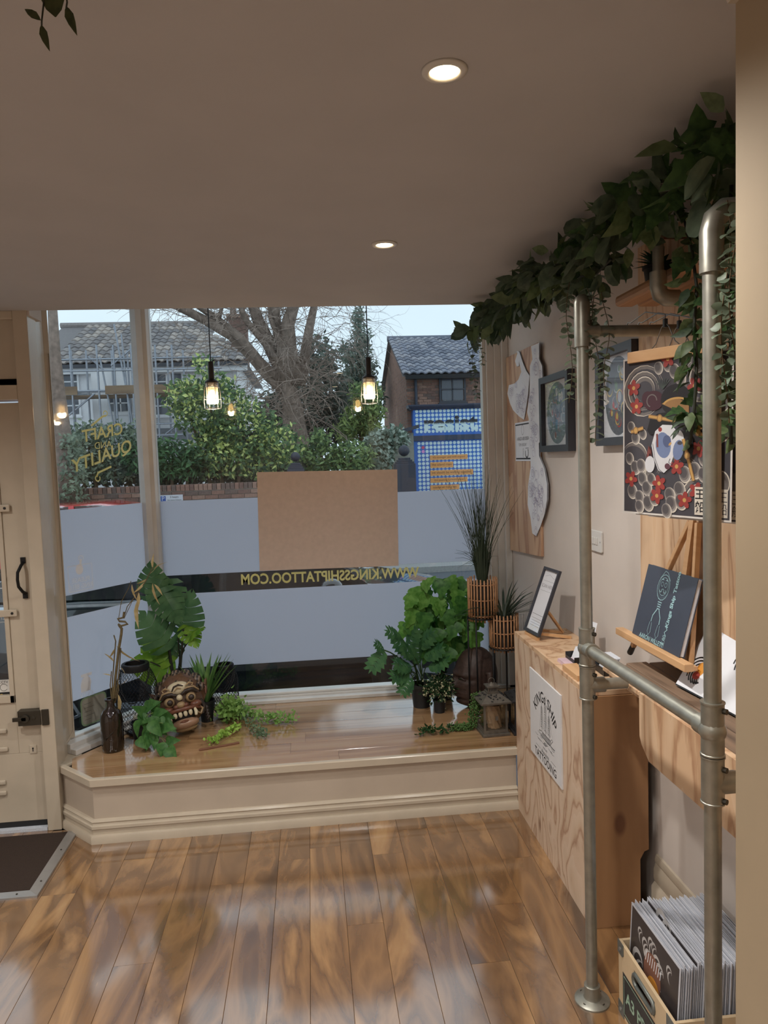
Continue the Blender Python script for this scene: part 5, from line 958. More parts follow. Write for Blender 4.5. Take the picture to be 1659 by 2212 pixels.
# trailing pearls and eucalyptus sprig
t = thing('pearl_trail', 'green string of pearls plant draped beside the candle lantern', 'plant', at(1000, 1575, z=ZP)); mb = MB(); ms = MB(); r = random.Random(2)
for path in ([(1030, 1497), (1024, 1520), (1020, 1545), (1018, 1570)], [(1018, 1565), (1000, 1568), (985, 1570), (978, 1582)], [(1025, 1560), (1008, 1575), (990, 1585)], [(1028, 1500), (1030, 1530), (1026, 1560)]):
    pts = [at(*q, y=3.52) for q in path]
    for v_ in pts: v_.z = max(v_.z, ZP+.014)
    ms.tube(pts, .001, 4)
    for k in range(210):
        u_ = r.random()*(len(pts)-1); i = min(int(u_), len(pts)-2); p = pts[i].lerp(pts[i+1], u_-i)+V((r.gauss(0, .012), r.gauss(0, .01), r.gauss(0, .01))); p.z = max(p.z, ZP+.006); mb.ball(p, .0038, 5, 4)
tag(mb.build('pearls', PEARL, t, smooth=True), kind='stuff'); tag(ms.build('stem', STEM, t), kind='stuff')
trail('leaf_sprig', 'dark leafy sprig lying on the boards beside the pearls', [(900, 1588), (925, 1580), (950, 1582), (985, 1570)], G5, .026, 70, 12, .012, LANCE)

# rattan planters on black stands
RAT = mat('rattan', (168, 124, 88), .6, var=.2, scale=60, bump=.2)
def planter(o, r, h, legs, label, n=26):
    t = thing('rattan_planter', label, 'planter', (o[0], o[1], ZP), 'rattan planters on black stands'); o = V(o); me = MB().cyl((0, 0, 0), (0, 0, h), .0042, n=7).mesh('slat', RAT, True)
    for k in range(n):
        a_ = 2*pi*k/n; inst(me, 'slat', Matrix.Translation((o.x+r*math.cos(a_), o.y+r*math.sin(a_), o.z+rnd.uniform(-.004, .004))) @ Matrix.Rotation(rnd.uniform(-.03, .03), 4, 'X'), t)
    for z in (.12, .5, .86): MB().tube([o+V(((r-.006)*math.cos(q), (r-.006)*math.sin(q), h*z)) for q in [2*pi*i/30 for i in range(31)]], .0035, 6, False).build('hoop', RAT, t, smooth=True)
    MB().lathe([(r*.72, .01), (r*.84, h*.9), (r*.78, h*.9)], o, 24).build('liner', mat('liner_dark', (46, 38, 32), .8), t, smooth=50)
    for a_ in legs: MB().cyl((o.x+(r+.006)*math.cos(a_), o.y+(r+.006)*math.sin(a_), ZP), (o.x+(r+.006)*math.cos(a_), o.y+(r+.006)*math.sin(a_), o.z+.02), .0045, n=8).build('stand_leg', IRON, t, smooth=True)
    MB().tube([o+V(((r+.006)*math.cos(q), (r+.006)*math.sin(q), .015)) for q in [2*pi*i/30 for i in range(31)]], .004, 6, False).build('stand_ring', IRON, t, smooth=True)
    return t
q = at(1044, 1338, y=3.72); pA = V((q.x, 3.72, q.z)); planter(pA, .075, .22, (3.0, 4.0, 5.2), 'taller rattan slat planter on a black stand beside the window')
q = at(1090, 1403, y=3.68); pB = V((q.x, 3.68, q.z)); planter(pB, .072, .19, (1.2, 3.6, 5.4), 'lower rattan slat planter on a black stand next to the counter', 24)
tg = thing('tall_grass', 'tall thin dark artificial grass fanning up from the rattan planter', 'plant', pA+V((0, 0, .2))); r = random.Random(3); mb = MB()
for k in range(120):
    a_ = r.uniform(0, 6.28); b0 = pA+V((.03*math.cos(a_)*r.random(), .03*math.sin(a_)*r.random(), .2)); H_ = r.uniform(.3, .62); sp_ = r.gauss(0, .085); top = b0+V((sp_+.01*math.cos(a_), .05*math.sin(a_), H_)); mid = b0.lerp(top, .5)+V((-sp_*.22, 0, .02)); mb.tube(bez(b0, mid, top, 5), [.0017, .0017, .0015, .0013, .001, .0005], 3, False)
for k in range(34):
    a_ = r.uniform(-.6, .6)-1.57; top = pA+V((r.uniform(-.16, .08), r.uniform(-.08, .05), r.uniform(.28, .48))); b0 = pA+V((r.uniform(-.02, .02), 0, .2)); mb.tube(bez(b0, b0+V((0, 0, .15)), top, 5), [.002, .002, .0018, .0014, .001, .0005], 3, False)
tag(mb.build('grass_blades', G9, tg), kind='stuff')
mb = MB()
for k in range(90):
    a_ = r.uniform(0, 6.28); leaf(mb, pA+V((.02*math.cos(a_), .02*math.sin(a_), .19)), (.22*math.cos(a_), .22*math.sin(a_), 1), (math.cos(a_), math.sin(a_), .2), r.uniform(.12, .24), .006, GRASS, .05, .3)
tag(mb.build('base_blades', G9, tg), kind='stuff')
sg2 = thing('arching_grass', 'arching dark spider grass spilling out of the lower rattan planter', 'plant', pB+V((0, 0, .17))); bl2 = leafmesh('leaf', G9, .055, GRASS, .55, .4)
for k in range(58):
    a_ = r.uniform(0, 6.28); e = r.uniform(.15, 1.05); d = V((math.sin(e)*math.cos(a_), math.sin(e)*math.sin(a_)*.8, math.cos(e)))
    L_ = r.uniform(.12, .23)
    if pB.x+d.x*L_ > 1.10: L_ *= .45
    put(bl2, 'leaf', pB+V((.02*math.cos(a_), .02*math.sin(a_), .165)), d, (-d.x*.6, -d.y*.6, 1), L_, sg2)
MB().tube(bez(pB+V((0, 0, .17)), pB+V((-.12, -.02, .28)), pB+V((-.27, -.05, .20)), 10), [.003, .003, .003, .0025, .0025, .002, .002, .002, .0015, .001, .0006], 5, False).build('long_leaf', G9, sg2)

# ------------------------------------------------------------------ garland over the pipe frame
LM = [leafmesh('leaf', GARL, .45, LANCE, .2, .2), leafmesh('leaf', leafmat('garland_dusty', (76, 92, 76), (100, 114, 94)), .75, ROUND, .15, .2), leafmesh('leaf', leafmat('garland_ivy', (50, 76, 48), (76, 104, 62)), .9, IVY, .2, .2), leafmesh('leaf', leafmat('garland_olive', (82, 98, 64), (104, 120, 82)), .6, LANCE, .3, .2)]
def garland(label, path, n, size, rad, seed, kinds, name='leaf_garland', hang=.25):
    P = [V(p) for p in path]; t = thing(name, label, 'garland', P[len(P)//2], 'artificial leaf garlands'); MB().tube(P, .004, 6).build('stem', STEM, t, smooth=True); r = random.Random(seed)
    L = [(P[i+1]-P[i]).length for i in range(len(P)-1)]; tot = sum(L)
    for k in range(n):
        u_ = r.random()*tot; i = 0
        while u_ > L[i] and i < len(L)-1: u_ -= L[i]; i += 1
        p = P[i].lerp(P[i+1], u_/L[i]); a_ = r.uniform(0, 6.28); tdir = (P[i+1]-P[i]).normalized(); s1_ = tdir.orthogonal().normalized(); s2_ = tdir.cross(s1_)
        out = s1_*math.cos(a_)+s2_*math.sin(a_); d = out+tdir*r.uniform(-.6, .6)+V((0, 0, -hang-r.random()*.4)); p = p+out*rad*r.uniform(0, 1); s = size*r.uniform(.7, 1.3); tip = p+d.normalized()*s
        if max(p.z, tip.z) > 2.335: p.z -= max(p.z, tip.z)-2.335
        if tip.x > 1.12: continue
        put(LM[r.choice(kinds)], 'leaf', p, d, rv(r)+out, s, t)
gx = .845
def gpath(pts, x=.84, zmax=2.27):
    P = [at(px, py, x=x) for px, py in pts]
    for v_ in P: v_.z = min(v_.z, zmax)
    return P
garland('far end of the leaf garland, dark pointed leaves against the window', gpath(((1012, 695), (1045, 668), (1085, 645), (1130, 620), (1170, 610)), gx), 150, .085, .055, 1, [0, 0, 1, 3])
garland('middle stretch of the leaf garland with round grey leaves above the first pole', gpath(((1150, 600), (1200, 570), (1255, 555), (1300, 525), (1345, 490))), 170, .062, .075, 2, [1, 1, 2, 0, 3])
garland('near end of the leaf garland with large ivy leaves under the ceiling', gpath(((1330, 490), (1385, 440), (1440, 420), (1500, 380), (1560, 320), (1610, 300))), 120, .07, .07, 3, [2, 2, 1, 3])
garland('leafy sprays drooping from the garland around the first pole top', gpath(((1190, 620), (1240, 600), (1290, 590), (1320, 560))), 80, .05, .05, 6, [1, 3, 0])
garland('dark ivy vine hanging down behind the second pole', gpath(((1470, 440), (1495, 540), (1505, 620), (1500, 700), (1505, 790), (1500, 880), (1490, 960)), .93), 95, .042, .03, 4, [2, 3, 0], 'hanging_vine', .6)
garland('leafy vine hanging between the second pole and the pier', gpath(((1580, 400), (1575, 560), (1580, 700), (1575, 850), (1580, 960)), .90), 90, .045, .03, 5, [2, 3, 1], 'hanging_vine', .6)
def strand(label, top, length, seed, size=.024, sway=.012):
    t = thing('eucalyptus_strand', label, 'hanging foliage', V(top)-V((0, 0, length)), 'hanging eucalyptus strands'); r = random.Random(seed); n = 10
    pts = [V(top)+V((sway*math.sin(i*.7+seed), sway*math.cos(i*.5+seed)*.6, -length*i/n)) for i in range(n+1)]; MB().tube(pts, .0012, 4).build('stem', STEMB, t); mb = MB(); k = 0; s = .015
    while s < 1:
        i = min(int(s*n), n-1); p = pts[i].lerp(pts[i+1], s*n-i); a_ = k*1.2+r.uniform(-.3, .3)
        for q in (0, pi): d = V((math.cos(a_+q), math.sin(a_+q)*.8, -.25)); leaf(mb, p, d, (0, 0, 1) if r.random() < .6 else rv(r), size*r.uniform(.75, 1.15), size*.72, ROUND, .2, .25)
        s += .018/length*1.05; k += 1
    tag(mb.build('leaflets', G6, t, smooth=True), kind='stuff')
strand('eucalyptus strand hanging farthest away before the brick house', at(1022, 690, x=gx), .40, 1, .028); strand('short eucalyptus strand beside the window edge', at(1036, 690, x=gx), .22, 2, .022)
strand('eucalyptus strand hanging just left of the first pole', at(1228, 610, x=.80), .36, 3, .026, .01); strand('long eucalyptus strand right of the first pole, ending over the oval picture', at(1288, 640, x=.83), .42, 4, .026); strand('eucalyptus strand right of the first pole, slightly shorter', at(1308, 630, x=.85), .27, 5, .025); strand('short eucalyptus strand against the first pole top', at(1272, 620, x=.80), .2, 6, .024)
strand('eucalyptus strand hanging right of the second pole', at(1566, 430, x=.80), .42, 7, .026); strand('eucalyptus strand hanging beside the pier edge', at(1584, 440, x=.81), .38, 8, .026)
# pot plant on the timber shelf
o = V((1.09, 2.2, 2.14)); zz = thing('shelf_plant', 'small dark potted plant with spiky tuft on the timber shelf', 'plant', o); pot(o, .035, .045, .07, zz)
bl3 = leafmesh('leaf', G5, .3, LANCE, .3, .3)
for k in range(26): a_ = rnd.uniform(0, 6.28); e = rnd.uniform(.2, 1.2); d = V((math.sin(e)*math.cos(a_)-.2, math.sin(e)*math.sin(a_), math.cos(e))); put(bl3, 'leaf', o+V((0, 0, .06)), d, (0, 0, 1), .075, zz) if o.x+d.x*.08 < 1.12 else None
# plant hanging from the ceiling near the camera
o = V((-.33, .86, 2.35)); hv = thing('ceiling_vine', 'few dark leaves of a vine dangling at the top left corner', 'hanging plant', o-V((0, 0, .2)))
MB().lathe([(.018, -.004), (.018, 0)], o, 16).build('ceiling_hook', IRON, hv); lv = [leafmesh('leaf', leafmat('vine_leaf', (52, 58, 34), (70, 74, 44)), .34, LANCE, .2, .3), leafmesh('leaf', leafmat('vine_leaf', (52, 58, 34), (70, 74, 44)), .75, ROUND, .2, .3)]
D0 = .96
for pts in ([(100, -60), (97, -30), (94, 10), (90, 45), (90, 55)], [(120, -60), (140, -30), (145, 5), (143, 18)]): MB().tube([o-V((0, 0, .004))]+[at(*q, d=D0) for q in pts], .0012, 5).build('stem', STEM, hv, smooth=True)
for (a0, b0), (a1, b1), k, s in (((88, 44), (50, 14), 0, 1.05), ((89, 54), (103, 105), 0, 1.0), ((143, 14), (162, 70), 0, 1.0), ((116, -40), (114, 28), 1, 1.0), ((98, -30), (62, -52), 0, 1.2), ((125, -35), (170, -60), 0, 1.2)): 
    p, q = at(a0, b0, d=D0), at(a1, b1, d=D0); put(lv[k], 'leaf', p, q-p, -CF, (q-p).length*s, hv)

# ------------------------------------------------------------------ pendant cage lamps in the bay
BULB = mat('lit_bulb', (255, 200, 120), .5, var=0, emit=9); JAR = NT('frosted_jar'); _tr = JAR.n('BsdfTranslucent'); _tr.inputs['Color'].default_value = (.95, .9, .82, 1); _tp = JAR.n('BsdfTransparent'); _mm = JAR.n('MixShader'); _mm.inputs[0].default_value = .6; JAR.l(_tr.outputs[0], _mm.inputs[1]); JAR.l(_tp.outputs[0], _mm.inputs[2]); JAR.l(_mm.outputs[0], JAR.out.inputs['Surface']); JAR = JAR.m
for (px, py), lab in (((455, 781), 'lit caged pendant lamp on a black cord, left of the pair'), ((795, 772), 'lit caged pendant lamp on a black cord, right of the pair')):
    top = at(px, py, y=3.76); x, y, z = top; t = thing('cage_pendant', lab, 'pendant lamp', (x, y, z-.245), 'caged pendant lamps')
    MB().cyl((x, y, z-.005), (x, y, 2.832), .0028, n=8).build('cord', BLACK, t); MB().lathe([(.012, .0), (.014, -.004), (.015, -.085), (.026, -.092), (.034, -.098), (.034, -.106), (.03, -.106)], (x, y, z), 20).build('handle', mat('bakelite', (52, 46, 44), .5), t, smooth=40)
    for k in range(3): MB().lathe([(.030, 0), (.034, .003), (.030, .006)], (x, y, z-.128+.007*k), 20, caps=False).build('collar_ring', al, t, smooth=True)
    MB().lathe([(.029, -.112), (.030, -.2), (.026, -.208), (.004, -.21)], (x, y, z), 22, caps=False).build('glass_jar', JAR, t, smooth=True)
    MB().ball((x, y, z-.165), (.016, .016, .026), 14, 10).build('bulb', BULB, t, smooth=True)
    for k in range(6):
        a_ = 2*pi*k/6; c_, s_ = math.cos(a_), math.sin(a_); MB().tube([(x+c_*.032, y+s_*.032, z-.105), (x+c_*.039, y+s_*.039, z-.15), (x+c_*.042, y+s_*.042, z-.2), (x+c_*.040, y+s_*.040, z-.232), (x+c_*.012, y+s_*.012, z-.236)], .0014, 5).build('cage_wire', al, t, smooth=True)
    for zz, rr_ in ((.185, .0415), (.232, .040)): MB().tube([(x+rr_*math.cos(q), y+rr_*math.sin(q), z-zz) for q in [2*pi*i/24 for i in range(25)]], .0014, 5, False).build('cage_hoop', al, t, smooth=True)
    l = bpy.data.lights.new('bulb_light', 'POINT'); l.energy = 2.2; l.color = (1, .72, .42); l.shadow_soft_size = .02; lo = bpy.data.objects.new('bulb_light', l); lo.location = (x, y, z-.195); link(lo, t)

# ================================================================== outside: street, cars, houses, trees
GZ = -.3
ob_ = MB().box((-1.26, 4.225, -.4), (1.35, 4.33, .285)); ob_.add([(-1.26, 3.66, -.4), (-1.1, 3.66, -.4), (-.8, 4.3, -.4), (-1.0, 4.3, -.4), (-1.27, 3.66, .284), (-1.215, 3.66, .284), (-.87, 4.2, .284), (-1.0, 4.3, .284)], [(3,2,1,0), (4,5,6,7), (0,1,5,4), (1,2,6,5), (2,3,7,6), (3,0,4,7)]); struct('wall_shopfront', ob_, mat('shopfront_paint', (70, 72, 80), .5))
ASPH = mat('asphalt', (82, 84, 90), .85, var=.15, scale=60, bump=.3); SLAB = mat('paving', (150, 148, 146), .85, var=.1, scale=30, bump=.2)
struct('pavement', MB().box((-14, 4.28, GZ-.3), (14, 5.3, GZ+.1)), SLAB); struct('road', MB().box((-40, 5.3, GZ-.3), (40, 12.2, GZ)), ASPH); struct('pavement_far', MB().box((-40, 12.2, GZ-.3), (40, 40, GZ+.1)), SLAB)

def car(x0, yc, sgn, paint, label, name='parked_car'):
    """x0 front end, sgn +1 if the nose points to +x"""
    t = thing(name, label, 'car', (x0-sgn*2.1, yc, GZ), 'parked cars'); G = lambda x, y, z: V((x0-sgn*x, yc+y, GZ+z))
    st = [(0, .36, .56, .60), (.08, .26, .66, .70), (.4, .2, .78, .82), (1.0, .2, .90, .87), (1.3, .2, .93, .88), (2.2, .2, .95, .89), (3.3, .2, .97, .88), (3.95, .24, .98, .83), (4.2, .36, .82, .74)]
    m = MB(); vs = []; K = 12
    for x, zl, zb, w in st:
        vs += [G(x, y, z) for y, z in ((-w*.9, zl), (-w, zl+.1), (-w*1.01, zl+(zb-zl)*.6), (-w*.98, zb-.06), (-w*.9, zb), (-w*.5, zb+.02), (w*.5, zb+.02), (w*.9, zb), (w*.98, zb-.06), (w*1.01, zl+(zb-zl)*.6), (w, zl+.1), (w*.9, zl))]
    n = len(st); m.add(vs, [(i*K+j, i*K+(j+1) % K, (i+1)*K+(j+1) % K, (i+1)*K+j) for i in range(n-1) for j in range(K)]+[tuple(range(K)), tuple(range((n-1)*K+K-1, (n-1)*K-1, -1))]); b = m.build('body', paint, t, smooth=50)
    gs = [(1.12, .93, .93, .80), (1.75, .94, 1.39, .80), (2.2, .95, 1.46, .81), (3.2, .97, 1.44, .80), (3.75, .98, 1.26, .78), (4.08, .98, 1.0, .74)]
    g = MB(); vs = []
    for x, zb, zt, w in gs: tw = w-(zt-zb)*.42; vs += [G(x, y, z) for y, z in ((-w, zb), (-tw, zt-.02), (-tw*.8, zt), (tw*.8, zt), (tw, zt-.02), (w, zb))]
    g.add(vs, [(i*6+j, i*6+j+1, (i+1)*6+j+1, (i+1)*6+j) for i in range(5) for j in range(5)]); g.build('glasshouse', mat('car_glass', (22, 26, 32), .04, var=.02, coat=.5), t, smooth=40)
    rf = MB(); vs = []
    for x, zb, zt, w in gs[1:5]: tw = (w-(zt-zb)*.42)*1.015; vs += [G(x, y, z) for y, z in ((-tw, zt-.03), (-tw*.8, zt+.006), (tw*.8, zt+.006), (tw, zt-.03))]
    rf.add(vs, [(i*4+j, i*4+j+1, (i+1)*4+j+1, (i+1)*4+j) for i in range(3) for j in range(3)]); rf.build('roof', paint, t, smooth=40)
    for s in (-1, 1):
        for a_, c_ in (((1.12, .93, .81), (1.75, 1.38, .62)), ((2.5, .955, .815), (2.55, 1.45, .612)), ((3.5, .97, .80), (3.35, 1.42, .60))): q = MB(); q.bar(G(a_[0], s*(a_[2]+.004), a_[1]), G(c_[0], s*(c_[2]+.004), c_[1]), .07, .02, (0, s, 0)); q.build('pillar', paint, t)
        for xh in (1.75, 2.95): q = MB(); q.bar(G(xh, s*.905, .84), G(xh+.2, s*.905, .84), .02, .03); q.build('door_handle', paint, t, bevel=.006)
        q = MB().ball(G(1.42, s*.98, 1.0), (.09, .09, .07), 12, 8); q.build('mirror', paint, t, smooth=True)
        q = MB(); q.bar(G(1.3, s*.895, .915), G(3.9, s*.87, .955), .02, .02); q.build('waist_trim', mat('chrome_trim', (190, 194, 200), .2, metal=.9), t)
        for xw in (.78, 3.4):
            wh = MB(); T = Matrix.Rotation(pi/2, 4, 'X'); c = G(xw, s*.82, .31); wh.lathe([(.2, -.1), (.29, -.1), (.31, -.07), (.31, .07), (.29, .1), (.2, .1)], c, 32, T); w_ = wh.build('wheel', mat('tyre', (24, 24, 26), .8), t, smooth=40)
            MB().lathe([(.005, .0), (.36, .0), (.36, .02)], c+V((0, s*.055, 0)), 30, T).build('wheel_arch', mat('arch_dark', (12, 12, 13), .8), t)
            rim = MB().lathe([(.185, 0), (.205, .02), (.185, .03)], c+V((0, s*.1, 0)), 28, T, caps=False)
            for k in range(5):
                for dk in (-.09, .09): a_ = 2*pi*k/5+dk; rim.bar(c+V((.03*math.cos(a_), s*.105, .03*math.sin(a_))), c+V((.195*math.cos(a_*1+dk*.6), s*.1, .195*math.sin(a_+dk*.6))), .022, .02, (0, 1, 0))
            rim.cyl(c+V((0, s*.09, 0)), c+V((0, s*.118, 0)), .045, n=14); rim.build('rim', mat('alloy', (170, 172, 178), .3, metal=.8), w_)
        MB().ball(G(.2, s*.62, .62), (.16, .1, .07), 12, 8).build('headlamp', mat('lamp_lens', (190, 196, 204), .1), t, smooth=True)
    q = MB(); q.bar(G(.045, -.45, .42), G(.045, .45, .42), .06, .14); q.build('grille', BLACK, t)
    return t
car(1.55, 6.45, 1, mat('black_car_paint', (22, 25, 32), .12, var=.02, coat=1), 'black car parked right outside, seen through the clear window strips')
car(-.7, 11.0, 1, mat('red_car_paint', (206, 40, 44), .2, var=.02, coat=.8), 'red car parked across the road, its roof above the frosted film')

# brick garden wall with single bricks
BRK = [mat('brick_a', (138, 104, 90), .85, var=.2, scale=30, bump=.3), mat('brick_b', (120, 92, 82), .85, var=.25, scale=30, bump=.3), mat('brick_c', (152, 120, 104), .85, var=.2, scale=30, bump=.3), mat('brick_d', (108, 90, 82), .85, var=.25, scale=30, bump=.3)]
gw = thing('garden_wall', 'low red brick garden wall across the road under the hedges', 'wall', (-4, 13.15, GZ)); ZTp = at(450, 1046, y=13).z
MB().box((-9, 13.02, GZ), (-.45, 13.3, ZTp-.09)).build('mortar_core', mat('mortar', (140, 132, 122), .9, bump=.2), gw)
bmesh_ = [MB().box((0, 0, 0), (.215, .1, .065)).mesh('brick', m) for m in BRK]; cmesh = [MB().box((0, 0, 0), (.067, .30, .105)).mesh('coping_brick', m) for m in BRK]; r = random.Random(1)
for row in range(5):
    z = ZTp-.105-.075*(row+1); x = -8.0+(.1125 if row % 2 else 0)
    while x < -.65: inst(r.choice(bmesh_), 'brick', Matrix.Translation((x, 13.0+r.uniform(-.004, .004), z)), gw); x += .225
x = -8.0
while x < -.5: inst(r.choice(cmesh), 'coping_brick', Matrix.Translation((x, 13.005+r.uniform(-.006, .006), ZTp-.1)), gw); x += .077
def gate_pillar(px, w, pyt, label, Y=13.0):
    c = at(px, pyt, y=Y); x = c.x; zt = c.z; t = thing('gate_pillar', label, 'pillar', (x, Y+w/2, GZ), 'dark gate pillars with balls'); DP = mat('pillar_dark', (52, 54, 66), .6, var=.12); y = Y+w/2; R = w*.28
    MB().box((x-w/2, Y, GZ), (x+w/2, Y+w, zt-2*R-.13)).build('shaft', DP, t, bevel=.01)
    for k, q in enumerate((.44, .36, .28)): MB().box((x-w*q, y-w*q, zt-2*R-.13+.035*k), (x+w*q, y+w*q, zt-2*R-.095+.035*k)).build('cap_step', DP, t, bevel=.006)
    MB().ball((x, y, zt-R), R, 24, 16).build('ball', DP, t, smooth=True)
gate_pillar(875, .36, 961, 'tall dark gate pillar with a ball beside the blue shop'); gate_pillar(637, .30, 976, 'dark gate pillar with a ball behind the brown board top')
p = at(370, 1069, y=12.6); ps = thing('parking_sign', 'small white parking sign plate with a blue square before the wall', 'sign', (p.x, 12.6, GZ+.1)); fp = Fr((p.x-.19, 12.585, p.z-.12), (1, 0, 0), (0, 0, 1)); PWH = mat('sign_plate', (206, 210, 216), .4, var=.02)
MB().cyl((p.x, 12.61, GZ+.1), (p.x, 12.61, p.z-.01), .03, n=10).build('post', mat('grey_post', (120, 122, 126), .5), ps); flat(fp, [(0, 0), (.38, 0), (.38, .12), (0, .12)], .006).build('plate', PWH, ps); a = Art(fp, d=.0075, step=.001); BLS = mat('parking_blue', (40, 84, 160)); a.rect(.015, .015, .1, .105, BLS); a.text('P', .057, .06, .1, PWH); a.text('3 hours', .24, .085, .045, INK); a.text('No return 2 hours', .24, .035, .03, INK); a.build('lettering', ps)

# ------------------------------------------------------------------ white house with scaffold
REND = mat('white_render', (230, 230, 232), .8, var=.05, scale=3, bump=.1); TILE = [mat('roof_tile_a', (138, 131, 128), .75, var=.15), mat('roof_tile_b', (117, 112, 112), .75, var=.15), mat('roof_tile_c', (163, 152, 144), .75, var=.15)]
YA = 25.; hA = thing('white_house', 'pale rendered house behind scaffolding across the road, brown tiled roof', 'house', (-7, YA+2, GZ)); zE = at(300, 787, y=YA).z; YR = 29.3; zR = at(300, 701, y=YR).z; xa0, xa1 = at(60, 800, y=YA).x, at(512, 800, y=YA).x
MB().box((xa0-5, YA, GZ), (xa1, YA+8.5, zE)).build('wall', REND, hA)
xr0, xr1 = at(137, 701, y=YR).x, at(432, 701, y=YR).x
rm = MB(); rm.add([(xa0-.4, YA-.3, zE-.02), (xa1+.35, YA-.3, zE-.02), (xr1, YR, zR-.05), (xr0, YR, zR-.05), (xa0-.4, YA+8.8, zE-.02), (xa1+.35, YA+8.8, zE-.02)], [(0, 1, 2, 3), (1, 5, 2), (4, 0, 3), (5, 4, 3, 2), (0, 4, 5, 1)]); rm.build('roof_deck', TILE[1], hA)
def tile_mesh(w, L, m):
    mb = MB(); prof = [(0, .0), (.18, .035), (.4, .045), (.6, .03), (.8, .0), (1, .01)]; vs = [(x*w, y, z+(.035 if y == 0 else 0)) for y in (0, L) for x, z in prof]+[(x*w, 0, z) for x, z in prof]; k = len(prof)
    mb.add(vs, [(i, i+1, k+i+1, k+i) for i in range(k-1)]+[(2*k+i, 2*k+i+1, i+1, i) for i in range(k-1)]); return mb.mesh('roof_tile', m, False)
def tiles(parent, e0, up, along, nrow, w, L, lim, cap, seed, parent_name='roof_tile'):
    """rows of single tiles from the eave corner e0; lim(row) gives the x range along"""
    tm = [tile_mesh(w, L*1.12, m) for m in TILE]; up = V(up).normalized(); al_ = V(along).normalized(); n_ = al_.cross(up); R = Matrix(((al_.x, up.x, n_.x, 0), (al_.y, up.y, n_.y, 0), (al_.z, up.z, n_.z, 0), (0, 0, 0, 1))); r = random.Random(seed); c = 0
    for i in range(nrow):
        a_, b_ = lim(i/nrow); x = a_
        while x < b_-w*.4 and c < cap: inst(r.choice(tm), 'roof_tile', Matrix.Translation(V(e0)+up*(i*L)+al_*x+n_*(.01+r.uniform(0, .008))) @ R, parent); x += w; c += 1
slope = V((0, YR-(YA-.3), zR-.05-zE+.02)); x_left = at(112, 780, y=YA).x
W_ = xa1+.35-x_left; nr = 11; tiles(hA, (x_left, YA-.32, zE), slope, (1, 0, 0), nr, .255, slope.length/nr, lambda t: (max(0, (xr0-x_left)*t*1.0), W_-(xa1+.35-xr1)*t), 300, 4)
rg = MB().tube([(xr0-.1, YR, zR), (xr1+.1, YR, zR)], .11, 8); rg.build('ridge', TILE[0], hA); MB().box((xa0-.5, YA-.42, zE-.13), (xa1+.4, YA-.28, zE-.02)).build('gutter', mat('gutter_dark', (60, 64, 72), .5), hA)
MB().box((xa0-.5, YA-.3, zE-.3), (xa1+.35, YA-.1, zE-.12)).build('fascia_board', REND, hA)
ch = thing('brick_chimney', 'brick chimney stack rising behind the bare tree limbs', 'chimney', (at(516, 740, y=30).x, 30, zE)); cx = at(516, 740, y=30).x; zc = at(516, 672, y=30).z; MB().box((cx-.35, 29.8, zE), (cx+.35, 30.5, zc-.3)).build('stack', BRK[1], ch); MB().box((cx-.42, 29.72, zc-.3), (cx+.42, 30.58, zc-.15)).build('cap', BRK[2], ch)
for q in (-.18, .18): MB().lathe([(.13, 0), (.11, .35), (.12, .4)], (cx+q, 30.1, zc-.16), 12).build('chimney_pot', BRK[2], ch, smooth=True)
def house_window(parent, x0, y0, x1, y1, Y, mf, panes=(1, 2), name='window', dark=(70, 76, 84), fw=.06):
    a_, b_ = at(x0, y1, y=Y), at(x1, y0, y=Y); xa, za, xb, zb = a_.x, a_.z, b_.x, b_.z; m = MB()
    m.box((xa-fw, Y-.05, za-fw), (xa, Y+.02, zb+fw)); m.box((xb, Y-.05, za-fw), (xb+fw, Y+.02, zb+fw)); m.box((xa, Y-.05, za-fw), (xb, Y+.02, za)); m.box((xa, Y-.05, zb), (xb, Y+.02, zb+fw))
    for i in range(1, panes[0]): x = xa+(xb-xa)*i/panes[0]; m.box((x-fw/3, Y-.05, za), (x+fw/3, Y+.02, zb))
    for i in range(1, panes[1]): z = za+(zb-za)*i/panes[1]; m.box((xa, Y-.05, z-fw/3), (xb, Y+.02, z+fw/3))
    m.box((xa-fw*1.6, Y-.09, za-fw*1.8), (xb+fw*1.6, Y+.02, za-fw)); w_ = m.build(name, mf, parent)
    for i in range(panes[0]):
        for k in range(panes[1]): MB().box((xa+(xb-xa)*i/panes[0]+.02, Y-.025, za+(zb-za)*k/panes[1]+.02), (xa+(xb-xa)*(i+1)/panes[0]-.02, Y-.018, za+(zb-za)*(k+1)/panes[1]-.02)).build('pane', mat('house_glass', (84, 92, 102), .08, var=.1), w_)
for q in ((137, 808, 166, 842), (245, 806, 285, 842), (335, 808, 358, 842), (371, 806, 392, 842), (140, 857, 170, 896), (238, 852, 284, 890), (338, 858, 366, 896)): house_window(hA, *q, YA-.02, REND, (1, 2))
for y_, h_ in ((848, 5), (930, 4), (946, 3)): a_, b_ = at(60, y_+h_, y=YA), at(512, y_, y=YA); MB().box((xa0-5, YA-.08, a_.z), (xa1, YA, b_.z)).build('string_course', mat('grey_band', (130, 134, 140), .7), hA)
bay = MB(); p0, p1 = at(205, 955, y=YA-.9), at(300, 800, y=YA-.9); bay.box((p0.x, YA-.9, GZ), (p1.x, YA, p1.z)); bay.build('bay', REND, hA)
for q in ((238, 852, 284, 890),): house_window(hA, *q, YA-.92, REND, (2, 2))
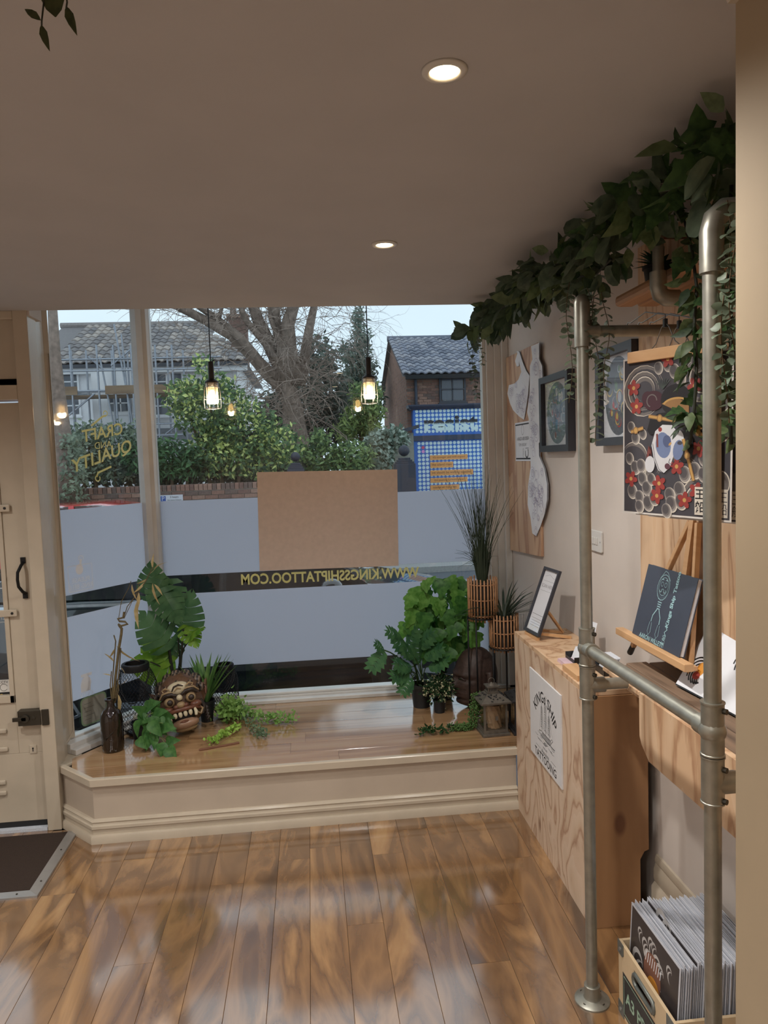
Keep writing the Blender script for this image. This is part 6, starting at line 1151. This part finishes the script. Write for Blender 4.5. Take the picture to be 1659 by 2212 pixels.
sc = thing('scaffold', 'steel tube scaffold with timber boards standing before the white house', 'scaffold', (-6.5, 23.3, GZ)); SCT = mat('scaffold_tube', (146, 150, 158), .35, metal=.7); BRD = woodmat('scaffold_board', [(120, 98, 78), (146, 122, 96)], axis=0, stretch=10, scale=5, rough=.8); YS1, YS2 = 22.9, 24.0
for px in (118, 152, 210, 246, 284, 336, 372, 452):
    for Y in (YS1, YS2): q = at(px, 780, y=YS1); x = q.x+(0 if Y == YS1 else .15); MB().cyl((x, Y, GZ+.1), (x, Y, at(px, 745 if px < 400 else 770, y=YS1).z), .03, n=7).build('standard', SCT, sc)
for py, ya in ((775, YS1), (800, YS1), (843, YS1), (918, YS1), (943, YS1), (845, YS2), (776, YS2)): z = at(250, py, y=ya).z; MB().cyl((at(60, py, y=ya).x, ya, z), (at(480 if py < 900 else 400, py, y=ya).x, ya, z), .028, n=7).build('ledger', SCT, sc)
for (a0, b0), (a1, b1) in (((128, 915), (205, 850)), ((246, 700), (290, 930)), ((262, 720), (282, 920)), ((330, 960), (385, 915)), ((215, 770), (248, 930)), ((190, 770), (225, 800)), ((240, 790), (300, 740))): MB().cyl(at(a0, b0, y=YS1), at(a1, b1, y=YS1+.1), .028, n=7).build('brace', SCT, sc)
zb_ = at(300, 850, y=YS1).z
for k in range(4): MB().box((at(120, 850, y=YS1).x, YS1+.1+.23*k, zb_-.04), (at(470, 850, y=YS1).x, YS1+.32+.23*k, zb_)).build('board', BRD, sc)
for x0, x1 in ((125, 168), (228, 296), (318, 395), (395, 470)): a_, b_ = at(x0, 844, y=YS1), at(x1, 826, y=YS1); MB().box((a_.x, YS1-.05, zb_), (b_.x-.02, YS1-.01, zb_+.25)).build('toe_board', BRD, sc)

# ------------------------------------------------------------------ brick house with the blue dotted shop front
YB = 20.; xb0 = at(878, 850, y=YB).x; xb1 = xb0+5; zEB = at(900, 812, y=YB).z; YRB = 23.; zRB = at(950, 731, y=YRB).z
hB = thing('brick_house', 'old red brick house with grey tiled roof above the blue shop', 'house', (xb0+2.4, YB+3, GZ))
BW_ = NT('far_brickwork'); _b = BW_.n('TexBrick'); _b.inputs['Scale'].default_value = 1.; _b.inputs['Brick Width'].default_value = .225; _b.inputs['Row Height'].default_value = .075; _b.inputs['Mortar Size'].default_value = .008
for i_, c_ in (('Color1', (134, 96, 82)), ('Color2', (156, 116, 98)), ('Mortar', (132, 118, 108))): _b.inputs[i_].default_value = (*lin(c_), 1)
_tc = BW_.n('TexCoord'); _sx = BW_.n('SeparateXYZ'); BW_.l(_tc.outputs['Object'], _sx.inputs[0]); _ad = BW_.n('Math', operation='ADD'); BW_.l(_sx.outputs[0], _ad.inputs[0]); BW_.l(_sx.outputs[1], _ad.inputs[1]); _cx = BW_.n('CombineXYZ'); BW_.l(_ad.outputs[0], _cx.inputs[0]); BW_.l(_sx.outputs[2], _cx.inputs[1]); BW_.l(_cx.outputs[0], _b.inputs['Vector']); BW_.l(_b.outputs['Color'], BW_.b.inputs['Base Color']); BW_.b.inputs['Roughness'].default_value = .9; BW_ = BW_.m
gb = MB(); gb.add([(x, y, z) for x in (xb0, xb1) for y, z in ((YB, GZ), (YB, zEB), (YRB, zRB-.08), (YRB+3, zEB), (YRB+3, GZ))], [(0, 1, 2, 3, 4), (9, 8, 7, 6, 5), (0, 5, 6, 1), (1, 6, 7, 2), (2, 7, 8, 3), (3, 8, 9, 4), (4, 9, 5, 0)]); gb.build('wall', BW_, hB)
slB = V((0, YRB-YB+.25, zRB-zEB)); rb = MB(); rb.add([(xb0-.12, YB-.25, zEB-.04), (xb1, YB-.25, zEB-.04), (xb1, YRB, zRB-.03), (xb0-.12, YRB, zRB-.03), (xb0-.12, YRB+3.2, zEB-.04), (xb1, YRB+3.2, zEB-.04)], [(0, 1, 2, 3), (3, 2, 5, 4)]); rb.build('roof_deck', TILE[1], hB)
SLT = [mat('slate_tile_a', (126, 129, 142), .7, var=.15), mat('slate_tile_b', (106, 110, 123), .7, var=.15), mat('slate_tile_c', (145, 145, 153), .7, var=.2)]; _old = TILE; TILE = SLT
tiles(hB, (xb0-.12, YB-.27, zEB), slB, (1, 0, 0), 12, .215, slB.length/12, lambda t: (0, 3.6), 300, 6); TILE = _old
MB().tube([(xb0-.14, YRB, zRB+.01), (xb1, YRB, zRB+.01)], .09, 8).build('ridge', SLT[1], hB); MB().box((xb0-.05, YB-.36, zEB-.12), (xb1, YB-.24, zEB-.01)).build('gutter', IRON, hB); MB().cyl((at(897, 830, y=YB).x, YB-.08, at(897, 880, y=YB).z), (at(897, 830, y=YB).x, YB-.08, zEB-.08), .04, n=8).build('downpipe', mat('dark_pipe', (60, 66, 80), .5), hB)
fb2 = MB(); r = random.Random(4)
zb0 = at(930, 880, y=YB).z; row = 0; z = zb0
while z < zEB-.2:
    x = xb0+.01+(.11 if row % 2 else 0)
    while x < xb0+3.4: fb2.c = r.randrange(4); fb2.box((x, YB-.014+r.uniform(-.004, .004), z), (x+.215, YB, z+.065)); x += .225
    z += .075; row += 1
tag(fb2.build('front_bricks', BRK, hB), kind='stuff')
DKF = mat('dark_window_frame', (52, 58, 68), .5); house_window(hB, 953, 816, 1001, 866, YB-.02, DKF, (2, 2), fw=.05)
a_, b_ = at(956, 866, y=YB), at(999, 818, y=YB); cu = MB(); n = 24; vs = []
for i in range(n+1):
    for z in (a_.z, b_.z): vs.append((a_.x+(b_.x-a_.x)*i/n, YB-.022+.008*math.sin(i*1.9), z))
cu.add(vs, [(2*i, 2*i+2, 2*i+3, 2*i+1) for i in range(n)]); cu.build('net_curtain', mat('net_curtain', (176, 180, 184), .8, var=.15, scale=25), hB)
sp_ = thing('blue_shop_front', 'bright blue shop front covered in white dots with orange text strips', 'shop front', (xb0+2, YB-.3, GZ)); YSF = YB-.34
BLUE = mat('cobalt_paint', (44, 104, 190), .5, var=.06, scale=4); DOT = mat('white_dot', (206, 226, 228), .6, var=.03); NAVT = mat('navy_trim', (50, 58, 78), .5)
zc0 = at(920, 885, y=YSF).z; zs0 = at(920, 941, y=YSF).z; zl0 = at(920, 952, y=YSF).z; xs0 = at(893, 910, y=YSF).x; xs1 = xb1
MB().box((xs0, YSF+.02, GZ), (xs1, YB, zc0)).build('blue_board', BLUE, sp_); MB().box((xs0, YSF, zs0), (xs1, YSF+.02, zc0)).build('sign_board', BLUE, sp_)
co = MB(); sweep(co, [(xs1, YSF), (xs0-.02, YSF), (xs0-.02, YB)][::-1], [(0, zc0), (.04, zc0), (.06, zc0+.03), (.10, zc0+.06), (.12, zc0+.1), (.12, zc0+.13), (0, zc0+.14)]); co.build('cornice', NAVT, sp_); MB().box((xs0-.02, YSF-.03, zl0), (xs1, YSF+.02, zs0)).build('transom', NAVT, sp_)
k0 = at(900, 889, y=YSF); k1 = at(1045, 886, y=YSF); pit = (k1.x-k0.x)/17
fS = Fr((k0.x, YSF, k0.z), (1, 0, 0), (0, 0, 1)); a = Art(fS, d=.002, step=.0)
for i in range(27):
    for k in range(6): a.ell(i*pit, -k*pit, pit*.40, pit*.40, DOT, n=12)
for k in range(17):
    for i in range(27):
        zz = at(905, 958.5, y=YSF+.02).z-k0.z-k*pit
        col = DOT if not (i == 1 and k in (1, 2)) else mat('dot_red', (206, 84, 110)) if k == 1 else mat('dot_pink', (222, 150, 206)); a.fr = Fr((at(905, 958, y=YSF+.02).x, YSF+.02, k0.z), (1, 0, 0), (0, 0, 1)); a.ell(i*pit, zz, pit*.41, pit*.41, col, n=12)
tag(a.build('dot_pattern', sp_), kind='stuff')
RSM = NT('two_tone_sign'); _g = RSM.n('TexCoord'); _s = RSM.n('SeparateXYZ'); RSM.l(_g.outputs['Generated'], _s.inputs[0]); RSM.l(RSM.ramp(_s.outputs[2], [(.42, lin((206, 226, 228))), (.56, lin((28, 32, 42)))]), RSM.b.inputs['Base Color']); RSM = RSM.m
a = Art(Fr((at(968, 915, y=YSF).x, YSF, at(968, 915, y=YSF).z), (1, 0, 0), (0, 0, 1)), d=.006, step=.001); a.text('resist', .06, .0, .56, RSM, bold=.02, sx=1.2); a.build('sign_lettering', sp_)
ORN = mat('orange_strip', (226, 158, 92), .6, var=.03)
for (x0, x1, y0, y1), s in (((929, 1010, 981, 994), "it's stronger and well argued"), ((930, 979, 997, 1011), 'the island rises'), ((930, 1022, 1013, 1028), 'we should be walking together'), ((930, 1010, 1030, 1043), 'not pushing forward alone'), ((930, 992, 1046, 1059), 'coastal air hip pride')):
    a_, b_ = at(x0, y1, y=YSF), at(x1, y0, y=YSF); fo_ = Fr((a_.x, YSF+.018, a_.z), (1, 0, 0), (0, 0, 1)); w, h = b_.x-a_.x, b_.z-a_.z; flat(fo_, [(0, 0), (w, 0), (w, h), (0, h)], .012).build('text_strip', ORN, sp_); a = Art(fo_, d=.014, step=.001); a.text(s, w/2, h*.55, h*.62, mat('strip_ink', (120, 74, 52)), sx=.98); a.build('strip_lettering', sp_)

# low ivy covered outbuilding
Yo = 17.; ou = thing('outbuilding', 'low pale block outbuilding with dark sloping roof by the gate', 'shed', (at(865, 1000, y=Yo).x, Yo+1, GZ)); a_, b_ = at(842, 1050, y=Yo), at(893, 935, y=Yo)
MB().box((a_.x, Yo, GZ), (b_.x, Yo+2.5, b_.z)).build('wall', mat('block_grey', (150, 148, 138), .85, bump=.3), ou)
zz = GZ
BLK = mat('block_face', (158, 156, 146), .85, var=.12, bump=.2); bk2 = MB().box((0, 0, 0), (.43, .03, .115)).mesh('block', BLK); z = at(865, 1045, y=Yo).z; row = 0
while z < b_.z-.15:
    x = a_.x-.01+(0 if row % 2 else .1)
    while x < b_.x-.4: inst(bk2, 'block', Matrix.Translation((x, Yo-.02, z)), ou); x += .445
    z += .125; row += 1
rf = MB(); rf.add([(a_.x-.15, Yo-.25, b_.z-.12), (b_.x+.1, Yo-.25, b_.z+.1), (b_.x+.1, Yo+2.6, b_.z+.1), (a_.x-.15, Yo+2.6, b_.z-.12), (a_.x-.15, Yo-.25, b_.z-.04), (b_.x+.1, Yo-.25, b_.z+.18), (b_.x+.1, Yo+2.6, b_.z+.18), (a_.x-.15, Yo+2.6, b_.z-.04)], [(3,2,1,0), (4,5,6,7), (0,1,5,4), (1,2,6,5), (2,3,7,6), (3,0,4,7)]); rf.build('roof', mat('shed_roof', (60, 64, 74), .7), ou)

# ------------------------------------------------------------------ trees and hedges
def quadleaf(mb, p, r, L, W):
    d = V((r.gauss(0, 1), r.gauss(0, 1), r.gauss(0, 1)-.2)).normalized(); x = d.cross(V((r.gauss(0, 1), -1.2, .8+r.gauss(0, .5)))); x = x.normalized() if x.length > 1e-3 else d.orthogonal(); n_ = x.cross(d)
    mb.add([p, p+d*L*.5+x*W/2+n_*W*.12, p+d*L, p+d*L*.5-x*W/2+n_*W*.12], [(0, 1, 2, 3)])
def bush(name, label, blobs, Y, dy, n, L, W, mats, seed, cat='bush', group='hedges beyond the wall', stems=3, shell=.55):
    r = random.Random(seed); c = [at(b[0], b[1], y=Y+(b[4] if len(b) > 4 else 0)) for b in blobs]; sc_ = Y/FPX; x = sum(v_.x for v_ in c)/len(c); t = thing(name, label, cat, (x, Y, GZ+.1), group); mb = MB(); tot = sum(b[2]*b[3] for b in blobs)
    for b, o in zip(blobs, c):
        for k in range(int(n*b[2]*b[3]/tot)):
            d = V((r.gauss(0, 1), r.gauss(0, 1), r.gauss(0, 1))).normalized()*(shell+(1-shell)*r.random())*(.9+.25*noise.noise(V((b[0]*.1+r.random(), r.random()*3, 0))))
            mb.c = r.randrange(len(mats)); quadleaf(mb, o+V((d.x*b[2]*sc_, d.y*dy, d.z*b[3]*sc_)), r, L*r.uniform(.6, 1.3), W*r.uniform(.7, 1.2))
    tag(mb.build('foliage', mats, t), kind='stuff'); 
    for k in range(stems): q = c[k % len(c)]; MB().tube([(x+(k-1)*.15, Y+.05, GZ+.1), ((x+q.x)/2, Y, (GZ+q.z)/2), (q.x, Y, q.z)], [.05, .04, .02], 6).build('stem', STEMB, t)
    return t
EU = [leafmat('euonymus_green', (89, 116, 77), (121, 149, 97)), leafmat('euonymus_dark', (56, 80, 57), (81, 107, 74)), leafmat('euonymus_yellow', (199, 212, 125), (235, 240, 158)), leafmat('euonymus_green', (89, 116, 77), (121, 149, 97))]
bush('variegated_bush', 'large green and yellow variegated bush overhanging the garden wall', [(455, 880, 95, 85), (400, 860, 50, 50), (520, 935, 95, 80), (470, 985, 80, 55), (600, 960, 60, 55), (440, 790, 28, 22), (560, 1000, 70, 40)], 13.9, .7, 5200, .11, .06, EU, 1)
bush('laurel_bush', 'glossy mid green laurel bush above the brick wall', [(310, 985, 65, 42), (370, 990, 70, 45), (410, 1000, 40, 35)], 13.7, .45, 1700, .15, .05, [leafmat('laurel', (73, 110, 73), (111, 150, 100)), leafmat('laurel_dark', (52, 79, 57), (74, 106, 73))], 2)
bush('hedge', 'grey green hedge behind the lettered window pane', [(190, 960, 60, 60), (250, 965, 60, 60), (170, 1010, 50, 40), (300, 950, 40, 45), (240, 1010, 70, 35)], 13.9, .5, 3200, .10, .05, [leafmat('hedge_grey', (115, 131, 111), (153, 166, 141)), leafmat('hedge_dark', (65, 82, 69), (94, 110, 90))], 3)
bush('dark_hedge', 'dark dense hedge filling the gap above the garden wall', [(190, 1020, 60, 35), (280, 1025, 70, 32), (370, 1028, 70, 32), (460, 1020, 70, 40), (550, 1020, 70, 40), (610, 1010, 50, 45), (560, 960, 60, 50), (480, 940, 60, 60)], 14.9, .5, 4200, .14, .09, [leafmat('hedge_understory', (54, 67, 56), (74, 88, 71)), leafmat('hedge_understory2', (41, 52, 46), (60, 71, 60))], 14, shell=.2)  # dense understory hedge, two dark leaf colours mixed at random
bush('bright_shrub', 'yellow green shrub seen through the door glass', [(5, 1030, 22, 35), (-20, 1030, 30, 40)], 13.75, .25, 400, .16, .06, [G2], 4, stems=1)
bush('ivy_hedge', 'grey blue ivy hedge climbing the outbuilding', [(822, 965, 40, 42), (850, 945, 38, 25), (815, 1000, 34, 30)], 16.7, .4, 1700, .13, .09, [leafmat('ivy_grey', (147, 162, 149), (194, 207, 194)), leafmat('ivy_dark', (82, 101, 88), (112, 129, 112))], 5)
bush('low_shrub', 'dark low shrubs between the gate pillars', [(700, 990, 60, 30), (760, 985, 60, 40), (655, 985, 30, 30), (720, 1015, 80, 25), (690, 950, 30, 26)], 15.5, .5, 2200, .13, .06, [leafmat('shrub_dark', (60, 85, 58), (94, 119, 81)), leafmat('shrub_light', (127, 151, 94), (160, 182, 121))], 6)
bush('backdrop_evergreen', 'dark evergreen mass behind the bare tree', [(640, 880, 80, 70), (700, 850, 55, 75), (690, 780, 45, 60), (600, 900, 60, 60), (700, 930, 60, 50), (735, 900, 40, 70)], 20., 1.4, 4200, .2, .1, [leafmat('evergreen', (69, 83, 76), (102, 117, 103)), leafmat('evergreen_dark', (49, 60, 56), (72, 85, 76))], 7, 'tree', 'trees across the road')
bush('golden_conifer', 'golden green conifer standing before the tall dark conifer', [(775, 905, 45, 40), (800, 890, 40, 30), (750, 930, 30, 30), (800, 925, 35, 25), (790, 850, 40, 30)], 18., .7, 2600, .16, .05, [leafmat('gold_conifer', (126, 148, 87), (171, 189, 117)), leafmat('gold_conifer_dark', (77, 101, 64), (109, 132, 85))], 8, 'tree', 'trees across the road')
bush('tall_conifer', 'tall slender grey green conifer beside the right pendant lamp', [(775, 690, 14, 40), (780, 740, 28, 45), (772, 790, 36, 50), (768, 840, 45, 55), (790, 800, 30, 40), (745, 760, 14, 30), (748, 830, 26, 40), (812, 860, 22, 45)], 24., 1., 4200, .2, .06, [leafmat('conifer', (99, 114, 103), (138, 153, 136)), leafmat('conifer_dark', (76, 89, 81), (107, 119, 107))], 9, 'tree', 'trees across the road', shell=.3)
# bare tree
BARK = mat('bark', (134, 117, 105), .9, var=.3, scale=12, bump=.8); TW = mat('twig', (151, 134, 122), .9, var=.2); YT = 17.
bt3 = thing('bare_tree', 'big bare winter tree with thick limbs and tangled twigs', 'tree', (at(640, 1000, y=YT).x, YT, GZ+.1), 'trees across the road'); r = random.Random(21); px_m = YT/FPX
limbs = [([(640, 1060), (640, 960), (632, 880), (620, 820)], 46), ([(625, 850), (580, 810), (545, 770), (500, 725), (440, 690), (380, 660), (300, 640)], 20), ([(610, 830), (560, 780), (520, 730), (470, 690), (420, 655), (380, 620)], 15), ([(625, 830), (590, 760), (560, 700), (540, 640), (530, 560)], 24), ([(630, 820), (575, 745), (530, 690), (515, 650), (510, 600)], 12), ([(632, 825), (610, 760), (598, 700), (592, 640), (590, 560)], 18), ([(640, 830), (625, 760), (622, 700), (640, 640), (660, 560)], 26), ([(648, 830), (660, 760), (668, 710), (680, 655), (700, 590)], 17), ([(645, 820), (600, 730), (585, 690), (580, 640)], 10), ([(470, 700), (480, 660), (470, 620)], 7)]
for pts, w in limbs:
    P = [at(*q, y=YT+(.15*i if len(pts) > 4 else 0)*r.uniform(-1, 1)) for i, q in enumerate(pts)]; n = len(P); MB().tube(P, [w*px_m*(1-.55*i/(n-1))*.5*1.5 for i in range(n)], 10).build('trunk' if w == 46 else 'limb', BARK, bt3, smooth=True)
tw = MB()
def twig(p, d, L, rad, lev):
    pts = [p]; q = V(p); dd = V(d).normalized()
    for i in range(4): dd = (dd+rv(r, .35)+V((0, 0, -.10 if lev < 2 else .0))).normalized(); q = q+dd*L/4; pts.append(q)
    tw.tube(pts, [rad, rad*.85, rad*.7, rad*.55, rad*.4], 3, False)
    if lev > 0:
        for k in range(3): i = r.randint(1, 4); twig(pts[i], (pts[i]-pts[i-1]).normalized()+rv(r, .8), L*r.uniform(.5, .75), rad*.6, lev-1)
for pts, w in limbs:
    for k in range(16 if w > 8 else 8):
        i = r.randrange(len(pts)-1); f = r.random(); p = at(pts[i][0]+(pts[i+1][0]-pts[i][0])*f, pts[i][1]+(pts[i+1][1]-pts[i][1])*f, y=YT+r.uniform(-.2, .2)); twig(p, V((r.gauss(0, 1), r.gauss(0, .6), r.uniform(-.4, 1))), r.uniform(.6, 1.5), .014, 2)
for k in range(150): p = at(r.gauss(625, 45), r.gauss(850, 55), y=YT+r.uniform(-.6, .5)); twig(p, V((r.gauss(0, 1), r.gauss(0, .6), r.gauss(.1, .7))), r.uniform(.4, .9), .011, 1)
for k in range(16): p = at(r.uniform(690, 760), r.uniform(640, 760), y=YT); twig(p, V((1, r.gauss(0, .4), r.uniform(-.5, .2))), r.uniform(.7, 1.2), .008, 2)
tag(tw.build('twigs', TW, bt3), kind='stuff')
lt = thing('street_tree', 'ivy clad tree trunk at the far left edge of the window', 'tree', (at(143, 1000, y=12.7).x, 12.7, GZ+.1), 'trees across the road')
MB().tube([at(146, 1085, y=12.7), at(142, 1000, y=12.7), at(135, 930, y=12.7), at(126, 850, y=12.7), at(118, 760, y=12.7), at(112, 640, y=12.7)], [.2, .17, .13, .11, .09, .07], 10).build('trunk', BARK, lt, smooth=True)
mb = MB()
for k in range(700): p = at(r.gauss(152, 14), r.uniform(940, 1080), y=12.6+r.gauss(0, .12)); mb.c = 0; quadleaf(mb, p, r, .09, .05)
tag(mb.build('ivy', leafmat('hedge_grey', (115, 131, 111), (153, 166, 141)), lt), kind='stuff')
